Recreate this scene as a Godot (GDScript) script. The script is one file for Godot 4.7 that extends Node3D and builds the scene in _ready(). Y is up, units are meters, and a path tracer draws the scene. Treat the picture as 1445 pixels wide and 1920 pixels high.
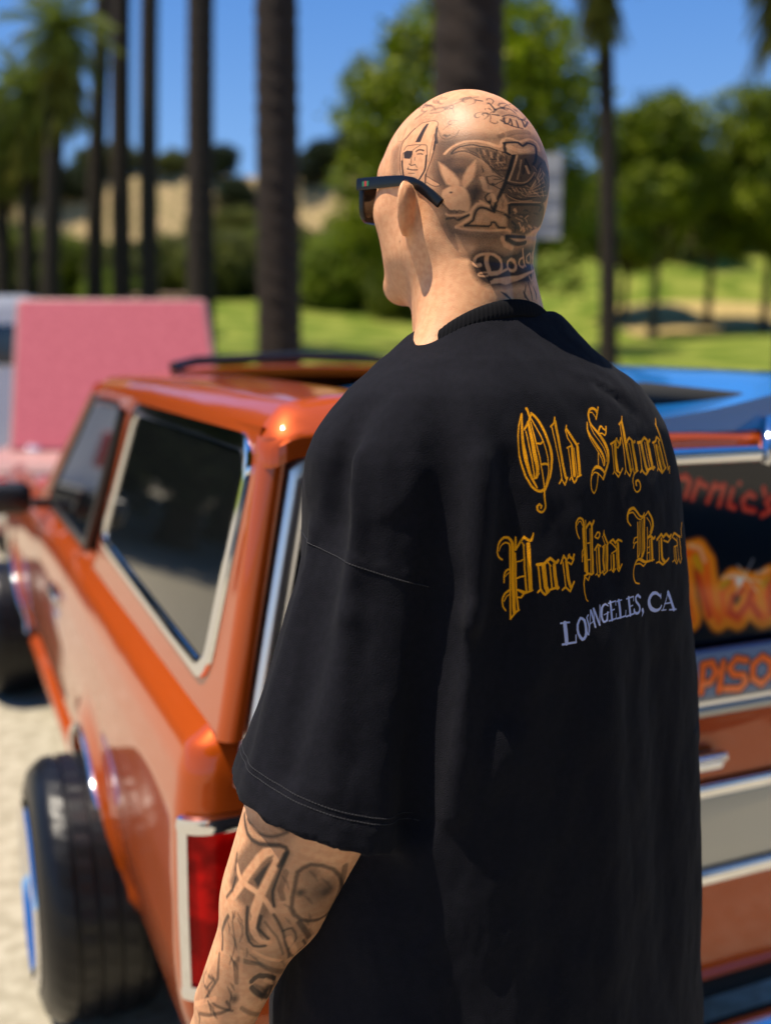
extends Node3D

# ---------------------------------------------------------------- geometry helper
class Geo:
	var v := PackedVector3Array()
	func t(a: Vector3, b: Vector3, c: Vector3) -> void:
		v.append(a); v.append(b); v.append(c)
	func q(a: Vector3, b: Vector3, c: Vector3, d: Vector3) -> void:
		t(a, b, c); t(a, c, d)
	func loft(loops: Array, closed := true, cap0 := false, cap1 := false) -> Geo:
		for k in range(loops.size() - 1):
			var a: PackedVector3Array = loops[k]
			var b: PackedVector3Array = loops[k + 1]
			var n := a.size()
			for j in range(n if closed else n - 1):
				var m := (j + 1) % n
				q(a[j], a[m], b[m], b[j])
		if cap0: cap(loops[0])
		if cap1: cap(loops[-1])
		return self
	func cap(l: PackedVector3Array) -> void:
		var c := Vector3.ZERO
		for p in l: c += p
		c /= l.size()
		for j in l.size(): t(c, l[j], l[(j + 1) % l.size()])
	func tube(path: Array, r, sides := 8, closed := false) -> Geo:
		var loops := []
		var n := path.size()
		var up := Vector3.ZERO
		for k in n:
			var a: Vector3 = path[(k - 1 + n) % n] if closed else path[maxi(k - 1, 0)]
			var b: Vector3 = path[(k + 1) % n] if closed else path[mini(k + 1, n - 1)]
			var d := (b - a).normalized()
			if up == Vector3.ZERO: up = Vector3.UP if absf(d.y) < 0.9 else Vector3.RIGHT
			var s := d.cross(up).normalized()
			up = s.cross(d).normalized()
			var rr: float = r[k] if r is Array else r
			var l := PackedVector3Array()
			for j in sides:
				var w := TAU * j / sides
				l.append(path[k] + (s * cos(w) + up * sin(w)) * rr)
			loops.append(l)
		if closed: loops.append(loops[0])
		return loft(loops, true, not closed, not closed)
	func box(c: Vector3, s: Vector3, bev := 0.0, xf := Transform3D()) -> Geo:
		var h := s / 2
		if bev <= 0.0: bev = minf(h.x, minf(h.y, h.z)) * 0.12
		var loops := []
		for e in [[-h.z, bev], [-h.z + bev, 0.0], [h.z - bev, 0.0], [h.z, bev]]:
			var l := PackedVector3Array()
			var x: float = h.x - e[1]
			var y: float = h.y - e[1]
			for m in [[x - bev, y], [x, y - bev], [x, -y + bev], [x - bev, -y], [-x + bev, -y], [-x, -y + bev], [-x, y - bev], [-x + bev, y]]:
				l.append(xf * (c + Vector3(m[0], m[1], e[0])))
			loops.append(l)
		return loft(loops, true, true, true)
	func lathe(profile: Array, sides: int, xf: Transform3D, from := 0.0, to := TAU) -> Geo:
		# profile of (radius, along x)
		var loops := []
		for p in profile:
			var l := PackedVector3Array()
			for j in sides + 1:
				var w := lerpf(from, to, float(j) / sides)
				l.append(xf * Vector3(p.y, cos(w) * p.x, sin(w) * p.x))
			loops.append(l)
		return loft(loops, false)
	func slab(poly: PackedVector3Array, off: Vector3, bev := 0.0) -> Geo:
		# a flat convex plate: poly is its outer face, off leads to its back
		var c := Vector3.ZERO
		for p in poly: c += p
		c /= poly.size()
		var f := PackedVector3Array()
		var e := PackedVector3Array()
		var b := PackedVector3Array()
		var o := off.normalized() * bev
		for p in poly:
			f.append(p + (c - p).normalized() * bev)
			e.append(p + o)
			b.append(p + off)
		return loft([f, e, b], true, true, true)
	func mesh(mat: Material, uvf = null, smooth := 0.7) -> ArrayMesh:
		var nv := v.size()
		var fn := PackedVector3Array()
		fn.resize(nv / 3)
		var at := {}
		for k in nv / 3:
			var nn := (v[3 * k + 2] - v[3 * k]).cross(v[3 * k + 1] - v[3 * k])
			fn[k] = nn
			for j in 3:
				var key := Vector3i((v[3 * k + j] * 20000.0).round())
				if at.has(key): at[key].append(k)
				else: at[key] = PackedInt32Array([k])
		var n := PackedVector3Array()
		n.resize(nv)
		for k in nv:
			var me := fn[k / 3].normalized()
			var s := Vector3.ZERO
			for o in at[Vector3i((v[k] * 20000.0).round())]:
				if fn[o].normalized().dot(me) > smooth: s += fn[o]
			n[k] = s.normalized() if s.length() > 1e-12 else Vector3.UP
		var a := []
		a.resize(Mesh.ARRAY_MAX)
		a[Mesh.ARRAY_VERTEX] = v
		a[Mesh.ARRAY_NORMAL] = n
		if uvf != null:
			var uv := PackedVector2Array()
			uv.resize(nv)
			for k in nv: uv[k] = (uvf as Callable).call(v[k])
			a[Mesh.ARRAY_TEX_UV] = uv
		var m := ArrayMesh.new()
		m.add_surface_from_arrays(Mesh.PRIMITIVE_TRIANGLES, a)
		m.surface_set_material(0, mat)
		return m

# ---------------------------------------------------------------- surface nets
class Net:
	var v := PackedVector3Array()
	var n := PackedVector3Array()
	var uv2 := PackedVector2Array()
	var i := PackedInt32Array()
	func add(f: Callable, lo: Vector3, hi: Vector3, cell: float, uvf = null, xf := Transform3D(), k := 4) -> void:
		var nb := Vector3i(((hi - lo) / (cell * k)).ceil())
		var nx := nb.x * k + 1
		var ny := nb.y * k + 1
		var nz := nb.z * k + 1
		var d := PackedFloat32Array()
		d.resize(nx * ny * nz)
		d.fill(1e9)
		var id := PackedInt32Array()
		id.resize(nx * ny * nz)
		id.fill(-1)
		var reach := cell * k * 1.7
		var blocks: Array[Vector3i] = []
		for bx in nb.x:
			for by in nb.y:
				for bz in nb.z:
					var c := lo + (Vector3(bx, by, bz) + Vector3(0.5, 0.5, 0.5)) * cell * k
					if absf(f.call(c)) < reach: blocks.append(Vector3i(bx, by, bz) * k)
		var off := PackedInt32Array()
		for c in 8: off.append((c & 1) + nx * (((c >> 1) & 1) + ny * (c >> 2)))
		for b in blocks:
			for z in range(b.z, b.z + k + 1):
				for y in range(b.y, b.y + k + 1):
					var row := nx * (y + ny * z)
					for x in range(b.x, b.x + k + 1):
						if d[row + x] > 1e8: d[row + x] = f.call(lo + Vector3(x, y, z) * cell)
		var edges := [[0, 1], [2, 3], [4, 5], [6, 7], [0, 2], [1, 3], [4, 6], [5, 7], [0, 4], [1, 5], [2, 6], [3, 7]]
		var dirs: Array[Vector3] = []
		for c in 8: dirs.append(Vector3(c & 1, (c >> 1) & 1, c >> 2))
		var eps := cell * 0.35
		for b in blocks:
			for z in range(b.z, b.z + k):
				for y in range(b.y, b.y + k):
					var row := nx * (y + ny * z)
					for x in range(b.x, b.x + k):
						var o := row + x
						var neg := 0
						for c in 8:
							if d[o + off[c]] < 0.0: neg += 1
						if neg == 0 or neg == 8: continue
						var s := Vector3.ZERO
						var m := 0
						for e in edges:
							var da := d[o + off[e[0]]]
							var db := d[o + off[e[1]]]
							if (da < 0.0) != (db < 0.0):
								s += dirs[e[0]].lerp(dirs[e[1]], da / (da - db))
								m += 1
						var p := lo + (Vector3(x, y, z) + s / m) * cell
						var f0: float = f.call(p)
						var g := Vector3(f.call(p + Vector3(eps, 0, 0)) - f0, f.call(p + Vector3(0, eps, 0)) - f0, f.call(p + Vector3(0, 0, eps)) - f0) / eps
						var gl := g.length()
						if gl > 0.05: p -= g / gl * clampf(f0 / gl, -cell * 0.5, cell * 0.5)
						id[o] = v.size()
						v.append(xf * p)
						var nn := g.normalized() if gl > 1e-6 else Vector3.UP
						n.append((xf.basis * nn).normalized())
						uv2.append((uvf as Callable).call(p, nn) if uvf != null else Vector2.ZERO)
		var step := PackedInt32Array([1, nx, nx * ny])
		for b in blocks:
			for z in range(b.z, b.z + k):
				for y in range(b.y, b.y + k):
					var row := nx * (y + ny * z)
					for x in range(b.x, b.x + k):
						var o := row + x
						if id[o] < 0: continue
						var inside := d[o] < 0.0
						for ax in 3:
							var u := (ax + 1) % 3
							var w := (ax + 2) % 3
							if inside == (d[o + step[ax]] < 0.0): continue
							if [x, y, z][u] == 0 or [x, y, z][w] == 0: continue
							var p1 := id[o - step[u]]
							var p2 := id[o - step[u] - step[w]]
							var p3 := id[o - step[w]]
							if p1 < 0 or p2 < 0 or p3 < 0: continue
							if inside: i.append_array(PackedInt32Array([id[o], p3, p2, id[o], p2, p1]))
							else: i.append_array(PackedInt32Array([id[o], p1, p2, id[o], p2, p3]))
	func join(o: Net) -> void:
		var at := v.size()
		v.append_array(o.v); n.append_array(o.n); uv2.append_array(o.uv2)
		for k in o.i: i.append(k + at)
	func mesh(mat: Material) -> ArrayMesh:
		var a := []
		a.resize(Mesh.ARRAY_MAX)
		a[Mesh.ARRAY_VERTEX] = v
		a[Mesh.ARRAY_NORMAL] = n
		a[Mesh.ARRAY_TEX_UV2] = uv2
		a[Mesh.ARRAY_INDEX] = i
		var m := ArrayMesh.new()
		m.add_surface_from_arrays(Mesh.PRIMITIVE_TRIANGLES, a)
		m.surface_set_material(0, mat)
		return m

# ---------------------------------------------------------------- ink and paint
class Paint:
	var w: int
	var h: int
	var col := PackedColorArray()
	var tmp := PackedFloat32Array()
	func _init(ww: int, hh: int, base: Color) -> void:
		w = ww; h = hh
		col.resize(w * h); col.fill(base)
		tmp.resize(w * h)
	func over(x0: int, y0: int, x1: int, y1: int, c: Color, erase: bool) -> void:
		for y in range(y0, y1 + 1):
			for x in range(x0, x1 + 1):
				var k := y * w + x
				var a := tmp[k] * c.a
				if a <= 0.0: continue
				tmp[k] = 0.0
				var b := col[k]
				if erase: b.a *= 1.0 - a
				else:
					var oa := a + b.a * (1.0 - a)
					b = Color(lerpf(b.r, c.r, a / oa), lerpf(b.g, c.g, a / oa), lerpf(b.b, c.b, a / oa), oa)
				col[k] = b
	# pts: x, y pairs in texels; wd: width, or [start, middle, end] widths; soft: blur of the rim in texels
	func line(pts: Array, wd, c: Color, soft := 1.0, erase := false) -> void:
		var m := pts.size() / 2
		var bx0 := w; var by0 := h; var bx1 := 0; var by1 := 0
		for s in range(maxi(m - 1, 1)):
			var a := Vector2(pts[2 * s], pts[2 * s + 1])
			var e := mini(s + 1, m - 1)
			var b := Vector2(pts[2 * e], pts[2 * e + 1])
			var wa := width(wd, float(s) / maxi(m - 1, 1))
			var wb := width(wd, float(s + 1) / maxi(m - 1, 1))
			var pad := maxf(wa, wb) / 2 + soft + 1
			var x0 := clampi(int(minf(a.x, b.x) - pad), 0, w - 1)
			var x1 := clampi(int(maxf(a.x, b.x) + pad), 0, w - 1)
			var y0 := clampi(int(minf(a.y, b.y) - pad), 0, h - 1)
			var y1 := clampi(int(maxf(a.y, b.y) + pad), 0, h - 1)
			bx0 = mini(bx0, x0); bx1 = maxi(bx1, x1); by0 = mini(by0, y0); by1 = maxi(by1, y1)
			var ab := b - a
			var ll := maxf(ab.length_squared(), 1e-9)
			for y in range(y0, y1 + 1):
				for x in range(x0, x1 + 1):
					var q := Vector2(x + 0.5, y + 0.5) - a
					var u := clampf(q.dot(ab) / ll, 0, 1)
					var dd := (q - ab * u).length() - lerpf(wa, wb, u) / 2
					if dd < soft:
						var cv := clampf(0.5 - dd / (2 * soft), 0, 1)
						if cv > tmp[y * w + x]: tmp[y * w + x] = cv
		over(bx0, by0, bx1, by1, c, erase)
	func width(wd, u: float) -> float:
		if wd is Array:
			return lerpf(wd[0], wd[1], u * 2) if u < 0.5 else lerpf(wd[1], wd[2], u * 2 - 1)
		return wd
	func fill(pts: Array, c: Color, soft := 1.0, erase := false) -> void:
		var poly := PackedVector2Array()
		for k in pts.size() / 2: poly.append(Vector2(pts[2 * k], pts[2 * k + 1]))
		var r := Rect2(poly[0], Vector2.ZERO)
		for p in poly: r = r.expand(p)
		var x0 := clampi(int(r.position.x - soft), 0, w - 1)
		var x1 := clampi(int(r.end.x + soft), 0, w - 1)
		var y0 := clampi(int(r.position.y - soft), 0, h - 1)
		var y1 := clampi(int(r.end.y + soft), 0, h - 1)
		for y in range(y0, y1 + 1):
			for x in range(x0, x1 + 1):
				var q := Vector2(x + 0.5, y + 0.5)
				var ins := false
				var dd := 1e9
				var b := poly[-1]
				for a in poly:
					if (a.y > q.y) != (b.y > q.y) and q.x < (b.x - a.x) * (q.y - a.y) / (b.y - a.y) + a.x: ins = not ins
					var ab := b - a
					var u := clampf((q - a).dot(ab) / maxf(ab.length_squared(), 1e-9), 0, 1)
					dd = minf(dd, (q - a - ab * u).length_squared())
					b = a
				dd = sqrt(dd) * (-1.0 if ins else 1.0)
				tmp[y * w + x] = clampf(0.5 - dd / (2 * soft), 0, 1)
		over(x0, y0, x1, y1, c, erase)
	func blob(cx: float, cy: float, rx: float, ry: float, c: Color, erase := false, power := 1.0) -> void:
		var x0 := clampi(int(cx - rx), 0, w - 1)
		var x1 := clampi(int(cx + rx), 0, w - 1)
		var y0 := clampi(int(cy - ry), 0, h - 1)
		var y1 := clampi(int(cy + ry), 0, h - 1)
		for y in range(y0, y1 + 1):
			for x in range(x0, x1 + 1):
				var e := 1.0 - Vector2((x - cx) / rx, (y - cy) / ry).length()
				if e > 0.0: tmp[y * w + x] = pow(e * e * (3 - 2 * e), power)
		over(x0, y0, x1, y1, c, erase)
	func texture() -> ImageTexture:
		var im := Image.create_from_data(w, h, false, Image.FORMAT_RGBAF, col.to_byte_array())
		im.convert(Image.FORMAT_RGBA8)
		return ImageTexture.create_from_image(im)

# ---------------------------------------------------------------- naming
var used := {}
func numbered(called: String) -> String:
	used[called] = used.get(called, 0) + 1
	return called if used[called] == 1 else "%s_%03d" % [called, used[called] - 1]
func tag(o: Node3D, label: String, category: String, group := "", kind := "") -> void:
	if label: o.set_meta("label", label)
	if category: o.set_meta("category", category)
	if group: o.set_meta("group", group)
	if kind: o.set_meta("kind", kind)
func thing(called: String, label: String, category: String, where := Transform3D(), group := "") -> Node3D:
	var o := Node3D.new()
	o.name = numbered(called)
	add_child(o)
	o.transform = where
	tag(o, label, category, group)
	return o
func part(called: String, m: Mesh, parent: Node3D) -> MeshInstance3D:
	var o := MeshInstance3D.new()
	o.name = called if parent != self else numbered(called)
	o.mesh = m
	parent.add_child(o, true)
	return o

# ---------------------------------------------------------------- materials
func srgb(r: float, g: float, b: float) -> Color:   # real-world (linear) base colour
	return Color(r, g, b).linear_to_srgb()
func mat(c: Color, rough := 0.6, metal := 0.0, spec := 0.5) -> StandardMaterial3D:
	var m := StandardMaterial3D.new()
	m.albedo_color = c
	m.roughness = rough
	m.metallic = metal
	m.metallic_specular = spec
	return m
func noise(freq: float, sd: int, oct := 4, type := FastNoiseLite.TYPE_SIMPLEX_SMOOTH) -> FastNoiseLite:
	var n := FastNoiseLite.new()
	n.noise_type = type
	n.frequency = freq
	n.seed = sd
	n.fractal_octaves = oct
	return n
func noise_tex(freq: float, sd: int, a: Color, b: Color, size := 512, oct := 4, type := FastNoiseLite.TYPE_SIMPLEX_SMOOTH, lo := 0.3, hi := 0.7) -> NoiseTexture2D:
	var t := NoiseTexture2D.new()
	t.width = size; t.height = size
	t.seamless = true
	t.noise = noise(freq, sd, oct, type)
	var g := Gradient.new()
	g.offsets = PackedFloat32Array([lo, hi])
	g.colors = PackedColorArray([a, b])
	t.color_ramp = g
	return t
func triplanar(m: StandardMaterial3D, scale: float, world := false) -> void:
	m.uv1_triplanar = true
	m.uv1_world_triplanar = world
	m.uv1_scale = Vector3.ONE * scale
	m.uv1_triplanar_sharpness = 4.0
func noisy(a: Color, b: Color, freq: float, sd: int, scale: float, rough := 0.8, bump := 0.0, spec := 0.4, lo := 0.3, hi := 0.7) -> StandardMaterial3D:
	var m := mat(Color.WHITE, rough, 0.0, spec)
	m.albedo_texture = noise_tex(freq, sd, a, b, 512, 5, FastNoiseLite.TYPE_SIMPLEX_SMOOTH, lo, hi)
	if bump != 0.0:
		m.heightmap_enabled = true
		m.heightmap_texture = noise_tex(freq * 2.0, sd + 7, Color.BLACK, Color.WHITE, 512, 5)
		m.heightmap_scale = bump
	triplanar(m, scale)
	return m

# ---------------------------------------------------------------- field helpers
func cone(p: Vector3, a: Vector3, b: Vector3, ra: float, rb: float) -> float:
	var ab := b - a
	var t := clampf((p - a).dot(ab) / ab.length_squared(), 0.0, 1.0)
	return p.distance_to(a + ab * t) - lerpf(ra, rb, t)
func ell(p: Vector3, c: Vector3, r: Vector3) -> float:
	var q := (p - c) / r
	var k0 := q.length()
	if k0 < 1e-4: return -minf(r.x, minf(r.y, r.z))
	return k0 * (k0 - 1.0) / (q / r).length()
func smin(a: float, b: float, k: float) -> float:
	var h := maxf(k - absf(a - b), 0.0) / k
	return minf(a, b) - h * h * k * 0.25
func smax(a: float, b: float, k: float) -> float:
	return -smin(-a, -b, k)
func bump_line(p: Vector3, a: Vector3, b: Vector3, r: float) -> float:
	var ab := b - a
	var t := clampf((p - a).dot(ab) / ab.length_squared(), 0.0, 1.0)
	var d := p.distance_squared_to(a + ab * t) / (r * r)
	return 0.0 if d > 6.0 else exp(-d) * (1.0 - 0.0 * t)

# ---------------------------------------------------------------- the place
func _ready() -> void:
	# camera
	var cam := Camera3D.new()
	cam.name = "camera"
	add_child(cam)
	cam.position = Vector3(0, 1.62, 0)
	cam.rotation_degrees.x = -8.8896
	var lens := CameraAttributesPhysical.new()
	lens.frustum_focal_length = 35.0
	lens.exposure_aperture = 2.1
	lens.frustum_focus_distance = 1.13
	lens.frustum_far = 900.0
	lens.frustum_near = 0.05
	cam.attributes = lens
	cam.projection = Camera3D.PROJECTION_FRUSTUM
	cam.near = 0.05
	cam.far = 900.0
	cam.size = 2.0 * 0.05 * 0.49231
	# sky, sun, exposure
	var sky_mat := ProceduralSkyMaterial.new()
	sky_mat.sky_top_color = srgb(0.027, 0.138, 0.45)
	sky_mat.sky_horizon_color = srgb(0.34, 0.57, 0.83)
	sky_mat.sky_curve = 0.13
	sky_mat.ground_horizon_color = srgb(0.40, 0.40, 0.33)
	sky_mat.ground_bottom_color = srgb(0.3, 0.28, 0.2)
	sky_mat.sun_angle_max = 1.0
	var sky := Sky.new()
	sky.sky_material = sky_mat
	var env := Environment.new()
	env.background_mode = Environment.BG_SKY
	env.sky = sky
	env.tonemap_mode = Environment.TONE_MAPPER_LINEAR
	env.tonemap_exposure = 1.42
	env.sdfgi_enabled = true
	env.ssao_enabled = true
	env.ssil_enabled = true
	var we := WorldEnvironment.new()
	we.name = "world_environment"
	we.environment = env
	add_child(we)
	var sun := DirectionalLight3D.new()
	sun.name = "sun"
	add_child(sun)
	sun.look_at_from_position(Vector3(-0.34, 0.93, 0.08) * 10.0, Vector3.ZERO, Vector3.BACK)
	sun.light_color = Color(1.0, 0.955, 0.88)
	sun.light_energy = 1.6
	sun.light_angular_distance = 0.5
	sun.shadow_enabled = true
	# large structure, then things
	land()
	car()
	other_cars()
	person()

# ---------------------------------------------------------------- the person
const FACING := 38.0
const HEAD_AT := Vector3(-0.003, 1.80, -0.033)
var head_xf := Transform3D(Basis.from_euler(Vector3(deg_to_rad(3.0), deg_to_rad(4.0), 0.0)).scaled(Vector3.ONE * 0.94), HEAD_AT)
const SHOULDER := Vector3(0.135, 1.46, 0.035)
const ELBOW := Vector3(0.236, 1.175, 0.035)
const WRIST := Vector3(0.312, 0.885, -0.065)

func ear_f(p: Vector3, s: float) -> float:
	# an auricle: a thin tilted dish with a rolled rim and a lobe
	var q := p - Vector3(s * 0.0795, -0.031, 0.010)
	q.x *= s
	# turn: the back edge stands off the head
	var a := 1.18
	var e := Vector3(q.x * cos(a) - q.z * sin(a), q.y, q.x * sin(a) + q.z * cos(a))
	e = Vector3(e.x, e.y * 0.975 + e.z * 0.22, e.z * 0.975 - e.y * 0.22)
	if e.length() > 0.08: return e.length() - 0.05
	var d := ell(e, Vector3(0.003, 0.007, 0.011), Vector3(0.0060, 0.0275, 0.0185))
	d = smin(d, ell(e, Vector3(0.003, -0.020, 0.006), Vector3(0.0058, 0.0175, 0.0105)), 0.010)
	var rim := Vector2((e.z - 0.010) / 0.0185, (e.y - 0.005) / 0.0285)
	var rl := rim.length()
	if e.y > -0.024 and e.z > -0.004:
		d = smin(d, Vector2((rl - 1.0) * 0.02, e.x - 0.0075).length() - 0.0036, 0.004)
	d = smax(d, -ell(e, Vector3(0.013, -0.004, 0.006), Vector3(0.007, 0.017, 0.010)), 0.004)
	return d

func head_f(p: Vector3) -> float:
	var ax := absf(p.x)
	var m := Vector3(ax, p.y, p.z)
	var d := ell(m, Vector3(0, 0.028, 0.006), Vector3(0.0790, 0.0910, 0.1000))
	d = smin(d, ell(m, Vector3(0, 0.000, 0.046), Vector3(0.0680, 0.0640, 0.0665)), 0.05)
	d = smin(d, ell(m, Vector3(0, -0.004, -0.045), Vector3(0.0670, 0.080, 0.0560)), 0.04)
	d = smin(d, cone(m, Vector3(0.055, -0.068, -0.002), Vector3(0.020, -0.116, -0.078), 0.018, 0.021), 0.045)
	d = smin(d, cone(m, Vector3(0.046, -0.030, -0.058), Vector3(0.040, -0.07, -0.045), 0.027, 0.024), 0.03)
	d = smin(d, ell(m, Vector3(0, -0.070, -0.062), Vector3(0.042, 0.045, 0.040)), 0.03)
	d = smin(d, m.distance_to(Vector3(0, -0.119, -0.092)) - 0.018, 0.02)
	if p.z < -0.05:
		d = smin(d, cone(m, Vector3(0, 0.004, -0.096), Vector3(0, -0.038, -0.119), 0.009, 0.012), 0.014)
		d = smin(d, cone(m, Vector3(0.010, 0.019, -0.094), Vector3(0.045, 0.021, -0.076), 0.010, 0.010), 0.02)
		d = smin(d, cone(m, Vector3(0.0, -0.066, -0.104), Vector3(0.018, -0.068, -0.094), 0.0075, 0.005), 0.008)
		d = smin(d, cone(m, Vector3(0.0, -0.078, -0.103), Vector3(0.016, -0.077, -0.094), 0.0075, 0.005), 0.006)
		d = smin(d, m.distance_to(Vector3(0.011, -0.041, -0.107)) - 0.009, 0.008)
		d = smax(d, -ell(m, Vector3(0.032, 0.001, -0.104), Vector3(0.017, 0.011, 0.014)), 0.016)
		d = smin(d, m.distance_to(Vector3(0.032, 0.0, -0.078)) - 0.0125, 0.004)
	# neck: strong, wider than deep at its foot
	d = smin(d, cone(m, Vector3(0.012, -0.045, 0.028), Vector3(0.016, -0.215, 0.050), 0.056, 0.062), 0.05)
	d = smin(d, cone(m, Vector3(0.030, -0.075, 0.042), Vector3(0.036, -0.20, 0.062), 0.030, 0.036), 0.03)
	# neck cords and trapezius
	d = smin(d, cone(m, Vector3(0.064, -0.060, 0.020), Vector3(0.020, -0.205, -0.010), 0.010, 0.014), 0.03)
	d = smin(d, cone(m, Vector3(0.030, -0.140, 0.058), Vector3(0.150, -0.268, 0.060), 0.028, 0.030), 0.05)
	# throat
	d = smin(d, cone(m, Vector3(0, -0.10, -0.035), Vector3(0, -0.20, 0.012), 0.028, 0.038), 0.04)
	# folds at the nape and the suture line on the crown
	d += 0.0022 * exp(-pow((p.y + 0.052 - 0.06 * ax) / 0.0045, 2.0)) * clampf((p.z - 0.06) / 0.03, 0.0, 1.0)
	d += 0.0014 * exp(-pow((p.y + 0.086 - 0.05 * ax) / 0.004, 2.0)) * clampf((p.z - 0.06) / 0.03, 0.0, 1.0)
	d += 0.0012 * exp(-pow((p.x - 0.004) / 0.003, 2.0)) * clampf((p.y - 0.075) / 0.02, 0.0, 1.0) * clampf((p.z + 0.02) / 0.03, 0.0, 1.0)
	d = smin(d, ear_f(p, 1.0 if p.x > 0.0 else -1.0), 0.006)
	return d

func head_uv(p: Vector3, _n: Vector3) -> Vector2:
	# wraps round the head: across from ear to ear, up from neck to crown
	var up := atan2(p.y + 0.02, Vector2(p.x, p.z - 0.01).length() + 0.02) if p.y > -0.02 else (p.y + 0.02) / 0.22
	var u := 0.25 + atan2(p.x, p.z - 0.01) / TAU * 0.47
	return Vector2(u, 0.66 - up * 0.36)

func arm_f(p: Vector3) -> float:
	# left arm, hand curled; p in the person's axes
	var d := cone(p, Vector3(-SHOULDER.x, SHOULDER.y, SHOULDER.z), Vector3(-ELBOW.x, ELBOW.y, ELBOW.z), 0.047, 0.050)
	var e := Vector3(-ELBOW.x, ELBOW.y, ELBOW.z)
	var w := Vector3(-WRIST.x, WRIST.y, WRIST.z)
	d = smin(d, cone(p, e, w, 0.062, 0.038), 0.03)
	d = smin(d, cone(p, e.lerp(w, 0.10) + Vector3(-0.010, 0, -0.008), e.lerp(w, 0.55), 0.063, 0.050), 0.03)
	d = smin(d, cone(p, e.lerp(w, 0.05) + Vector3(0.012, 0, 0.004), e.lerp(w, 0.5), 0.063, 0.050), 0.03)
	d = smin(d, p.distance_to(e + Vector3(0.008, 0.0, 0.034)) - 0.032, 0.03)
	# hand
	var f := (w - e).normalized()
	var fw := Vector3(0, -0.15, -0.99).normalized()
	var k := w + f * 0.085
	d = smin(d, cone(p, w + f * 0.01, w + f * 0.05, 0.026, 0.026), 0.02)
	if p.y < w.y + 0.02:
		for j in 4:
			var o := fw * (0.030 - 0.020 * j)
			var base: Vector3 = k + o + f * [-0.004, 0.002, 0.0, -0.008][j]
			d = smin(d, cone(p, w + f * 0.02 + o * 0.5, base, 0.017, 0.0125), 0.016)
			var l: float = [0.042, 0.048, 0.045, 0.034][j]
			var m1: Vector3 = base + (f + Vector3(0.22, 0, 0.0)).normalized() * l
			var m2: Vector3 = m1 + (f + Vector3(0.85, 0, 0.0)).normalized() * l * 0.62
			var m3: Vector3 = m2 + (f * 0.5 + Vector3(1.0, 0, 0.0)).normalized() * l * 0.5
			var g := cone(p, base, m1, 0.0105, 0.0092)
			g = smin(g, cone(p, m1, m2, 0.0094, 0.0082), 0.004)
			g = smin(g, cone(p, m2, m3, 0.0082, 0.0066), 0.004)
			d = smin(d, g, 0.005)
		var t0 := w + f * 0.03 + fw * 0.022 + Vector3(0.008, 0, 0)
		var t1 := t0 + (f * 0.8 + fw * 0.75 + Vector3(0.25, 0, 0)).normalized() * 0.040
		var t2 := t1 + (f + fw * 0.35 + Vector3(0.25, 0, 0)).normalized() * 0.032
		var t3 := t2 + (f + Vector3(0.3, 0, 0)).normalized() * 0.024
		d = smin(d, smin(cone(p, t0, t1, 0.017, 0.0125), smin(cone(p, t1, t2, 0.0118, 0.0105), cone(p, t2, t3, 0.0105, 0.0080), 0.004), 0.004), 0.010)
	return d

func arm_f_right(p: Vector3) -> float:
	return arm_f(Vector3(-p.x, p.y, p.z))

func arm_uv(p: Vector3, _n: Vector3) -> Vector2:
	# wraps round the forearm: across round it, down from elbow to wrist
	var e := Vector3(-ELBOW.x, ELBOW.y, ELBOW.z)
	var w := Vector3(-WRIST.x, WRIST.y, WRIST.z)
	var f := (w - e).normalized()
	var s := (p - e).dot(f)
	var q := p - e - f * s
	var side := Vector3(-0.40, 0, 0.92)
	var across := f.cross(side).normalized()
	return Vector2(0.75 + atan2(q.dot(across), q.dot(side)) / TAU * 0.47, 0.15 + s * 2.2)

func torso_f(p: Vector3) -> float:
	var m := Vector3(absf(p.x), p.y, p.z)
	var d := ell(m, Vector3(0, 1.34, 0.0), Vector3(0.16, 0.19, 0.10))
	d = smin(d, ell(m, Vector3(0, 1.05, 0.0), Vector3(0.155, 0.20, 0.10)), 0.10)
	d = smin(d, cone(m, Vector3(0.05, 1.49, 0.02), Vector3(0.13, 1.45, 0.03), 0.055, 0.05), 0.06)
	d = smin(d, cone(m, Vector3(0, 1.66, 0.03), Vector3(0, 1.48, 0.02), 0.055, 0.07), 0.05)
	d = smin(d, cone(m, Vector3(0.135, 1.46, 0.035), Vector3(0.232, 1.19, 0.035), 0.05, 0.046), 0.04)
	return d

const S_Y := [0.68, 1.00, 1.20, 1.30, 1.40, 1.47, 1.53, 1.575, 1.61, 1.635, 1.66, 1.69]
const S_A := [0.352, 0.330, 0.309, 0.292, 0.275, 0.260, 0.238, 0.198, 0.142, 0.108, 0.080, 0.03]
const S_B := [0.215, 0.198, 0.183, 0.174, 0.162, 0.149, 0.130, 0.113, 0.098, 0.077, 0.045, 0.02]
const S_C := [0.005, 0.005, 0.010, 0.014, 0.018, 0.022, 0.026, 0.025, 0.015, 0.014, 0.025, 0.03]
var lut := []
func shirt_tables() -> void:
	for t in [S_A, S_B, S_C]:
		var l := PackedFloat32Array()
		for k in 211:
			var y := 0.66 + k * 0.005
			var j := 0
			while j < S_Y.size() - 2 and S_Y[j + 1] < y: j += 1
			var u := clampf((y - S_Y[j]) / (S_Y[j + 1] - S_Y[j]), 0, 1)
			l.append(cubic_interpolate(t[j], t[j + 1], t[maxi(j - 1, 0)], t[mini(j + 2, S_Y.size() - 1)], u))
		lut.append(l)
var rumple := noise(1.0, 17, 2)
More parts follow.
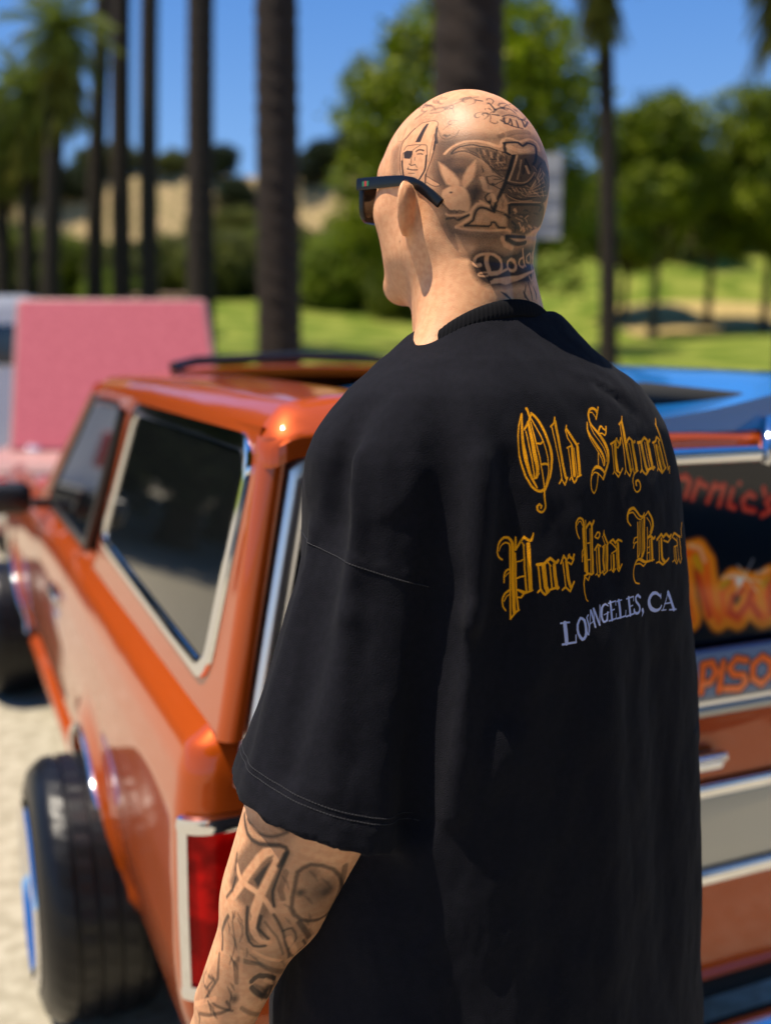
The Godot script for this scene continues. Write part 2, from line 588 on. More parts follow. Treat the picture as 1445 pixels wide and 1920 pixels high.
# cloth folds: from, to, radius, height
var folds := [
	# the deep hollow between sleeve and back, with the lit edge of the back beside it
	[Vector3(-0.148, 1.575, 0.112), Vector3(-0.164, 1.505, 0.134), 0.020, -0.010], [Vector3(-0.163, 1.520, 0.136), Vector3(-0.172, 1.380, 0.140), 0.021, -0.030], [Vector3(-0.172, 1.390, 0.140), Vector3(-0.200, 1.150, 0.134), 0.021, -0.030],
	[Vector3(-0.118, 1.585, 0.110), Vector3(-0.132, 1.490, 0.148), 0.018, 0.006], [Vector3(-0.130, 1.510, 0.146), Vector3(-0.150, 1.350, 0.160), 0.015, 0.016], [Vector3(-0.150, 1.360, 0.160), Vector3(-0.172, 1.150, 0.154), 0.016, 0.010],
	[Vector3(-0.098, 1.500, 0.155), Vector3(-0.110, 1.250, 0.165), 0.024, -0.010],
	# sleeve: a dark pleat from the shoulder point to the hem and the ridges beside it
	[Vector3(-0.204, 1.562, 0.046), Vector3(-0.236, 1.450, 0.046), 0.016, -0.017], [Vector3(-0.236, 1.450, 0.043), Vector3(-0.304, 1.200, 0.060), 0.016, -0.011],
	[Vector3(-0.222, 1.515, 0.068), Vector3(-0.246, 1.359, 0.080), 0.013, 0.010], [Vector3(-0.246, 1.359, 0.080), Vector3(-0.282, 1.190, 0.098), 0.014, 0.010], [Vector3(-0.240, 1.43, 0.005), Vector3(-0.318, 1.17, 0.015), 0.014, 0.009],
	[Vector3(-0.185, 1.57, 0.075), Vector3(-0.215, 1.46, 0.090), 0.012, 0.004], [Vector3(-0.175, 1.50, 0.115), Vector3(-0.210, 1.46, 0.100), 0.010, 0.003],
	# long drapes down the back
	[Vector3(0.02, 1.34, 0.19), Vector3(0.03, 0.85, 0.21), 0.030, 0.010], [Vector3(-0.06, 1.25, 0.185), Vector3(-0.07, 0.85, 0.195), 0.030, -0.008], [Vector3(0.12, 1.30, 0.18), Vector3(0.14, 0.85, 0.20), 0.030, -0.008], [Vector3(0.20, 1.34, 0.14), Vector3(0.24, 0.85, 0.16), 0.030, 0.008],
	# small wrinkles under the collar
	[Vector3(0.075, 1.600, 0.115), Vector3(0.130, 1.560, 0.120), 0.009, 0.0030], [Vector3(0.055, 1.585, 0.130), Vector3(0.115, 1.545, 0.135), 0.009, -0.0028], [Vector3(0.03, 1.598, 0.125), Vector3(0.09, 1.575, 0.132), 0.007, 0.0022], [Vector3(0.10, 1.575, 0.125), Vector3(0.155, 1.53, 0.125), 0.009, 0.0025],
	[Vector3(-0.06, 1.605, 0.095), Vector3(-0.10, 1.560, 0.130), 0.016, 0.003],
]
func shirt_f(p: Vector3) -> float:
	var k := clampf((p.y - 0.66) / 0.005, 0, 209.99)
	var ki := int(k)
	var u := k - ki
	var a: float = lerpf(lut[0][ki], lut[0][ki + 1], u)
	var b: float = lerpf(lut[1][ki], lut[1][ki + 1], u)
	var c: float = lerpf(lut[2][ki], lut[2][ki + 1], u)
	if p.x < 0.014: a *= lerpf(0.80, 1.0, clampf((p.y - 1.34) / 0.17, 0.0, 1.0))
	var qx := absf(p.x - 0.014) / a
	var qz := absf(p.z - c) / b
	var r := pow(pow(qx, 2.35) + pow(qz, 2.35), 1.0 / 2.35)
	var d := (r - 1.0) * lerpf(b, a, qx * qx / maxf(qx * qx + qz * qz, 1e-6))
	d = smax(d, 0.71 - p.y, 0.01)
	d = smax(d, p.y - 1.662, 0.006)
	var m := Vector3(-absf(p.x), p.y, p.z)
	var s0 := Vector3(-0.126, 1.490, 0.034)
	var s1 := Vector3(-0.236, 1.150, 0.020)
	var ax := (s1 - s0).normalized()
	var side := Vector3(0, 0, 1)
	var q := m - s0
	var al := q.dot(ax)
	var t := clampf(al / s0.distance_to(s1), 0.0, 1.0)
	var off := q - ax * clampf(al, 0.0, 0.5)
	# the sleeve hangs flat: wider front to back than across
	var oz := off.z * lerpf(1.0, 0.82, t)
	var sd := Vector3(off.x, off.y, oz).length() - lerpf(0.079, 0.090, t)
	var hem := al - 0.375 - 0.10 * off.z + 0.05 * off.x
	sd = smax(sd, hem, 0.006)
	sd = smax(sd, -smax(sd + 0.034, 0.20 - al, 0.01), 0.004)
	# the drop-shoulder seam stands a little proud below it
	sd -= 0.0016 * clampf((al - 0.100) / 0.004, 0.0, 1.0) * clampf(1.6 - absf(sd) / 0.02, 0.0, 1.0)
	sd -= 0.0010 * clampf((hem + 0.030) / 0.003, 0.0, 1.0)
	d = smin(d, sd, 0.022)
	if absf(d) < 0.02: d -= 0.0042 * rumple.get_noise_3d(p.x * 9.0, p.y * 5.0, p.z * 9.0) + 0.0014 * rumple.get_noise_3d(p.x * 30.0, p.y * 16.0 + 7.0, p.z * 30.0)
	for f in folds:
		var ab: Vector3 = f[1] - f[0]
		var tt := clampf((p - f[0]).dot(ab) / ab.length_squared(), 0.0, 1.0)
		var dd: float = p.distance_squared_to(f[0] + ab * tt) / (f[2] * f[2])
		if dd < 6.0: d -= f[3] * exp(-dd) * (0.35 + 0.65 * sin(PI * (0.15 + 0.7 * tt)))
	return d
func shirt_uv(p: Vector3, n: Vector3) -> Vector2:
	# the back print: half a metre across the shoulder blades; the front lies past the print's rim
	var u := clampf((p.x + 0.25) / 0.5, 0.002, 0.998)
	if p.z < 0.02: u = 0.002 if p.x < 0.0 else 0.998
	return Vector2(u, clampf((1.66 - p.y) / 0.5, 0.002, 0.998))

func person() -> void:
	shirt_tables()
	var at := Transform3D(Basis(Vector3.UP, deg_to_rad(FACING)), Vector3(0.107, 0, -1.23))
	var who := thing("person", "person in a black t-shirt with gold lettering, shaved head covered in tattoos", "person", at)
	# body
	var skin := mat(Color.WHITE, 0.47, 0.0, 0.38)
	skin.albedo_texture = noise_tex(0.02, 3, srgb(0.71, 0.335, 0.165), srgb(0.78, 0.400, 0.205), 512, 6)
	skin.heightmap_enabled = true
	skin.heightmap_texture = noise_tex(0.09, 5, Color.BLACK, Color.WHITE, 512, 3)
	skin.heightmap_scale = 0.008
	triplanar(skin, 9.0)
	skin.subsurf_scatter_enabled = true
	skin.subsurf_scatter_strength = 0.08
	skin.detail_enabled = true
	skin.detail_uv_layer = BaseMaterial3D.DETAIL_UV_2
	skin.detail_blend_mode = BaseMaterial3D.BLEND_MODE_MIX
	var body := Net.new()
	var arms := Net.new()
	var s := Net.new()
	var sheets := [null, null]
	var work := [Thread.new(), Thread.new(), Thread.new(), Thread.new()]
	work[3].start(func():
		sheets[0] = tattoos()
		sheets[1] = back_print())
	work[0].start(func(): body.add(head_f, Vector3(-0.17, -0.26, -0.15), Vector3(0.17, 0.14, 0.15), 0.003, head_uv, head_xf))
	work[1].start(func(): s.add(shirt_f, Vector3(-0.44, 0.67, -0.26), Vector3(0.44, 1.71, 0.26), 0.0072, shirt_uv))
	work[2].start(func():
		arms.add(arm_f, Vector3(-0.40, 0.66, -0.20), Vector3(-0.16, 1.29, 0.13), 0.0035, arm_uv)
		arms.add(arm_f_right, Vector3(0.16, 0.66, -0.20), Vector3(0.40, 1.29, 0.13), 0.005, null)
		arms.add(torso_f, Vector3(-0.34, 0.85, -0.15), Vector3(0.34, 1.62, 0.15), 0.014, null))
	for w in work: w.wait_to_finish()
	body.join(arms)
	skin.detail_albedo = sheets[0].texture()
	part("body", body.mesh(skin), who)
	# shirt
	var cloth := mat(Color.WHITE, 0.95, 0.0, 0.2)
	cloth.albedo_texture = noise_tex(0.03, 21, srgb(0.0086, 0.0086, 0.0120), srgb(0.0104, 0.0103, 0.0142), 512, 5)
	cloth.heightmap_enabled = true
	cloth.heightmap_texture = noise_tex(0.20, 22, Color.BLACK, Color.WHITE, 512, 2)
	cloth.heightmap_scale = 0.025
	cloth.rim_enabled = true
	cloth.rim = 0.04
	cloth.rim_tint = 0.2
	triplanar(cloth, 6.0)
	cloth.detail_enabled = true
	cloth.detail_uv_layer = BaseMaterial3D.DETAIL_UV_2
	cloth.detail_blend_mode = BaseMaterial3D.BLEND_MODE_MIX
	cloth.detail_albedo = sheets[1].texture()
	var shirt := part("shirt", s.mesh(cloth), who)
	# ribbed collar round the neck
	var rib := mat(srgb(0.0100, 0.0098, 0.0115), 0.95, 0.0, 0.2)
	var g := Geo.new()
	var loops := []
	for e in [[0.0085, -0.022], [0.0080, -0.016], [0.0095, -0.0145], [0.0090, -0.010], [0.0065, -0.003], [0.0040, 0.0015], [0.0015, 0.0030], [-0.0010, 0.0022], [-0.0020, -0.004], [-0.002, -0.018]]:
		var l := PackedVector3Array()
		for k in 360:
			var w := TAU * k / 360.0
			var c := cos(w)
			var up: float = 1.604 + (0.068 if c > 0.0 else 0.028) * c + e[1]
			var rib_out: float = 0.0004 * (k % 3) if e[1] > -0.012 else 0.0
			l.append(Vector3(-0.002 + sin(w) * (0.098 + e[0] + rib_out), up, (0.066 if c > 0.0 else 0.082) * c + c * (e[0] + rib_out) - 0.001))
		loops.append(l)
	g.loft(loops)
	part("collar", g.mesh(rib), shirt)
	# double rows of stitches along the sleeve hems, one at the drop-shoulder seam
	var thread := mat(srgb(0.022, 0.021, 0.025), 0.8)
	g = Geo.new()
	for side in [-1.0, 1.0]:
		var s0 := Vector3(-0.126, 1.490, 0.034)
		var ax := (Vector3(-0.236, 1.150, 0.020) - s0).normalized()
		var e1 := ax.cross(Vector3(0, 0, 1)).normalized()
		var e2 := ax.cross(e1).normalized()
		for row in [0.344, 0.338, 0.103]:
			var n := 190
			var pts := []
			for k in n:
				var w := TAU * k / n
				var dir := e1 * cos(w) + e2 * sin(w)
				var lo := 0.02
				var hi := 0.20
				var c: Vector3 = s0 + ax * row
				for it in 4: c = s0 + ax * (row + 0.10 * (dir * 0.1).z - 0.05 * (dir * 0.1).x)
				# walk in from outside until the cloth is met, then halve
				hi = 0.150
				for it in 34:
					var q := c + dir * (hi - 0.0035)
					if shirt_f(Vector3(side * -q.x, q.y, q.z)) < 0.0: break
					hi -= 0.0035
				lo = hi - 0.0035
				for it in 6:
					var mid := (lo + hi) / 2
					var q := c + dir * mid
					if shirt_f(Vector3(side * -q.x, q.y, q.z)) < 0.0: lo = mid
					else: hi = mid
				var p := c + dir * (hi + 0.0003)
				pts.append(Vector3(side * -p.x, p.y, p.z) if hi > 0.05 and hi < 0.148 and (row > 0.2 or p.z < 0.118) else null)
			for k in n:
				var a = pts[k]
				var b = pts[(k + 1) % n]
				if a == null or b == null or (b - a).length() > 0.012: continue
				g.tube([a.lerp(b, 0.12), a.lerp(b, 0.88)], 0.0005, 4)
	part("stitching", g.mesh(thread), shirt)
	# trousers and shoes, below the frame
	var denim := noisy(srgb(0.012, 0.014, 0.02), srgb(0.02, 0.024, 0.035), 0.05, 31, 4.0, 0.95, 0.05)
	var leg := func(p: Vector3) -> float:
		var m := Vector3(absf(p.x), p.y, p.z)
		var d := cone(m, Vector3(0.095, 0.86, 0.0), Vector3(0.12, 0.50, -0.005), 0.105, 0.080)
		d = smin(d, cone(m, Vector3(0.12, 0.50, -0.005), Vector3(0.125, 0.09, 0.02), 0.080, 0.068), 0.03)
		d = smin(d, ell(m, Vector3(0, 0.93, 0.0), Vector3(0.19, 0.14, 0.13)), 0.06)
		return smax(d, 0.07 - p.y, 0.01)
	var pants := Net.new()
	pants.add(leg, Vector3(-0.26, 0.04, -0.18), Vector3(0.26, 1.09, 0.18), 0.012)
	part("trousers", pants.mesh(denim), who)
	for sx in [-1.0, 1.0]:
		var shoe := func(p: Vector3) -> float:
			var q := p - Vector3(sx * 0.128, 0, 0)
			var d := cone(q, Vector3(0, 0.055, 0.055), Vector3(0, 0.042, -0.13), 0.045, 0.043)
			d = smin(d, cone(q, Vector3(0, 0.06, 0.045), Vector3(0, 0.11, 0.03), 0.042, 0.046), 0.03)
			return smax(d, 0.004 - p.y, 0.008)
		var sh := Net.new()
		sh.add(shoe, Vector3(sx * 0.128 - 0.08, -0.01, -0.20), Vector3(sx * 0.128 + 0.08, 0.17, 0.13), 0.008)
		part("shoe", sh.mesh(mat(srgb(0.6, 0.6, 0.58), 0.6)), who)
	sunglasses(at * head_xf)

func sunglasses(at: Transform3D) -> void:
	var o := thing("sunglasses", "black square sunglasses with a green and red mark on the temple, worn by the man", "sunglasses", at)
	var black := mat(srgb(0.006, 0.006, 0.007), 0.28, 0.0, 0.4)
	var dark := mat(srgb(0.012, 0.014, 0.012), 0.05, 0.0, 0.5)
	# front: two rims and a bridge, gently wrapped
	var wrap := func(x: float, y: float, dz := 0.0) -> Vector3:
		return Vector3(x, y, -0.122 + x * x * 3.2 + dz)
	var ring := func(s: float, ex: float, dz: float) -> PackedVector3Array:
		var l := PackedVector3Array()
		for k in 40:
			var w := TAU * k / 40.0
			var cx := signf(cos(w)) * pow(absf(cos(w)), 0.55)
			var cy := signf(sin(w)) * pow(absf(sin(w)), 0.55)
			var taper := 1.0 - 0.10 * (0.5 - 0.5 * cy)
			l.append(wrap.call(s * (0.0355 + cx * (0.0265 + ex) * taper), -0.010 + cy * (0.0215 + ex), dz))
		return l
	var g := Geo.new()
	for s in [-1.0, 1.0]:
		g.loft([ring.call(s, 0.0, 0.004), ring.call(s, 0.0045, 0.005), ring.call(s, 0.0055, 0.003), ring.call(s, 0.0055, -0.002), ring.call(s, 0.004, -0.004), ring.call(s, 0.0, -0.003), ring.call(s, 0.0, 0.004)])
		g.box(wrap.call(s * 0.068, 0.009, 0.004), Vector3(0.012, 0.012, 0.010), 0.002)
	g.tube([wrap.call(-0.010, 0.0, 0), wrap.call(0.0, 0.004, -0.002), wrap.call(0.010, 0.0, 0)], 0.0042, 8)
	part("front_frame", g.mesh(black), o)
	for s in [-1.0, 1.0]:
		g = Geo.new()
		g.slab(ring.call(s, 0.001, 0.0), Vector3(0, 0, 0.002))
		part("lens", g.mesh(dark), o)
	for s in [-1.0, 1.0]:
		g = Geo.new()
		var loops := []
		# temple: straight to the ear, then down behind it
		for e in [[-0.104, 0.0745, 0.0085, 0.0075], [-0.085, 0.0755, 0.0085, 0.0075], [-0.045, 0.0790, 0.0080, 0.0070], [-0.012, 0.0835, 0.0068, 0.0062], [0.006, 0.0855, 0.0048, 0.0060], [0.022, 0.0855, -0.0020, 0.0066], [0.040, 0.0840, -0.0130, 0.0068], [0.053, 0.0825, -0.0225, 0.0060]]:
			var sl := 0.0 if e[0] < 0.0 else 0.75
			var l := PackedVector3Array()
			for k in 10:
				var w := TAU * k / 10.0
				var cx := signf(cos(w)) * pow(absf(cos(w)), 0.6) * 0.0026
				var cy: float = signf(sin(w)) * pow(absf(sin(w)), 0.6) * e[3]
				l.append(Vector3(s * (e[1] + cx), e[2] + cy * cos(sl), e[0] + cy * sin(sl)))
			loops.append(l)
		g.loft(loops, true, true, true)
		var tm := part("temple", g.mesh(black), o)
		g = Geo.new()
		for c in 3:
			g = Geo.new()
			g.box(Vector3(s * 0.0787, 0.0080, -0.0885 + c * 0.0042), Vector3(0.0008, 0.0062, 0.0040), 0.0002)
			part("stripe", g.mesh(mat([srgb(0.02, 0.16, 0.06), srgb(0.5, 0.02, 0.02), srgb(0.02, 0.16, 0.06)][c], 0.3)), tm)

# ---------------------------------------------------------------- the orange car
# car axes: x across from its near side, y up, z forward from its tail
func cv(x: float, y: float, z: float) -> Vector3:
	return Vector3(x, y, -z)
func blend(a: float, b: float, x: float) -> float:
	var u := clampf((x - a) / (b - a), 0.0, 1.0)
	return u * u * (3.0 - 2.0 * u)
const SIDE_Y := [0.360, 0.385, 0.400, 0.440, 0.480, 0.530, 0.600, 0.750, 0.880, 0.950, 0.985, 0.998, 1.004, 1.022, 1.034, 1.040]
const SIDE_X := [0.070, 0.046, 0.034, 0.034, 0.020, 0.006, 0.000, 0.000, 0.005, 0.014, 0.026, 0.036, 0.048, 0.070, 0.080, 0.087]
func side_x(y: float) -> float:
	for k in SIDE_Y.size() - 1:
		if y <= SIDE_Y[k + 1]: return lerpf(SIDE_X[k], SIDE_X[k + 1], clampf((y - SIDE_Y[k]) / (SIDE_Y[k + 1] - SIDE_Y[k]), 0, 1))
	return SIDE_X[-1]
const AXLES := [0.97, 3.60]
const ARCHES := [1.05, 3.60]
const ARCH := 0.365
const ARCH_Y := 0.315
func arch_low(z: float) -> float:
	var low := 0.36
	for a in ARCHES:
		var dz: float = absf(z - a)
		if dz < ARCH: low = maxf(low, ARCH_Y + sqrt(ARCH * ARCH - dz * dz) * 0.98)
	return low
func flare(z: float, y: float) -> float:
	var r := 9.0
	for a in ARCHES: r = minf(r, Vector2(z - a, y - ARCH_Y).length())
	return 0.022 * exp(-pow((r - ARCH) / 0.045, 2.0))
# outward skin of the near side; a negative z wraps round the rear corner
func skin_at(z: float, y: float) -> Vector3:
	var x := side_x(y)
	var rr := 0.060
	if z >= rr: return cv(x - flare(z, y), y, z)
	var s := rr - z
	if s < rr * PI / 2:
		var a := s / rr
		return cv(rr + x - cos(a) * rr, y, rr - sin(a) * rr + x * sin(a) * 0.5)
	return cv(rr + x + s - rr * PI / 2, y, x * 0.5)
func side_panel(z0: float, z1: float) -> Geo:
	var g := Geo.new()
	var zs := []
	var n := int(ceil((z1 - z0) / 0.02))
	for k in n + 1: zs.append(lerpf(z0, z1, float(k) / n))
	var loops := []
	for z in zs:
		var l := PackedVector3Array()
		var low := arch_low(z) if z > 0.1 else 0.36
		for k in 40:
			var u := k / 39.0
			var y := lerpf(low, 1.04, 1.0 - pow(1.0 - u, 1.35))
			l.append(skin_at(z, y))
		loops.append(l)
	g.loft(loops, false)
	# folded-in lip along the lower edge
	var lip := []
	for k in zs.size():
		var p: Vector3 = loops[k][0]
		lip.append(PackedVector3Array([p, p + Vector3(0.05, 0.004, 0)]))
	g.loft(lip, false)
	return g
func green_x(y: float) -> float:
	return 0.070 + 0.080 * (y - 1.04) / 0.46
func green(y: float, z: float, out := 0.0) -> Vector3:
	return cv(green_x(y) - out, y + out * 0.26, z)
func mirrored(g: Geo) -> Geo:
	var m := Geo.new()
	for k in g.v.size() / 3:
		for j in [0, 2, 1]:
			var p := g.v[3 * k + j]
			m.v.append(Vector3(1.6 - p.x, p.y, p.z))
	return m
# rounded outline of a window in (z, y)
func outline(c: Array, r: float, n := 6) -> PackedVector2Array:
	var l := PackedVector2Array()
	for k in c.size():
		var p: Vector2 = c[k]
		var a: Vector2 = (c[(k - 1 + c.size()) % c.size()] - p).normalized() * r
		var b: Vector2 = (c[(k + 1) % c.size()] - p).normalized() * r
		for j in n + 1:
			var u := float(j) / n
			l.append((p + a).lerp(p, u).lerp(p.lerp(p + b, u), u))
	return l
func grow(l: PackedVector2Array, d: float) -> PackedVector2Array:
	var c := Vector2.ZERO
	for p in l: c += p
	c /= l.size()
	var o := PackedVector2Array()
	var n := l.size()
	for k in n:
		var e := (l[(k + 1) % n] - l[(k - 1 + n) % n]).normalized()
		var nn := Vector2(e.y, -e.x)
		if nn.dot(l[k] - c) < 0.0: nn = -nn
		o.append(l[k] + nn * d)
	return o
func on_green(l: PackedVector2Array, out: float) -> PackedVector3Array:
	var o := PackedVector3Array()
	for p in l: o.append(green(p.y, p.x, out))
	return o

func car() -> void:
	var at := Transform3D(Basis(Vector3.UP, deg_to_rad(23.373)), Vector3(-0.325, 0, -1.538))
	var o := thing("suv", "lowered metallic orange two-door suv with chrome window trim and airbrushed tail", "suv", at)
	var paint := mat(Color.WHITE, 0.42, 0.25, 0.2)
	paint.albedo_texture = noise_tex(0.35, 41, srgb(0.40, 0.056, 0.003), srgb(0.50, 0.084, 0.006), 512, 2)
	triplanar(paint, 5.0)
	paint.clearcoat_enabled = true
	paint.clearcoat = 1.0
	paint.clearcoat_roughness = 0.03
	var chrome := mat(srgb(0.80, 0.80, 0.82), 0.07, 1.0)
	var satin := mat(srgb(0.42, 0.42, 0.40), 0.32, 0.6)
	var glass := mat(srgb(0.006, 0.007, 0.007), 0.03, 0.0, 0.6)
	var rubber := noisy(srgb(0.004, 0.004, 0.005), srgb(0.008, 0.008, 0.009), 0.05, 43, 6.0, 0.33, 0.02)
	var black := mat(srgb(0.012, 0.012, 0.013), 0.35)
	var dull := mat(srgb(0.015, 0.015, 0.015), 0.9)
	var g: Geo
	# sides
	for far in [false, true]:
		for e in [["quarter_panel", -0.13, 1.612], ["door", 1.620, 2.740], ["front_fender", 2.748, 4.22]]:
			g = side_panel(e[1], e[2])
			var pn := part(e[0], (mirrored(g) if far else g).mesh(paint), o)
			if e[0] == "door":
				g = Geo.new()
				g.box(cv(-0.006, 0.86, 1.80), Vector3(0.020, 0.026, 0.15), 0.005)
				g.box(cv(0.002, 0.86, 1.80), Vector3(0.012, 0.045, 0.19), 0.004)
				part("handle", (mirrored(g) if far else g).mesh(chrome), pn)
				g = Geo.new()
				g.lathe([Vector2(0.0, -0.006), Vector2(0.013, -0.004), Vector2(0.015, 0.004)], 14, Transform3D(Basis(), cv(0.0, 0.80, 1.76)))
				part("lock", (mirrored(g) if far else g).mesh(chrome), pn)
		for a in ARCHES:
			# bright moulding round the wheel arch
			var path := []
			for k in 37:
				var w := lerpf(0.16, PI - 0.16, k / 36.0)
				var z: float = a + cos(w) * ARCH
				var y := ARCH_Y + sin(w) * ARCH * 0.98
				path.append(cv(side_x(maxf(y, 0.40)) - flare(z, y) - 0.002, y - 0.004, z))
			g = Geo.new().tube(path, 0.008, 8)
			part("arch_moulding", (mirrored(g) if far else g).mesh(chrome), o)
			# inner arch
			g = Geo.new()
			g.lathe([Vector2(0.40, 0.05), Vector2(0.40, 0.42), Vector2(0.0, 0.42)], 32, Transform3D(Basis(), cv(0.0, 0.36, a)), -PI / 2, PI / 2)
			part("wheel_housing", (mirrored(g) if far else g).mesh(dull), o)
		# lower sill strip
		g = Geo.new()
		g.box(cv(0.040, 0.345, 2.24), Vector3(0.05, 0.05, 1.86), 0.012)
		part("sill", (mirrored(g) if far else g).mesh(paint), o)
		# belt, pillars and the rail above the glass, one frame round both windows
		var q := outline([Vector2(0.118, 1.092), Vector2(1.255, 1.124), Vector2(1.040, 1.466), Vector2(0.050, 1.462)], 0.045)
		var qo := PackedVector2Array()
		for p in q:
			var u := clampf((p.y - 1.09) / 0.35, 0.0, 1.0)
			var fx := 1.0 if p.x > 0.62 else 0.0
			var tp := 1.0 if p.y > 1.28 else 0.0
			qo.append(Vector2(lerpf(0.010, 1.44 - 0.28 * u, fx), lerpf(1.014, 1.502, tp)))
		g = Geo.new()
		g.loft([on_green(qo, -0.02), on_green(qo, 0.0), on_green(grow(q, 0.012), 0.0), on_green(grow(q, 0.008), -0.012)])
		var wall := part("window_surround", (mirrored(g) if far else g).mesh(paint), o)
		g = Geo.new()
		g.loft([on_green(grow(q, 0.026), 0.001), on_green(grow(q, 0.024), 0.008), on_green(grow(q, 0.010), 0.012), on_green(grow(q, -0.004), 0.008), on_green(grow(q, -0.006), 0.001)])
		part("window_trim", (mirrored(g) if far else g).mesh(chrome), wall)
		g = Geo.new()
		g.slab(on_green(q, 0.003), Vector3(0.008, 0, 0))
		part("window", (mirrored(g) if far else g).mesh(glass), wall)
		# door window and its frame
		var dq := outline([Vector2(1.58, 1.066), Vector2(2.56, 1.062), Vector2(1.78, 1.460), Vector2(1.29, 1.464)], 0.03)
		g = Geo.new()
		g.loft([on_green(grow(dq, 0.030), -0.02), on_green(grow(dq, 0.028), 0.003), on_green(grow(dq, 0.004), 0.006), on_green(grow(dq, 0.0), -0.01)])
		var df := part("door_frame", (mirrored(g) if far else g).mesh(black), o)
		g = Geo.new()
		g.slab(on_green(dq, 0.0), Vector3(0.008, 0, 0))
		part("window", (mirrored(g) if far else g).mesh(glass), df)
		g = Geo.new()
		g.tube([green(1.045, 2.74, -0.01), green(1.25, 2.30, -0.012), green(1.50, 1.80, -0.02)], 0.028, 8)
		part("windscreen_pillar", (mirrored(g) if far else g).mesh(paint), o)
		# rear pillar edge, rounded between side and tail
		g = Geo.new()
		var loops := []
		for k in 13:
			var y := lerpf(1.010, 1.486, k / 12.0)
			var l := PackedVector3Array()
			for j in 9:
				var w := PI / 2 * j / 8.0
				l.append(cv(green_x(y) + 0.030 - cos(w) * 0.030, y, 0.010 - sin(w) * 0.030))
			l.append(cv(green_x(y) + 0.038, y, -0.016))
			loops.append(l)
		g.loft(loops, false)
		part("rear_pillar", (mirrored(g) if far else g).mesh(paint), o)
		# door mirror
		g = Geo.new()
		g.box(cv(-0.10, 1.085, 2.44), Vector3(0.19, 0.115, 0.075), 0.022)
		g.tube([cv(0.0, 1.06, 2.47), cv(0.10, 1.045, 2.50)], 0.018, 8)
		part("door_mirror", (mirrored(g) if far else g).mesh(black), o)
		# tail lamp wrapped round the corner
		var band := func(s0: float, s1: float, y0: float, y1: float, out: float, geo: Geo) -> void:
			var ls := []
			for k in 17:
				var s := lerpf(s0, s1, k / 16.0)
				var nrm := (skin_at(s - 0.004, 0.7) - skin_at(s + 0.004, 0.7)).cross(Vector3.UP).normalized()
				if nrm.dot(Vector3(-1, 0, 1)) < 0: nrm = -nrm
				var l := PackedVector3Array()
				for m in [[y0, 0.0], [y0 + 0.002, out * 0.8], [lerpf(y0, y1, 0.5), out], [y1 - 0.002, out * 0.8], [y1, 0.0]]:
					l.append(skin_at(s, 0.7) * Vector3(1, 0, 1) + Vector3(0, m[0], 0) + nrm * m[1])
				ls.append(l)
			geo.loft(ls, false)
			geo.cap(ls[0])
			geo.cap(ls[-1])
		g = Geo.new()
		band.call(0.024, -0.175, 0.858, 0.886, 0.014, g)
		band.call(0.024, -0.175, 0.570, 0.598, 0.014, g)
		band.call(0.024, 0.008, 0.570, 0.886, 0.014, g)
		band.call(-0.155, -0.175, 0.570, 0.886, 0.014, g)
		var tl := part("tail_lamp", (mirrored(g) if far else g).mesh(chrome), o)
		var red := noisy(srgb(0.42, 0.001, 0.001), srgb(0.80, 0.006, 0.004), 0.008, 44, 3.0, 0.2, 0.0, 0.25)
		var lens := Geo.new()
		band.call(0.009, -0.157, 0.596, 0.860, 0.007, lens)
		part("red_lens", (mirrored(lens) if far else lens).mesh(red), tl)
		# wheels
		for a in AXLES:
			wheel(o, cv(-0.140 if not far else 1.74, 0.316, a), far, rubber, chrome)
	# tail: lower panel, bright bands, silver panel, upper panel with handle
	for e in [["tailgate_panel", 0.335, 0.556, 0.0, paint], ["chrome_band", 0.556, 0.588, -0.012, chrome], ["silver_panel", 0.590, 0.742, -0.002, satin], ["chrome_band", 0.744, 0.774, -0.014, chrome], ["tailgate_panel", 0.776, 0.918, 0.0, paint]]:
		g = Geo.new()
		g.box(cv(0.80, (e[1] + e[2]) / 2, e[3] + 0.02), Vector3(1.27, e[2] - e[1], 0.04), 0.005)
		var tp := part(e[0], g.mesh(e[4]), o)
		if e[0] == "tailgate_panel" and e[1] > 0.7:
			g = Geo.new()
			g.box(cv(0.80, 0.835, -0.022), Vector3(0.54, 0.020, 0.030), 0.008)
			g.box(cv(0.80, 0.815, -0.010), Vector3(0.55, 0.026, 0.018), 0.006)
			part("handle", g.mesh(chrome), tp)
	# the tail glass in its bright frame, with airbrushed lettering
	var slope := func(x: float, y: float, out := 0.0) -> Vector3:
		return cv(x, y, (y - 0.92) * 0.03 - out)
	var fr := []
	for e in [[0.0, 0.0], [0.002, 0.014], [0.008, 0.026], [0.018, 0.033], [0.030, 0.033], [0.040, 0.026], [0.046, 0.012], [0.046, -0.01]]:
		var l := PackedVector3Array()
		for c in [[0.090, 0.930, 1, 1], [0.178, 1.440, 1, -1], [0.216, 1.480, 1, -1], [1.384, 1.480, -1, -1], [1.422, 1.440, -1, -1], [1.510, 0.930, -1, 1]]:
			l.append(slope.call(c[0] + c[2] * e[0], c[1] + c[3] * e[0], e[1]))
		fr.append(l)
	g = Geo.new()
	g.loft(fr)
	part("tail_window_frame", g.mesh(mat(srgb(0.80, 0.80, 0.82), 0.30, 1.0)), o)
	var art := mat(Color.WHITE, 0.06, 0.0, 0.5)
	art.albedo_texture = tail_art()
	art.texture_repeat = false
	g = Geo.new()
	g.slab(PackedVector3Array([slope.call(0.130, 0.950), slope.call(0.232, 1.458), slope.call(1.368, 1.458), slope.call(1.470, 0.950)]), Vector3(0, 0, -0.01))
	part("tail_window", g.mesh(art, func(p): return Vector2((p.x - 0.8) / 1.4 + 0.5, (1.48 - p.y) / 0.56)), o)
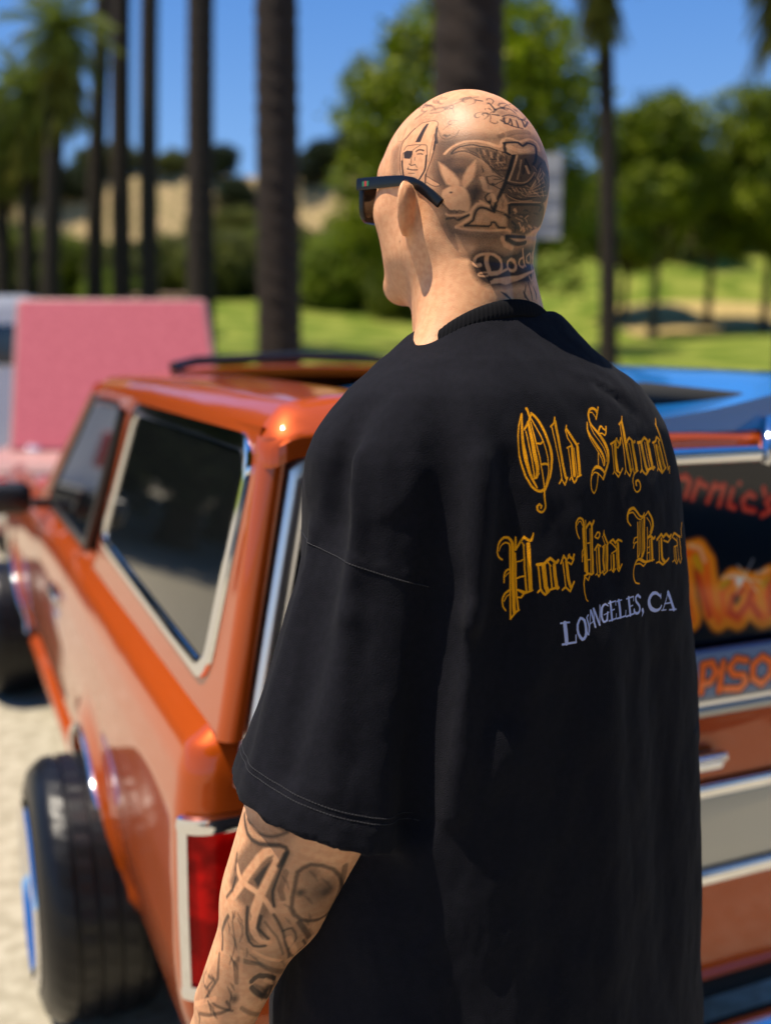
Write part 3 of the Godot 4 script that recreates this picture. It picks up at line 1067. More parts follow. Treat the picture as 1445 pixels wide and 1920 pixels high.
	# silver ledge with orange letters
	var ledge := mat(Color.WHITE, 0.28, 0.15, 0.5)
	ledge.albedo_texture = ledge_art()
	ledge.texture_repeat = false
	g = Geo.new()
	g.box(cv(0.80, 1.002, -0.022), Vector3(1.30, 0.106, 0.022), 0.006)
	part("lettered_strip", g.mesh(ledge, func(p): return Vector2((p.x - 0.8) / 1.4 + 0.5, (1.06 - p.y) / 0.12)), o)
	g = Geo.new()
	g.box(cv(0.80, 0.934, -0.020), Vector3(1.30, 0.024, 0.030), 0.006)
	part("ledge", g.mesh(satin), o)
	# bright grab bar along the roof's rear edge
	g = Geo.new()
	g.tube([cv(0.30, 1.430, -0.055), cv(0.8, 1.432, -0.065), cv(1.070, 1.430, -0.06)], 0.016, 12)
	g.tube([cv(1.085, 1.412, -0.065), cv(1.090, 1.432, -0.066), cv(1.105, 1.462, -0.055), cv(1.125, 1.487, -0.03)], [0.010, 0.019, 0.016, 0.014], 10)
	g.tube([cv(0.310, 1.405, -0.035), cv(0.290, 1.440, -0.040), cv(0.275, 1.480, -0.01)], 0.016, 8)
	part("grab_bar", g.mesh(chrome), o)
	# roof: a rim round a long opening, closed by a blue panel
	var roof_p := func(x: float, z: float) -> Vector3:
		var ex := minf(x - 0.142, 1.458 - x)
		var ez := minf(z + 0.034, 1.82 - z)
		var y := 1.548 + 0.030 * (1.0 - pow((x - 0.8) / 0.6, 2.0)) - 0.012 * pow((z - 0.9) / 1.0, 2.0)
		y -= 0.045 * pow(1.0 - clampf(ex / 0.06, 0, 1), 2.0) + 0.05 * pow(1.0 - clampf(ez / 0.08, 0, 1), 2.0)
		y -= 0.058 * blend(0.34, 0.60, x) * (1.0 - blend(0.03, 0.22, z)) * (1.0 - blend(1.30, 1.42, x))
		return cv(x, y, z)
	var ring := func(i0: float, dy := 0.0) -> PackedVector3Array:
		var l := PackedVector3Array()
		var c := outline([Vector2(0.142 + i0 * 1.45, -0.034 + i0 * 0.30), Vector2(1.458 - i0 * 0.6, -0.034 + i0 * 0.30), Vector2(1.458 - i0 * 0.6, 1.82 - i0 * 1.2), Vector2(0.142 + i0 * 1.45, 1.82 - i0 * 1.2)], 0.05 + i0 * 0.3, 6)
		for k in c.size():
			for j in 8:
				var p := c[k].lerp(c[(k + 1) % c.size()], j / 8.0)
				l.append(roof_p.call(p.x, p.y) + Vector3(0, dy, 0))
		return l
	g = Geo.new()
	g.loft([ring.call(0.0, -0.03), ring.call(0.0), ring.call(0.012), ring.call(0.03), ring.call(0.05), ring.call(0.08), ring.call(0.10), ring.call(0.135), ring.call(0.142, -0.004), ring.call(0.145, -0.03)])
	var roof := part("roof", g.mesh(paint), o)
	var ls := []
	var blue := mat(srgb(0.012, 0.17, 0.52), 0.25, 0.0, 0.5)
	blue.clearcoat_enabled = true
	blue.clearcoat_roughness = 0.06
	# a blue sheet that sags into the opening and runs up over the far rail
	g = Geo.new()
	ls = []
	for k in 29:
		var z := lerpf(-0.022, 1.66, k / 28.0)
		var l := PackedVector3Array()
		l.append(cv(0.375, 1.47, z))
		for j in 25:
			var u := j / 24.0
			var x := lerpf(0.375, 1.384, u)
			var y := lerpf(1.548, 1.500, blend(0.0, 0.35, u))
			y = lerpf(y, 1.580, pow(blend(0.42, 0.97, u), 1.2))
			y -= 0.030 * blend(0.96, 1.0, u) + 0.010 * pow((z - 0.9) / 0.9, 2.0)
			y -= 0.016 * sin(u * 9.0 + z * 2.0) * sin(PI * u) * 0.35
			l.append(cv(x, y, z))
		ls.append(l)
	g.loft([PackedVector3Array(Array(ls[0]).map(func(p): return Vector3(p.x, 1.47, p.z))), ls[0]], false)
	g.loft(ls, false)
	part("roof_panel", g.mesh(blue), roof)
	g = Geo.new()
	g.tube([roof_p.call(0.36, 1.64) + Vector3(0, 0.012, 0), roof_p.call(0.45, 1.71) + Vector3(0, 0.024, 0), roof_p.call(0.8, 1.73) + Vector3(0, 0.028, 0), roof_p.call(1.10, 1.72) + Vector3(0, 0.022, 0), roof_p.call(1.22, 1.66) + Vector3(0, 0.008, 0)], 0.015, 8)
	part("wind_deflector", g.mesh(black), roof)
	g = Geo.new()
	g.tube([cv(0.55, 1.515, 0.26), cv(0.80, 1.520, 0.24), cv(0.98, 1.530, 0.16), cv(1.12, 1.518, 0.05), cv(1.22, 1.495, -0.012)], [0.015, 0.020, 0.026, 0.020, 0.010], 8)
	part("folded_cover", g.mesh(dull), roof)
	# bonnet, windscreen, nose
	g = Geo.new()
	ls = []
	for k in 9:
		var z := lerpf(2.70, 4.24, k / 8.0)
		var y := 1.045 - 0.085 * pow(k / 8.0, 1.6)
		var l := PackedVector3Array()
		for j in 17:
			var x := lerpf(0.10, 1.50, j / 16.0)
			l.append(cv(x, y + 0.035 * (1.0 - pow((x - 0.8) / 0.7, 4.0)) - 0.02, z))
		ls.append(l)
	g.loft(ls, false)
	part("bonnet", g.mesh(paint), o)
	g = Geo.new()
	g.slab(PackedVector3Array([cv(0.14, 1.05, 2.70), cv(0.20, 1.51, 1.79), cv(1.40, 1.51, 1.79), cv(1.46, 1.05, 2.70)]), Vector3(0, -0.006, 0.006))
	part("windscreen", g.mesh(glass), o)
	g = Geo.new()
	g.box(cv(0.80, 0.66, 4.21), Vector3(1.52, 0.58, 0.06), 0.02)
	part("nose", g.mesh(paint), o)
	g = Geo.new()
	for k in 6: g.box(cv(0.80, 0.66 + k * 0.04, 4.25), Vector3(0.90, 0.018, 0.03), 0.004)
	part("grille", g.mesh(chrome), o)
	for x in [0.22, 1.38]:
		g = Geo.new()
		g.lathe([Vector2(0.0, 0.02), Vector2(0.07, 0.012), Vector2(0.085, 0.0), Vector2(0.085, -0.03)], 20, Transform3D(Basis(Vector3.UP, PI / 2), cv(x, 0.76, 4.245)))
		part("headlight", g.mesh(satin), o)
	for z in [-0.075, 4.30]:
		g = Geo.new()
		g.box(cv(0.80, 0.235, z), Vector3(1.56, 0.115, 0.09), 0.025)
		part("bumper", g.mesh(chrome), o)
	g = Geo.new()
	g.box(cv(0.80, 0.40, 2.1), Vector3(1.30, 0.16, 4.10), 0.03)
	part("underbody", g.mesh(dull), o)
	g = Geo.new()
	g.box(cv(0.80, 0.305, 0.035), Vector3(1.30, 0.05, 0.05), 0.01)
	part("valance", g.mesh(dull), o)
	# cabin floor and seats seen only through the glass
	g = Geo.new()
	g.box(cv(0.80, 1.005, 1.2), Vector3(1.34, 0.03, 2.2), 0.01)
	part("cabin_shelf", g.mesh(dull), o)

func wheel(o: Node3D, at: Vector3, far: bool, rubber: Material, chrome: Material) -> void:
	var w := Node3D.new()
	w.name = "wheel"
	o.add_child(w, true)
	w.position = at
	w.scale = Vector3(1.0, 0.943, 0.943)
	if far: w.rotation.y = PI
	# x = 0 is the outer face of the tyre, growing inwards
	var g := Geo.new()
	var prof := [[0.205, 0.020], [0.225, -0.006], [0.262, -0.026], [0.300, -0.016], [0.322, 0.004], [0.332, 0.020]]
	var groove := [0.050, 0.095, 0.140, 0.185]
	for x in groove:
		prof.append_array([[0.335, x - 0.006], [0.326, x - 0.004], [0.326, x + 0.004], [0.335, x + 0.006]])
	prof.append_array([[0.332, 0.212], [0.322, 0.228], [0.290, 0.246], [0.225, 0.238], [0.205, 0.21]])
	var n := 144
	var loops := []
	for e in prof:
		var l := PackedVector3Array()
		for j in n:
			var a := TAU * j / n
			var r: float = e[0]
			if r > 0.329 and (j + int(e[1] * 70.0)) % 4 == 0: r -= 0.0035
			l.append(Vector3(e[1], cos(a) * r, sin(a) * r))
		loops.append(l)
	g.loft(loops, true)
	part("tyre", g.mesh(rubber, null, 0.8), w)
	g = Geo.new()
	g.lathe([Vector2(0.222, 0.0), Vector2(0.234, -0.018), Vector2(0.238, -0.028), Vector2(0.234, -0.036), Vector2(0.222, -0.038), Vector2(0.208, -0.020), Vector2(0.196, 0.03), Vector2(0.190, 0.10), Vector2(0.192, 0.2), Vector2(0.205, 0.22)], 64, Transform3D())
	for k in 8:
		var a := TAU * k / 8.0
		var d := Vector3(0, cos(a), sin(a))
		g.tube([Vector3(0.010, 0, 0) + d * 0.03, Vector3(0.018, 0, 0) + d * 0.11, Vector3(0.036, 0, 0) + d * 0.195], [0.024, 0.017, 0.021], 8)
	g.lathe([Vector2(0.0, -0.030), Vector2(0.025, -0.028), Vector2(0.034, -0.018), Vector2(0.040, 0.0), Vector2(0.05, 0.02)], 24, Transform3D())
	for k in 5:
		var a := TAU * k / 5.0
		g.lathe([Vector2(0.0, -0.014), Vector2(0.008, -0.012), Vector2(0.009, 0.01)], 8, Transform3D(Basis(), Vector3(0, cos(a) * 0.057, sin(a) * 0.057)))
	part("rim", g.mesh(chrome), w)
	g = Geo.new()
	g.lathe([Vector2(0.0, 0.10), Vector2(0.15, 0.10), Vector2(0.15, 0.13), Vector2(0.0, 0.13)], 24, Transform3D())
	part("brake_disc", g.mesh(mat(srgb(0.2, 0.2, 0.2), 0.5, 0.8)), w)

func other_cars() -> void:
	var chrome := mat(srgb(0.75, 0.75, 0.77), 0.1, 1.0)
	var glass := mat(srgb(0.006, 0.012, 0.03), 0.04, 0.0, 0.6)
	var rubber := mat(srgb(0.015, 0.015, 0.016), 0.7)
	var g: Geo
	# pink car with its long bonnet standing open towards us
	var pink := noisy(srgb(0.50, 0.112, 0.135), srgb(0.57, 0.140, 0.165), 0.03, 61, 1.0, 0.42)
	var pale := mat(srgb(0.42, 0.22, 0.20), 0.5)
	var at := Transform3D(Basis(Vector3.UP, deg_to_rad(4.0)), Vector3(-2.02, 0, -7.3))
	var o := thing("pink_car", "pink car with a broad flat panel raised upright, beyond the orange suv", "car", at)
	g = Geo.new()
	var sec := func(z: float, w: float, y0: float, y1: float) -> PackedVector3Array:
		var l := PackedVector3Array()
		for m in [[-1, 0.0], [-1.02, 0.35], [-1.0, 0.75], [-0.9, 1.0], [0.9, 1.0], [1.0, 0.75], [1.02, 0.35], [1, 0.0]]:
			l.append(Vector3(m[0] * w, lerpf(y0, y1, m[1]), z))
		return l
	g.loft([sec.call(0.10, 0.72, 0.42, 0.78), sec.call(0.06, 0.80, 0.34, 0.84), sec.call(-0.3, 0.86, 0.30, 0.90), sec.call(-2.6, 0.88, 0.28, 0.92), sec.call(-4.2, 0.84, 0.30, 0.88), sec.call(-4.3, 0.76, 0.4, 0.8)], true, true, true)
	part("body", g.mesh(pale), o)
	g = Geo.new()
	g.loft([sec.call(-1.9, 0.76, 0.9, 0.93), sec.call(-2.4, 0.66, 0.9, 1.36), sec.call(-3.3, 0.64, 0.9, 1.38), sec.call(-4.0, 0.72, 0.88, 0.92)], true, true, true)
	part("cabin", g.mesh(glass), o)
	g = Geo.new()
	var tilt := Transform3D(Basis(Vector3.RIGHT, deg_to_rad(-20.0)), Vector3(0, 0.90, -0.25))
	var face := PackedVector3Array()
	for p in outline([Vector2(-0.66, 0.0), Vector2(0.86, 0.0), Vector2(0.70, 1.14), Vector2(-0.66, 1.14)], 0.03, 4): face.append(tilt * Vector3(p.x, p.y, 0.025))
	g.slab(face, tilt.basis * Vector3(0, 0, -0.06), 0.012)
	var lid := part("raised_panel", g.mesh(pink), o)
	g = Geo.new()
	var rim := []
	for p in face: rim.append(p + tilt.basis * Vector3(0, 0, -0.03))
	g.tube(rim, 0.024, 8, true)
	part("panel_edge", g.mesh(pale), lid)
	for x in [-0.5, 0.62]: part("hinge", Geo.new().box(Vector3(x, 0.90, -0.24), Vector3(0.10, 0.06, 0.08), 0.01).mesh(chrome), lid)
	g = Geo.new()
	g.box(Vector3(0, 0.50, 0.16), Vector3(1.62, 0.14, 0.12), 0.04)
	part("bumper", g.mesh(chrome), o)
	for x in [-0.55, 0.55]:
		g = Geo.new()
		g.box(Vector3(x, 0.68, 0.10), Vector3(0.26, 0.12, 0.04), 0.02)
		part("lamp", g.mesh(mat(srgb(0.4, 0.01, 0.01), 0.2)), o)
	for x in [-0.80, 0.80]:
		for z in [-0.75, -3.4]:
			g = Geo.new()
			g.lathe([Vector2(0.0, -0.09), Vector2(0.2, -0.09), Vector2(0.29, -0.10), Vector2(0.32, -0.06), Vector2(0.32, 0.06), Vector2(0.29, 0.10), Vector2(0.0, 0.09)], 28, Transform3D(Basis(), Vector3(x, 0.32, z)))
			part("wheel", g.mesh(rubber), o)
	# white van at the edge of the frame
	var white := mat(srgb(0.62, 0.64, 0.66), 0.3)
	white.clearcoat_enabled = true
	o = thing("van", "tall white van cut by the frame edge beside the pink panel", "van", Transform3D(Basis(Vector3.UP, deg_to_rad(8.0)), Vector3(-4.06, 0, -9.4)))
	g = Geo.new()
	g.loft([sec.call(0.02, 0.86, 0.5, 2.00), sec.call(0.0, 0.95, 0.42, 2.10), sec.call(-3.4, 0.96, 0.42, 2.12), sec.call(-4.0, 0.92, 0.42, 1.35), sec.call(-4.7, 0.86, 0.45, 1.05)], true, true, true)
	part("body", g.mesh(white), o)
	for x in [-0.44, 0.44]:
		g = Geo.new()
		g.box(Vector3(x, 1.66, 0.03), Vector3(0.72, 0.36, 0.02), 0.008)
		part("window", g.mesh(glass), o)
	for z in [-0.8, -2.0, -3.0]:
		g = Geo.new()
		g.box(Vector3(0.955, 1.66, z), Vector3(0.03, 0.36, 0.85), 0.008)
		part("window", g.mesh(glass), o)
	g = Geo.new()
	g.box(Vector3(0, 0.56, 0.08), Vector3(1.9, 0.16, 0.14), 0.04)
	part("bumper", g.mesh(mat(srgb(0.02, 0.02, 0.02), 0.5)), o)
	for x in [-0.84, 0.84]:
		g = Geo.new()
		g.box(Vector3(x, 1.05, 0.02), Vector3(0.12, 0.36, 0.03), 0.01)
		part("lamp", g.mesh(mat(srgb(0.4, 0.01, 0.01), 0.2)), o)
		for z in [-0.9, -3.7]:
			g = Geo.new()
			g.lathe([Vector2(0.0, -0.11), Vector2(0.22, -0.11), Vector2(0.31, -0.12), Vector2(0.35, -0.07), Vector2(0.35, 0.07), Vector2(0.31, 0.12), Vector2(0.0, 0.11)], 28, Transform3D(Basis(), Vector3(x, 0.35, z)))
			part("wheel", g.mesh(rubber), o)

# ---------------------------------------------------------------- the place behind
func height(x: float, z: float) -> float:
	var d := -z
	var h := 0.0
	h += 2.2 * blend(24.0, 62.0, d) + (5.0 + 5.0 * blend(4.0, 25.0, x)) * blend(60.0, 108.0, d)
	h += (10.0 * blend(112.0, 165.0, d) + 15.0 * blend(164.0, 182.0, d + 10.0 * sin(x * 0.045) + 4.0 * sin(x * 0.13)) + 12.0 * blend(190.0, 330.0, d)) * lerpf(1.0, 0.25, blend(5.0, 60.0, x))
	return h + blend(20.0, 60.0, d) * (0.25 * sin(x * 0.21 + d * 0.05) + 0.18 * sin(x * 0.07 - d * 0.13))
func sheet(x0: float, x1: float, z0: float, z1: float, nx: int, nz: int, lift: float, m: Material, called: String) -> void:
	var v := PackedVector3Array()
	var n := PackedVector3Array()
	var idx := PackedInt32Array()
	for j in nz + 1:
		for i in nx + 1:
			var x := lerpf(x0, x1, float(i) / nx)
			var z := lerpf(z0, z1, float(j) / nz)
			v.append(Vector3(x, height(x, z) + lift, z))
			n.append(Vector3(height(x - 0.5, z) - height(x + 0.5, z), 1.0, height(x, z - 0.5) - height(x, z + 0.5)).normalized())
	for j in nz:
		for i in nx:
			var a := j * (nx + 1) + i
			idx.append_array(PackedInt32Array([a, a + nx + 2, a + 1, a, a + nx + 1, a + nx + 2]) if (z1 < z0) == (x1 > x0) else PackedInt32Array([a, a + 1, a + nx + 2, a, a + nx + 2, a + nx + 1]))
	var arr := []
	arr.resize(Mesh.ARRAY_MAX)
	arr[Mesh.ARRAY_VERTEX] = v; arr[Mesh.ARRAY_NORMAL] = n; arr[Mesh.ARRAY_INDEX] = idx
	var am := ArrayMesh.new()
	am.add_surface_from_arrays(Mesh.PRIMITIVE_TRIANGLES, arr)
	am.surface_set_material(0, m)
	var o := part(called, am, self)
	o.set_meta("kind", "structure")

var rng := RandomNumberGenerator.new()
func leaf_mesh(m: Material, tones: Array, clumps: int, leaves: int, size: float) -> ArrayMesh:
	# one mass of foliage of unit radius: clumps of leaf-sized faces over an uneven shell, with gaps between
	var v := PackedVector3Array()
	var n := PackedVector3Array()
	var col := PackedColorArray()
	for q in clumps:
		var d := Vector3(rng.randfn(), rng.randfn(), rng.randfn()).normalized()
		var out := rng.randf_range(0.80, 1.12) if rng.randf() < 0.8 else rng.randf_range(0.45, 0.8)
		var mid := d * out
		var tone := clampf(0.45 + rng.randfn() * 0.28, 0.0, 1.0)
		var wide := rng.randf_range(0.09, 0.17)
		for k in leaves:
			var c := mid + Vector3(rng.randfn(), rng.randfn() * 0.75, rng.randfn()) * wide
			var a := Vector3(rng.randfn(), rng.randfn() * 0.6, rng.randfn()).normalized()
			var b := a.cross(Vector3(rng.randfn(), rng.randfn(), rng.randfn())).normalized()
			if a.cross(b).y < 0: b = -b
			var nn := (a.cross(b) * 0.9 + Vector3(0, 0.25, 0)).normalized()
			var s := size * rng.randf_range(0.6, 1.3)
			var t: Color = (tones[0] as Color).lerp(tones[1], clampf(tone + rng.randfn() * 0.12, 0.0, 1.0))
			for p in [c - a * s, c + b * s * 0.5, c + a * s, c - a * s, c + a * s, c - b * s * 0.5]:
				v.append(p)
				n.append(nn)
				col.append(t)
	var arr := []
	arr.resize(Mesh.ARRAY_MAX)
	arr[Mesh.ARRAY_VERTEX] = v; arr[Mesh.ARRAY_NORMAL] = n; arr[Mesh.ARRAY_COLOR] = col
	var am := ArrayMesh.new()
	am.add_surface_from_arrays(Mesh.PRIMITIVE_TRIANGLES, arr)
	am.surface_set_material(0, m)
	return am
var leaf_mats := []
var leaf_meshes := []
var bark: StandardMaterial3D
# lobes: centre and radii of the masses the crown is made of
func tree(called: String, label: String, at: Vector3, lobes: Array, tone: int, trunk_r: float, group := "trees beyond the lawn") -> void:
	at.y = height(at.x, at.z)
	var o := thing(called, label, "tree" if called.ends_with("tree") else "bush", Transform3D(Basis(), at), group)
	var low := 1e9
	for l in lobes: low = minf(low, l[0].y - l[1].y * 0.2)
	if trunk_r > 0.0:
		var g := Geo.new()
		var fork := Vector3(0.1, maxf(low * 0.75, 0.6), 0.05)
		g.tube([Vector3(0, -0.2, 0), Vector3(0.03, fork.y * 0.3, 0), fork], [trunk_r * 1.5, trunk_r * 1.05, trunk_r * 0.9], 10)
		for l in lobes:
			var c: Vector3 = l[0]
			var mid := fork.lerp(c, 0.5) + Vector3(0, -0.1 * c.length() * 0.3, 0)
			g.tube([fork, mid, c], [trunk_r * 0.7, trunk_r * 0.45, trunk_r * 0.15], 7)
		part("trunk", g.mesh(bark), o)
	var mm := MultiMesh.new()
	mm.transform_format = MultiMesh.TRANSFORM_3D
	mm.mesh = leaf_meshes[tone * 2 + used["tree_count"] % 2]
	used["tree_count"] += 1
	mm.instance_count = lobes.size()
	for k in lobes.size():
		var l: Array = lobes[k]
		mm.set_instance_transform(k, Transform3D(Basis.from_scale(l[1]) * Basis.from_euler(Vector3(rng.randf() * 0.6, rng.randf() * TAU, rng.randf() * 0.6)), l[0]))
	var mi := MultiMeshInstance3D.new()
	mi.name = "crown"
	mi.multimesh = mm
	o.add_child(mi, true)
	mi.set_meta("kind", "stuff")
# a lumpy crown of several masses
func lobes_of(w: float, h: float, base: float, count: int) -> Array:
	var l := []
	for k in count:
		var a := TAU * k / count + rng.randf() * 0.8
		var up := rng.randf_range(0.15, 0.95)
		var rr := w * 0.5 * (1.0 - 0.55 * up * up) * rng.randf_range(0.35, 0.75)
		var s := w * rng.randf_range(0.20, 0.30)
		l.append([Vector3(cos(a) * rr, base + (h - base) * up * 0.86, sin(a) * rr), Vector3(s, s * 0.85, s)])
	l.append([Vector3(0, base + (h - base) * 0.5, 0), Vector3(w * 0.30, (h - base) * 0.42, w * 0.30)])
	return l

func frond(g: Geo, d: Vector3, length: float, droop: float, wide: float) -> void:
	# a feather leaf: arching rib with leaflets on both sides
	var side := d.cross(Vector3.UP).normalized()
	if side.length() < 0.1: side = Vector3.RIGHT
	var rib := []
	var p := Vector3.ZERO
	var dir := d
	for k in 9:
		rib.append(p)
		p += dir * length / 8.0
		dir = (dir + Vector3(0, -droop / 8.0, 0)).normalized()
	g.tube([rib[0], rib[3], rib[6], rib[8]], [0.03, 0.022, 0.014, 0.006], 4)
	for k in range(2, 34):
		var u := k / 34.0
		var i := int(u * 8.0)
		var b: Vector3 = rib[i].lerp(rib[mini(i + 1, 8)], u * 8.0 - i)
		var along: Vector3 = (rib[mini(i + 1, 8)] - rib[i]).normalized()
		var w := wide * sin(PI * (0.12 + 0.80 * u))
		for s in [-1.0, 1.0]:
			var tip: Vector3 = b + (side * s * 0.80 + along * 0.65 + Vector3(0, -0.28 - 0.2 * droop, 0)) * w
			g.t(b, b + along * 0.05, tip)
			g.t(b + along * 0.05, b + along * 0.03 + (tip - b) * 0.5 + Vector3(0, 0.02, 0), tip)
var palm_green: StandardMaterial3D
var palm_dry: StandardMaterial3D
var palm_bark: StandardMaterial3D
var crown_mesh: ArrayMesh
var skirt_mesh: ArrayMesh
func palm_parts() -> void:
	var g := Geo.new()
	for k in 44:
		var up := lerpf(1.25, -0.75, k / 43.0)
		var a := k * 2.399963
		frond(g, Vector3(cos(a) * cos(up), sin(up), sin(a) * cos(up)), rng.randf_range(2.1, 2.7), rng.randf_range(0.9, 1.6), 0.55)
	crown_mesh = g.mesh(palm_green, null, -2.0)
	g = Geo.new()
	for k in 64:
		var a := k * 2.399963
		var up := -0.85 - rng.randf() * 0.45
		var gg := Geo.new()
		frond(gg, Vector3(cos(a) * cos(up), sin(up), sin(a) * cos(up)), rng.randf_range(1.5, 2.1), 0.5, 0.45)
		for p in gg.v: g.v.append(p + Vector3(cos(a) * 0.15, -(k % 8) * 0.36, sin(a) * 0.15))
	skirt_mesh = g.mesh(palm_dry, null, -2.0)
func palm(label: String, x: float, z: float, h: float, r: float, lean: Vector2, size: float, skirt: bool) -> void:
	var y0 := height(x, z)
	var o := thing("palm_tree", label, "palm tree", Transform3D(Basis(Vector3.UP, x * 3.7), Vector3(x, y0, z)), "tall palms in a row")
	var lv := Vector3(lean.x, 0, lean.y).rotated(Vector3.UP, -x * 3.7)
	var g := Geo.new()
	var loops := []
	var n := int(h / 0.11)
	for k in n + 1:
		var u := float(k) / n
		var rr := r * (1.0 + 0.28 * exp(-u * h / 0.7) - 0.16 * u) * (1.0 + 0.035 * (k % 2) + 0.02 * sin(k * 1.7))
		var l := PackedVector3Array()
		for j in 20:
			var a := TAU * j / 20.0
			l.append(Vector3(0, u * h - (0.3 if k == 0 else 0.0), 0) + lv * (u * u * 0.6 + u * 0.4) * h + Vector3(cos(a), 0, sin(a)) * rr * (1.0 + 0.03 * sin(j * 5.0 + k * 2.1)))
		loops.append(l)
	g.loft(loops)
	part("trunk", g.mesh(palm_bark), o)
	var top := Vector3(0, h, 0) + lv * h
	var c := part("crown", crown_mesh, o)
	c.position = top
	c.scale = Vector3.ONE * size
	if skirt:
		var s := part("dry_skirt", skirt_mesh, o)
		s.position = top + Vector3(0, 0.2, 0)
		s.scale = Vector3.ONE * size

func at_px(px: float, d: float) -> float:   # metres across for a bearing, at depth d
	return (px - 722.5) / 1950.0 * d

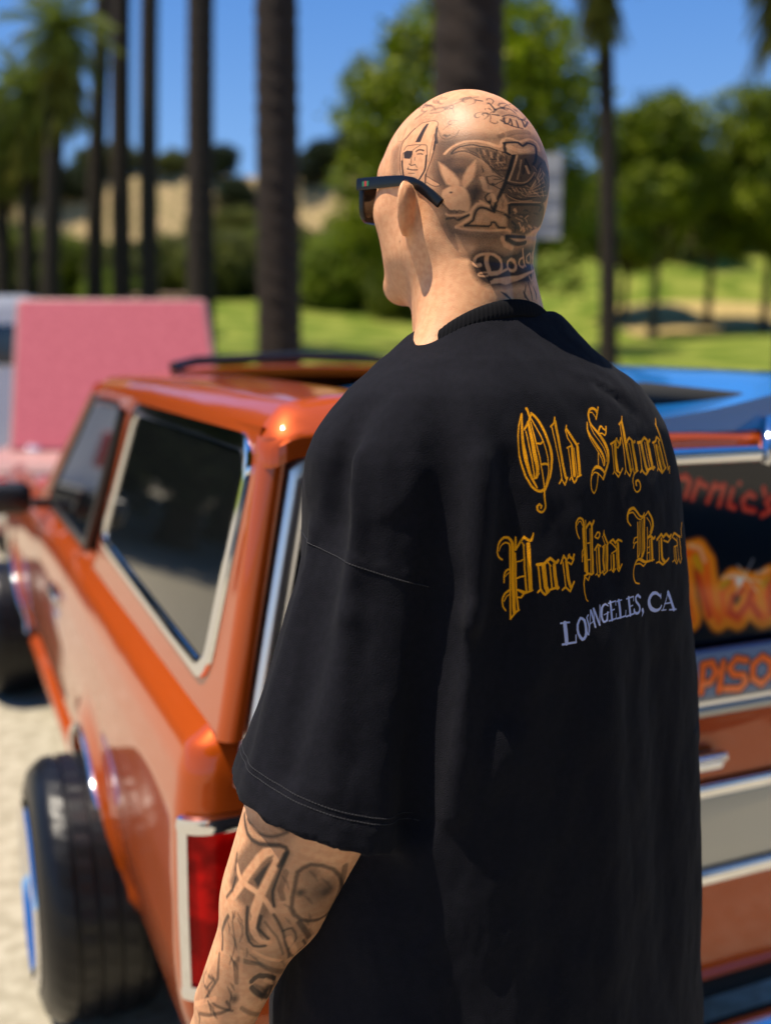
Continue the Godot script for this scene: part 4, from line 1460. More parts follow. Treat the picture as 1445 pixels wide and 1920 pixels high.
func land() -> void:
	rng.seed = 11
	# ground
	var paving := noisy(srgb(0.31, 0.275, 0.20), srgb(0.41, 0.37, 0.28), 0.03, 71, 0.7, 0.9, 0.15)
	sheet(-90, 90, 40, -21, 30, 20, 0.0, paving, "pavement")
	var turf := noisy(srgb(0.085, 0.125, 0.012), srgb(0.22, 0.235, 0.040), 0.012, 72, 0.045, 0.95, 0.0, 0.2, 0.25, 0.75)
	sheet(-150, 150, -21, -150, 90, 70, 0.0, turf, "lawn")
	var dry := noisy(srgb(0.15, 0.14, 0.05), srgb(0.50, 0.335, 0.18), 0.03, 73, 0.06, 0.95, 0.0, 0.2, 0.25, 0.7)
	sheet(-420, 420, -150, -420, 120, 60, 0.0, dry, "hill")
	sheet(15.5, 60, -66.0, -77.0, 40, 8, 0.05, noisy(srgb(0.30, 0.22, 0.07), srgb(0.46, 0.33, 0.12), 0.02, 76, 0.1, 0.95), "dry_ground")
	var kerb := Geo.new()
	kerb.box(Vector3(0, 0.05, -20.9), Vector3(180, 0.14, 0.16), 0.02)
	part("kerb", kerb.mesh(mat(srgb(0.42, 0.40, 0.36), 0.9)), self).set_meta("kind", "structure")
	# materials of the plants
	bark = noisy(srgb(0.05, 0.036, 0.024), srgb(0.10, 0.075, 0.05), 0.04, 74, 1.5, 0.95, 0.6)
	palm_bark = noisy(srgb(0.018, 0.012, 0.009), srgb(0.060, 0.040, 0.027), 0.05, 75, 1.2, 0.95, 1.2)
	var tones := [[Color(0.040, 0.070, 0.006), Color(0.29, 0.32, 0.012)], [Color(0.024, 0.042, 0.006), Color(0.20, 0.22, 0.012)], [Color(0.035, 0.046, 0.012), Color(0.19, 0.19, 0.03)], [Color(0.08, 0.12, 0.008), Color(0.27, 0.31, 0.02)], [Color(0.010, 0.020, 0.008), Color(0.04, 0.055, 0.018)]]
	used["tree_count"] = 0
	for c in [srgb(0.085, 0.155, 0.012), srgb(0.045, 0.085, 0.012), srgb(0.10, 0.115, 0.022), srgb(0.20, 0.27, 0.02), srgb(0.022, 0.042, 0.014)]:
		var m := mat(Color.WHITE, 0.6, 0.0, 0.35)
		m.vertex_color_use_as_albedo = true
		m.backlight_enabled = true
		m.backlight = Color(0.5, 0.6, 0.2)
		leaf_mats.append(m)
		for q in 2: leaf_meshes.append(leaf_mesh(m, tones[leaf_mats.size() - 1], 110, 48, 0.062))
	palm_green = mat(srgb(0.12, 0.14, 0.015), 0.5, 0.0, 0.4)
	palm_green.backlight_enabled = true
	palm_green.backlight = Color(0.4, 0.45, 0.15)
	palm_dry = mat(srgb(0.20, 0.18, 0.03), 0.8, 0.0, 0.2)
	palm_dry.backlight_enabled = true
	palm_dry.backlight = Color(0.3, 0.3, 0.1)
	palm_parts()
	# palms: bearing in the frame, depth, height, radius
	for e in [
		["far palm with a crown of hanging fronds, leftmost trunk at the frame edge", 12, 46, 10.2, 0.27, -0.02, 1.0, true],
		["palm with drooping fronds, second trunk from the frame's left edge", 54, 44, 10.9, 0.27, 0.01, 1.0, true],
		["palm with the full feathery crown in view over the pink panel", 96, 40, 12.3, 0.30, 0.03, 1.0, true],
		["tall dark palm trunk left of a pair almost touching", 180, 48, 21.0, 0.32, 0.035, 1.1, false],
		["tall dark palm trunk, right one of the pair almost touching", 232, 44, 21.0, 0.34, 0.0, 1.1, false],
		["slim dark palm trunk alone over the middle of the pink panel", 282, 41, 20.0, 0.30, 0.005, 1.1, false],
		["straight dark palm trunk rising from the right edge of the pink panel", 377, 28.5, 20.0, 0.295, 0.005, 1.1, false],
		["thick brown palm trunk with ringed bark and a flared foot behind the suv roof", 524, 19.3, 19.0, 0.315, -0.008, 1.1, false],
		["broad dark palm trunk directly behind the man's shaved head", 877, 12.2, 17.0, 0.325, 0.0, 1.1, false],
		["slender palm with a frayed top, standing alone on the lawn before the far trees", 1140, 37, 14.4, 0.25, -0.016, 0.9, true],
		["palm of which only frond tips hang into the top corner of the sky", 1475, 33, 13.6, 0.28, 0.0, 1.0, true],
	]:
		palm(e[0], at_px(e[1], e[2] * 0.99), -e[2], e[3], e[4] * 1.25, Vector2(e[5] - 0.156 * (e[1] - 722.5) / 1950.0 * 1.0, 0), e[6], e[7])
	# the big round tree behind the head
	tree("round_tree", "largest round bright green tree, behind the man's head", Vector3(at_px(880, 50), 0, -50), [
		[Vector3(0, 10.5, 0), Vector3(4.4, 4.8, 4.4)], [Vector3(-3.3, 9.6, 1.0), Vector3(2.6, 3.0, 2.6)], [Vector3(3.2, 9.4, 0.5), Vector3(2.6, 3.2, 2.6)],
		[Vector3(-1.0, 14.0, 0.4), Vector3(2.3, 2.0, 2.4)], [Vector3(2.0, 13.4, 0.6), Vector3(2.4, 2.0, 2.4)], [Vector3(-4.9, 11.7, 0.6), Vector3(1.1, 1.2, 1.2)],
		[Vector3(-3.9, 5.4, 0.5), Vector3(2.4, 2.2, 2.4)], [Vector3(3.4, 5.2, 0.8), Vector3(2.6, 2.4, 2.5)], [Vector3(0, 5.0, 1.2), Vector3(3.2, 2.6, 2.4)], [Vector3(-5.4, 7.6, 0), Vector3(1.2, 1.0, 1.2)],
	], 0, 0.45)
	# trees to the right
	for e in [
		["dark spreading tree with a forked bare trunk standing on the sunlit slope", 1215, 62, 8.0, 14.0, 4.8, 0], ["broad dark tree with a low hanging side, middle of the trees on the slope", 1315, 68, 7.0, 10.8, 4.6, 1],
		["tall dark tree of the slope cut by the frame edge", 1420, 63, 9.0, 14.2, 4.2, 0], ["small round tree low beside the slender palm", 1160, 72, 7.0, 9.5, 3.6, 0],
		["lighter tree far up the slope, seen between two dark crowns", 1270, 90, 7.0, 8.0, 2.0, 0], ["light green tree far up the slope under the dark crowns", 1375, 96, 8.0, 7.0, 1.6, 3], ["tree just beyond the right frame edge on the lawn", 1530, 70, 10.0, 12.0, 4.0, 1],
		["pale bushy tree at the slope's top, behind the slender palm", 1120, 98, 8.0, 7.0, 1.2, 0],
	]:
		tree("spreading_tree", e[0], Vector3(at_px(e[1], e[2]), 0, -e[2]), lobes_of(e[3], e[4], e[5], 9), e[6], 0.22)
	# bushes and trees before the hill

	var names := ["left-hand end of the row", "over the white van", "above the pink panel's left corner", "left of the pink building", "behind the pink building", "right of the pink building", "between the straight trunk and the thick one", "left of the thick brown trunk", "right of the thick brown trunk", "between the thick trunk and the man's face", "next to the man's sunglasses", "behind the man's face", "at the foot of the round tree"]
	var spots := [[-30, 92, 10, 5.0, 2], [60, 98, 11, 5.5, 1], [150, 95, 10, 5.0, 1], [215, 78, 5, 3.0, 3], [262, 92, 8, 4.2, 2], [335, 96, 8, 4.4, 2], [418, 92, 8, 5.4, 2], [470, 98, 9, 5.6, 1], [585, 92, 8, 5.2, 2], [632, 84, 8, 4.6, 3], [672, 95, 8, 6.4, 1], [720, 88, 8, 5.4, 0], [780, 80, 8, 5.0, 1]]
	for k in spots.size():
		var e: Array = spots[k]
		tree("bushy_tree", "low bushy tree under the dry hill, " + names[k], Vector3(at_px(e[0], e[1]), 0, -e[1]), lobes_of(e[2], e[3], 0.5, 7), e[4], 0.2, "bushy trees at the foot of the hill")
	names = ["far left of the hill edge", "over the pink panel's left corner", "over the pair of trunks", "small, by the slim trunk", "small, right of the slim trunk", "low, left of the tallest", "tallest on the hill edge", "close right of the tallest", "left of the thick trunk", "right of the thick brown trunk", "beside the round tree", "behind the round tree", "on the cliff right of the straight trunk", "on the cliff under the tallest", "on the cliff beside the man's glasses"]
	spots = [[40, 186, 14, 6, 4], [130, 184, 12, 5, 4], [230, 190, 12, 4, 2], [330, 186, 6, 2.5, 2], [352, 188, 7, 3, 2], [425, 186, 8, 5, 4], [458, 178, 8, 10, 4], [500, 182, 7, 5, 4], [560, 176, 6, 4, 2], [602, 186, 9, 7, 4], [645, 190, 8, 6, 4], [700, 188, 14, 7, 4], [395, 162, 8, 4, 2], [455, 158, 8, 6, 2], [655, 158, 8, 4, 2]]
	for k in spots.size():
		var e: Array = spots[k]
		tree("hilltop_tree", "dark tree on the dry hill, " + names[k], Vector3(at_px(e[0], e[1]), 0, -e[1]), lobes_of(e[2], e[3], 0.4, 6), e[4], 0.3, "trees on the hill edge")
	# shrubs on the lawn
	for e in [[440, 24.5, 1.0, 1.5, 3], [1195, 30, 1.2, 1.0, 3], [1255, 31, 1.0, 0.9, 3]]:
		tree("shrub", ["yellow-green shrub between two palm trunks", "tuft of yellow-green leaves left of its twin, over the blue roof", "tuft of yellow-green leaves right of its twin, over the blue roof"][[440, 1195, 1255].find(e[0])], Vector3(at_px(e[0], e[1]), 0, -e[1]), lobes_of(e[2], e[3], 0.1, 5), e[4], 0.04, "shrubs on the lawn")
	# trees outside the frame: along the road, mirrored in the side glass, and behind the camera, whose shade darkens the car's tail
	for e in [["nearest dark tree along the road, mirrored in the suv's side glass", -7.6, -11.2, 5.0, 6.5, 0.6], ["second dark tree along the road, mirrored in the suv's side glass", -9.8, -13.0, 5.5, 7.0, 0.6], ["third dark tree along the road, mirrored in the suv's side glass", -12.2, -14.6, 6.0, 8.0, 0.6], ["farthest dark tree along the road, mirrored in the suv's side glass", -10.6, -17.5, 6.0, 9.0, 1.0],
		["wide shade tree right behind the photographer", 1.6, 4.6, 8.0, 8.0, 3.6], ["second shade tree behind the photographer, farther right", 8.5, 3.0, 8.0, 9.0, 2.4]]:
		tree("roadside_tree", e[0], Vector3(e[1], 0, e[2]), lobes_of(e[3], e[4], e[5], 9), 4 if e[2] < 0 else 1, 0.25, "roadside trees")
	# small pink building
	var wall := noisy(srgb(0.62, 0.36, 0.26), srgb(0.68, 0.41, 0.30), 0.03, 81, 0.5, 0.9)
	var o := thing("building", "low salmon-pink building seen between palm trunks above the pink panel", "building", Transform3D(Basis(), Vector3(at_px(312, 62), height(at_px(312, 62), -62.0), -62)))
	var g := Geo.new()
	g.box(Vector3(0, 1.1, -1.5), Vector3(4.6, 2.6, 3.0), 0.03)
	part("wall", g.mesh(wall), o)
	g = Geo.new()
	g.box(Vector3(0, 2.48, -1.5), Vector3(5.0, 0.16, 3.4), 0.03)
	part("roof", g.mesh(mat(srgb(0.45, 0.27, 0.2), 0.8)), o)
	g = Geo.new()
	g.box(Vector3(1.0, 0.95, 0.02), Vector3(0.9, 1.9, 0.08), 0.02)
	part("door", g.mesh(mat(srgb(0.12, 0.09, 0.08), 0.6)), o)
	# back of a white sign
	o = thing("sign", "back of a plain white sign board on a post, behind the man's head", "sign", Transform3D(Basis(Vector3.UP, -0.12), Vector3(1.37, 0, -10.0)))
	g = Geo.new()
	g.box(Vector3(0, 3.02, 0), Vector3(0.52, 0.76, 0.012), 0.004)
	part("board", g.mesh(noisy(srgb(0.33, 0.33, 0.32), srgb(0.42, 0.42, 0.41), 0.02, 82, 2.0, 0.5)), o)
	g = Geo.new()
	for y in [2.80, 3.02, 3.24]: g.box(Vector3(0, y, 0.012), Vector3(0.48, 0.03, 0.014), 0.003)
	g.tube([Vector3(-0.02, -0.1, 0.03), Vector3(-0.02, 3.4, 0.03)], 0.03, 10)
	part("post", g.mesh(mat(srgb(0.35, 0.35, 0.35), 0.4, 0.6)), o)

# the print on the shirt's back: pen strokes laid out over half a metre of cloth
func back_print() -> Paint:
	var p := Paint.new(1024, 1024, Color(1.0, 0.66, 0.09, 0.0))
	var gold := Color(1.0, 0.66, 0.09)
	var pale := Color(0.74, 0.77, 0.94)
	p.line([374, 218, 368, 228, 359, 241, 354, 252, 350, 263, 348, 277, 347, 291, 347, 305, 349, 319, 352, 332, 355, 345, 361, 356, 366, 366, 372, 372, 378, 376, 384, 378, 389, 378, 395, 376, 399, 375], [3.5, 3.8, 6.5], gold, 0.8)
	p.line([376, 217, 373, 226, 369, 238, 365, 251, 362, 264, 361, 277, 361, 289, 361, 301, 361, 313, 363, 325, 365, 336, 368, 347, 372, 356, 376, 364, 379, 370], [3.6, 9.0, 3.6], gold, 0.8)
	p.line([401, 217, 406, 221, 411, 227, 416, 235, 420, 245, 423, 254, 425, 264, 428, 276, 431, 288, 432, 297, 432, 306, 431, 315, 428, 323, 426, 332, 422, 341, 418, 350, 412, 358, 406, 367, 401, 373], [5.4, 7.0, 3.9], gold, 0.8)
	p.line([397, 227, 400, 235, 404, 245, 408, 256, 411, 266, 414, 276, 417, 287, 419, 299, 420, 310, 419, 320, 418, 329, 417, 337, 414, 346, 409, 355, 404, 364, 401, 369, 399, 373], 2.8, gold, 0.8)
	p.line([387, 236, 387, 249, 386, 265, 386, 282, 385, 298, 385, 312, 386, 323, 386, 332, 385, 339, 383, 344, 380, 349], [6.7, 10.2, 6.0], gold, 0.8)
	p.line([375, 253, 375, 267, 375, 285, 375, 300, 375, 315, 375, 328, 376, 339, 375, 347, 375, 351], 2.9, gold, 0.8)
	p.line([375, 351, 388, 341], 3.3, gold, 0.8)
	p.line([372, 249, 387, 236, 401, 217], 4.2, gold, 0.8)
	p.line([394, 235, 394, 251, 394, 270, 395, 288, 397, 306, 397, 324, 398, 341, 398, 359, 398, 373], 3.0, gold, 0.8)
	p.line([398, 373, 397, 379, 396, 388, 396, 397, 397, 405, 397, 410, 396, 414, 393, 418, 389, 421, 385, 422, 381, 421, 378, 419, 375, 416, 375, 413, 375, 409, 378, 407, 381, 405, 384, 407, 386, 409, 385, 411, 384, 413], 4.3, gold, 0.8)
	p.line([391, 207, 392, 209, 393, 213, 393, 218, 394, 224, 394, 228, 393, 231], [6.8, 4.5, 3.8], gold, 0.8)
	p.line([398, 279, 405, 280, 414, 276], 3.7, gold, 0.8)
	p.line([400, 323, 409, 322, 418, 324], 4.4, gold, 0.8)
	p.line([458, 235, 458, 252, 459, 273, 460, 292, 461, 310, 461, 325, 462, 338, 463, 349, 464, 355], 6.9, gold, 0.8)
	p.line([446, 248, 446, 262, 448, 281, 449, 296, 451, 312, 452, 328, 452, 342, 452, 351, 451, 357], 3.2, gold, 0.8)
	p.line([459, 227, 455, 238, 443, 246], 3.7, gold, 0.8)
	p.line([451, 357, 442, 366], 3.2, gold, 0.8)
	p.line([451, 358, 458, 370, 469, 355], 3.5, gold, 0.8)
	p.line([490, 245, 484, 256], [2.5, 3.2, 3.5], gold, 0.8)
	p.line([488, 254, 499, 271, 509, 286], 6.4, gold, 0.8)
	p.line([484, 258, 486, 272, 496, 287], 2.8, gold, 0.8)
	p.line([508, 288, 516, 285], 2.4, gold, 0.8)
	p.line([511, 292, 507, 323, 503, 351], 7.2, gold, 0.8)
	p.line([495, 291, 492, 322, 488, 352], 6.4, gold, 0.8)
	p.line([484, 293, 484, 322, 481, 353], 2.2, gold, 0.8)
	p.line([500, 294, 498, 322, 495, 352], 2.0, gold, 0.8)
	p.line([481, 293, 495, 288], 3.4, gold, 0.8)
	p.line([479, 355, 474, 361], 2.4, gold, 0.8)
	p.line([481, 354, 482, 361, 485, 367, 490, 363, 495, 356, 502, 353, 507, 352], 3.9, gold, 0.8)
	p.line([568, 235, 568, 231, 569, 225, 572, 220, 576, 215, 581, 213, 586, 212, 591, 213, 595, 216, 597, 218, 598, 220], [4.6, 5.2, 7.4], gold, 0.8)
	p.line([605, 210, 599, 222, 591, 236], 3.8, gold, 0.8)
	p.line([575, 220, 583, 221, 591, 233], 2.2, gold, 0.8)
	p.line([569, 228, 568, 234, 568, 241, 570, 247, 574, 253, 579, 259, 584, 265, 590, 272, 596, 280, 601, 288, 604, 296, 606, 304, 606, 311, 605, 319, 603, 327, 600, 333, 595, 340, 588, 348, 582, 356, 577, 362, 574, 366], [3.8, 8.7, 4.2], gold, 0.8)
	p.line([566, 247, 567, 255, 570, 266, 576, 274, 583, 282, 590, 291, 595, 299, 597, 307, 599, 315, 598, 323, 596, 328], 2.1, gold, 0.8)
	p.line([559, 242, 556, 248, 553, 256, 554, 263, 557, 271, 562, 278, 568, 286, 575, 295, 582, 304, 586, 312, 588, 319, 589, 325, 588, 330, 586, 335, 584, 337], [3.4, 7.6, 2.9], gold, 0.8)
	p.line([552, 256, 551, 263, 553, 272, 557, 282, 563, 291, 568, 298, 573, 305, 577, 313, 581, 321, 582, 329, 583, 334], 2.2, gold, 0.8)
	p.line([573, 309, 565, 337], 2.2, gold, 0.8)
	p.line([541, 350, 544, 346, 549, 342, 554, 339, 561, 338, 567, 339, 572, 342, 578, 347, 581, 352], [2.2, 7.4, 5.2], gold, 0.8)
	p.line([539, 357, 542, 354, 546, 351, 551, 349, 555, 350, 560, 352, 565, 356, 570, 361, 574, 366], 2.5, gold, 0.8)
	p.line([540, 352, 538, 358, 535, 367, 534, 375, 534, 383, 537, 390, 541, 394, 545, 392, 549, 387, 552, 380, 555, 371, 558, 361, 560, 353], [2.2, 3.3, 2.2], gold, 0.8)
	p.line([587, 264, 591, 259, 596, 254, 599, 252, 602, 252, 604, 254, 605, 257, 608, 259, 610, 260], 4.0, gold, 0.8)
	p.line([616, 253, 613, 260, 610, 268, 607, 271, 605, 272, 601, 269, 597, 267, 592, 267, 589, 268], 3.1, gold, 0.8)
	p.line([637, 292, 635, 301, 633, 313, 632, 323, 632, 334, 632, 344, 632, 351], 8.8, gold, 0.8)
	p.line([624, 295, 623, 321, 622, 352], 2.7, gold, 0.8)
	p.line([621, 292, 642, 284, 644, 281], 4.8, gold, 0.8)
	p.line([642, 282, 653, 294, 660, 281], 5.4, gold, 0.8)
	p.line([632, 295, 644, 302, 657, 291], 3.6, gold, 0.8)
	p.line([622, 352, 615, 358], 2.8, gold, 0.8)
	p.line([622, 353, 633, 366, 651, 348], 3.3, gold, 0.8)
	p.line([632, 351, 639, 358], 4.6, gold, 0.8)
	p.line([677, 246, 676, 259, 675, 277, 675, 293, 676, 310, 677, 324, 679, 337, 680, 348, 681, 355], 8.4, gold, 0.8)
	p.line([667, 251, 665, 266, 665, 285, 665, 302, 664, 318, 663, 336, 663, 351], 2.6, gold, 0.8)
	p.line([685, 233, 678, 244, 664, 250], [1.7, 4.4, 4.4], gold, 0.8)
	p.line([703, 293, 703, 302, 704, 315, 705, 327, 706, 339, 706, 349, 705, 355], 9.4, gold, 0.8)
	p.line([688, 295, 690, 308, 692, 323, 692, 335, 692, 347, 693, 357, 693, 365], 3.0, gold, 0.8)
	p.line([681, 291, 686, 286, 693, 282, 702, 288, 709, 294, 714, 293, 716, 291], 5.3, gold, 0.8)
	p.line([663, 352, 657, 361], 2.8, gold, 0.8)
	p.line([663, 353, 674, 367, 688, 352], 3.7, gold, 0.8)
	p.line([694, 363, 710, 357], 3.4, gold, 0.8)
	p.line([692, 365, 689, 369, 685, 375, 683, 381, 684, 388, 685, 395, 688, 400, 692, 404, 698, 405, 704, 403, 710, 399, 712, 394, 712, 388, 710, 383, 706, 379, 701, 379, 696, 381, 695, 385, 696, 389], [2.9, 3.8, 5.5], gold, 0.8)
	p.line([749, 303, 748, 313, 749, 327, 749, 339, 749, 350, 752, 357, 754, 361], 12.3, gold, 0.8)
	p.line([734, 299, 731, 323, 728, 356], 3.8, gold, 0.8)
	p.line([781, 299, 782, 310, 783, 324, 782, 335, 783, 345, 783, 353, 784, 358], 11.3, gold, 0.8)
	p.line([768, 298, 768, 326, 768, 353], 3.2, gold, 0.8)
	p.line([730, 296, 740, 296, 752, 295, 761, 290, 770, 287, 778, 292, 785, 298, 790, 296, 793, 294], 6.6, gold, 0.8)
	p.line([728, 356, 720, 362], 3.9, gold, 0.8)
	p.line([727, 357, 734, 364, 743, 369, 752, 365, 764, 359, 779, 357, 795, 357], 5.9, gold, 0.8)
	p.line([820, 309, 821, 320, 823, 333, 825, 346, 826, 357, 828, 364, 830, 368], 8.5, gold, 0.8)
	p.line([810, 301, 812, 331, 814, 360], 3.2, gold, 0.8)
	p.line([834, 301, 837, 312, 841, 326, 844, 341, 846, 354, 849, 360, 851, 363], 7.1, gold, 0.8)
	p.line([829, 311, 835, 339, 840, 361], 2.2, gold, 0.8)
	p.line([806, 301, 813, 300, 820, 298, 824, 293, 828, 289, 836, 293, 843, 298], 5.1, gold, 0.8)
	p.line([813, 361, 807, 366], 2.9, gold, 0.8)
	p.line([815, 362, 828, 374, 855, 363], 4.6, gold, 0.8)
	p.line([837, 260, 841, 270, 848, 285, 853, 301, 857, 318, 861, 334, 865, 349, 868, 361, 869, 368], 6.1, gold, 0.8)
	p.line([849, 246, 840, 259], [2.1, 4.2, 4.8], gold, 0.8)
	p.line([866, 370, 881, 363, 873, 378], 3.6, gold, 0.8)
	p.line([293, 516, 289, 514, 284, 510, 281, 505, 279, 498, 280, 490, 282, 483, 286, 477, 291, 473, 297, 470, 303, 470, 308, 471, 312, 475, 314, 478, 316, 483, 316, 491, 316, 497], [3.3, 4.9, 5.7], gold, 0.8)
	p.line([284, 497, 286, 492, 289, 487, 295, 483, 300, 481, 304, 481, 308, 483, 310, 484, 311, 491, 310, 513, 309, 535], [1.9, 3.1, 2.8], gold, 0.8)
	p.line([316, 486, 316, 501, 315, 521, 314, 542, 314, 563, 315, 582, 316, 599, 316, 617, 317, 630], 6.1, gold, 0.8)
	p.line([309, 535, 309, 554, 309, 577, 309, 596, 309, 613, 309, 630, 309, 643], 3.0, gold, 0.8)
	p.line([320, 504, 320, 524, 319, 549, 320, 571, 321, 592, 323, 610, 324, 623], 3.0, gold, 0.8)
	p.line([323, 471, 321, 497], 3.5, gold, 0.8)
	p.line([309, 644, 317, 633, 325, 625], 3.7, gold, 0.8)
	p.line([321, 497, 331, 481, 340, 470], 3.6, gold, 0.8)
	p.line([340, 472, 345, 476, 350, 479, 354, 478, 356, 475, 359, 469, 360, 464], [5.2, 6.2, 2.4], gold, 0.8)
	p.line([347, 486, 347, 498, 346, 515, 345, 532, 346, 550, 347, 568, 347, 581], 7.7, gold, 0.8)
	p.line([337, 488, 337, 501, 337, 519, 336, 535, 337, 552, 338, 570, 339, 584], 3.1, gold, 0.8)
	p.line([334, 482, 338, 488], 2.8, gold, 0.8)
	p.line([323, 522, 329, 521, 335, 518], 2.7, gold, 0.8)
	p.line([322, 557, 328, 554, 335, 553], 3.3, gold, 0.8)
	p.line([323, 582, 327, 584, 331, 586, 334, 588, 337, 588, 344, 586, 351, 584], [4.1, 7.1, 2.7], gold, 0.8)
	p.line([324, 598, 329, 599, 335, 589], 3.2, gold, 0.8)
	p.line([308, 537, 304, 538, 300, 541, 297, 547, 296, 553, 296, 560, 296, 565], [3.8, 3.4, 2.4], gold, 0.8)
	p.line([299, 552, 303, 547, 308, 544], 1.9, gold, 0.8)
	p.line([309, 581, 304, 584, 298, 589, 294, 595, 292, 601, 292, 609, 293, 616, 296, 621, 299, 625], [4.5, 3.6, 2.7], gold, 0.8)
	p.line([296, 605, 301, 595, 309, 590], 2.2, gold, 0.8)
	p.line([377, 533, 378, 543, 379, 555, 381, 568, 382, 579, 385, 585, 386, 589], 10.1, gold, 0.8)
	p.line([364, 531, 367, 557, 369, 583], 3.9, gold, 0.8)
	p.line([406, 536, 407, 546, 408, 559, 410, 571, 411, 581, 413, 584, 414, 585], 9.7, gold, 0.8)
	p.line([393, 534, 396, 560, 398, 583], 3.9, gold, 0.8)
	p.line([362, 530, 369, 530, 379, 530, 387, 524, 396, 520, 403, 525, 410, 531, 416, 530, 419, 527], 6.3, gold, 0.8)
	p.line([389, 528, 396, 536], 3.4, gold, 0.8)
	p.line([369, 583, 362, 589], 4.0, gold, 0.8)
	p.line([369, 584, 374, 591, 380, 596, 387, 592, 395, 586, 407, 585, 418, 586], 4.9, gold, 0.8)
	p.line([443, 532, 445, 542, 447, 555, 448, 566, 450, 576, 452, 583, 454, 588], 7.1, gold, 0.8)
	p.line([433, 533, 438, 563, 440, 589], 3.6, gold, 0.8)
	p.line([427, 534, 436, 519, 444, 529], 4.9, gold, 0.8)
	p.line([450, 521, 461, 529, 465, 520], 5.2, gold, 0.8)
	p.line([449, 535, 457, 540, 464, 529], 3.7, gold, 0.8)
	p.line([448, 526, 452, 518], 4.0, gold, 0.8)
	p.line([439, 587, 429, 592], 4.4, gold, 0.8)
	p.line([440, 588, 452, 598, 464, 579], 4.5, gold, 0.8)
	p.line([485, 487, 482, 482, 479, 476, 477, 468, 476, 460, 477, 452, 481, 447, 485, 444, 490, 443, 495, 445, 499, 448, 501, 455, 501, 461], [2.7, 4.0, 5.6], gold, 0.8)
	p.line([480, 457, 482, 454, 485, 451, 489, 450, 492, 451, 495, 456, 497, 460], 2.1, gold, 0.8)
	p.line([501, 459, 501, 475, 500, 496, 500, 519, 500, 540, 501, 555, 503, 564], 6.1, gold, 0.8)
	p.line([497, 466, 496, 506, 497, 560], 2.5, gold, 0.8)
	p.line([507, 469, 505, 514, 505, 562], 2.4, gold, 0.8)
	p.line([508, 450, 507, 465], 2.3, gold, 0.8)
	p.line([508, 467, 514, 461, 521, 456, 525, 460, 527, 464, 532, 459, 535, 454], 5.1, gold, 0.8)
	p.line([527, 465, 526, 482, 524, 502, 522, 522, 522, 541, 521, 556, 521, 566], 6.1, gold, 0.8)
	p.line([520, 470, 517, 509, 514, 565], 2.3, gold, 0.8)
	p.line([509, 500, 518, 500], 2.5, gold, 0.8)
	p.line([506, 536, 515, 536], 2.4, gold, 0.8)
	p.line([496, 570, 501, 568, 507, 566, 511, 567, 515, 569, 519, 568, 522, 567], 4.7, gold, 0.8)
	p.line([499, 574, 506, 581, 510, 572], 2.6, gold, 0.8)
	p.line([497, 570, 495, 577, 493, 586, 493, 595, 493, 604, 494, 612, 495, 620, 497, 623, 499, 625], [3.8, 2.5, 2.5], gold, 0.8)
	p.line([496, 510, 491, 516, 490, 529], 2.2, gold, 0.8)
	p.line([497, 520, 491, 527, 490, 538], 2.2, gold, 0.8)
	p.line([536, 489, 541, 484, 545, 480, 551, 481, 553, 484, 551, 490, 546, 494, 541, 492, 536, 489], 3.7, gold, 0.8)
	p.line([546, 514, 544, 537, 544, 567], 5.6, gold, 0.8)
	p.line([537, 518, 535, 543, 536, 568], 2.3, gold, 0.8)
	p.line([532, 517, 544, 507, 552, 511], 4.7, gold, 0.8)
	p.line([534, 569, 529, 572], 2.3, gold, 0.8)
	p.line([534, 570, 539, 577, 546, 569], 3.2, gold, 0.8)
	p.line([568, 478, 566, 489], [1.9, 3.4, 3.9], gold, 0.8)
	p.line([567, 486, 573, 499, 579, 509], 4.7, gold, 0.8)
	p.line([561, 491, 568, 508], 2.1, gold, 0.8)
	p.line([564, 514, 559, 543, 561, 566], 5.7, gold, 0.8)
	p.line([576, 512, 574, 541, 570, 567], 5.6, gold, 0.8)
	p.line([571, 512, 566, 563], 1.9, gold, 0.8)
	p.line([556, 567, 550, 570], 2.4, gold, 0.8)
	p.line([554, 567, 557, 575, 572, 568], 3.4, gold, 0.8)
	p.line([559, 514, 570, 510], 2.4, gold, 0.8)
	p.line([586, 507, 591, 504, 597, 502, 600, 506, 603, 510, 608, 507, 613, 504, 619, 506, 623, 508], 5.0, gold, 0.8)
	p.line([589, 508, 595, 513, 601, 519, 605, 523, 605, 526, 597, 529, 589, 532], 3.1, gold, 0.8)
	p.line([611, 512, 608, 541, 608, 566], 5.6, gold, 0.8)
	p.line([604, 515, 603, 548, 603, 568], 2.0, gold, 0.8)
	p.line([594, 536, 593, 557, 591, 570], 5.4, gold, 0.8)
	p.line([586, 535, 584, 566], 2.2, gold, 0.8)
	p.line([583, 566, 579, 569], 2.2, gold, 0.8)
	p.line([584, 567, 590, 574, 597, 567], 2.7, gold, 0.8)
	p.line([603, 568, 607, 574, 617, 559], 3.0, gold, 0.8)
	p.line([659, 477, 655, 473, 650, 467, 649, 461, 650, 454, 653, 448, 658, 442, 666, 439, 674, 439, 680, 443, 687, 449, 693, 455, 699, 460, 705, 462, 709, 462, 714, 459, 717, 455], [3.1, 7.2, 3.1], gold, 0.8)
	p.line([656, 449, 662, 448, 670, 448, 676, 453, 681, 459, 688, 464, 695, 467, 701, 468, 709, 465, 722, 460, 734, 454], 3.2, gold, 0.8)
	p.line([716, 465, 713, 482, 708, 501, 706, 518, 705, 531, 704, 540, 701, 545, 697, 550, 694, 552], 6.8, gold, 0.8)
	p.line([686, 473, 682, 513, 677, 551], 3.9, gold, 0.8)
	p.line([696, 472, 692, 491, 690, 514, 688, 531, 686, 543, 682, 549, 677, 551], 3.4, gold, 0.8)
	p.line([705, 471, 699, 510, 694, 552], 2.9, gold, 0.8)
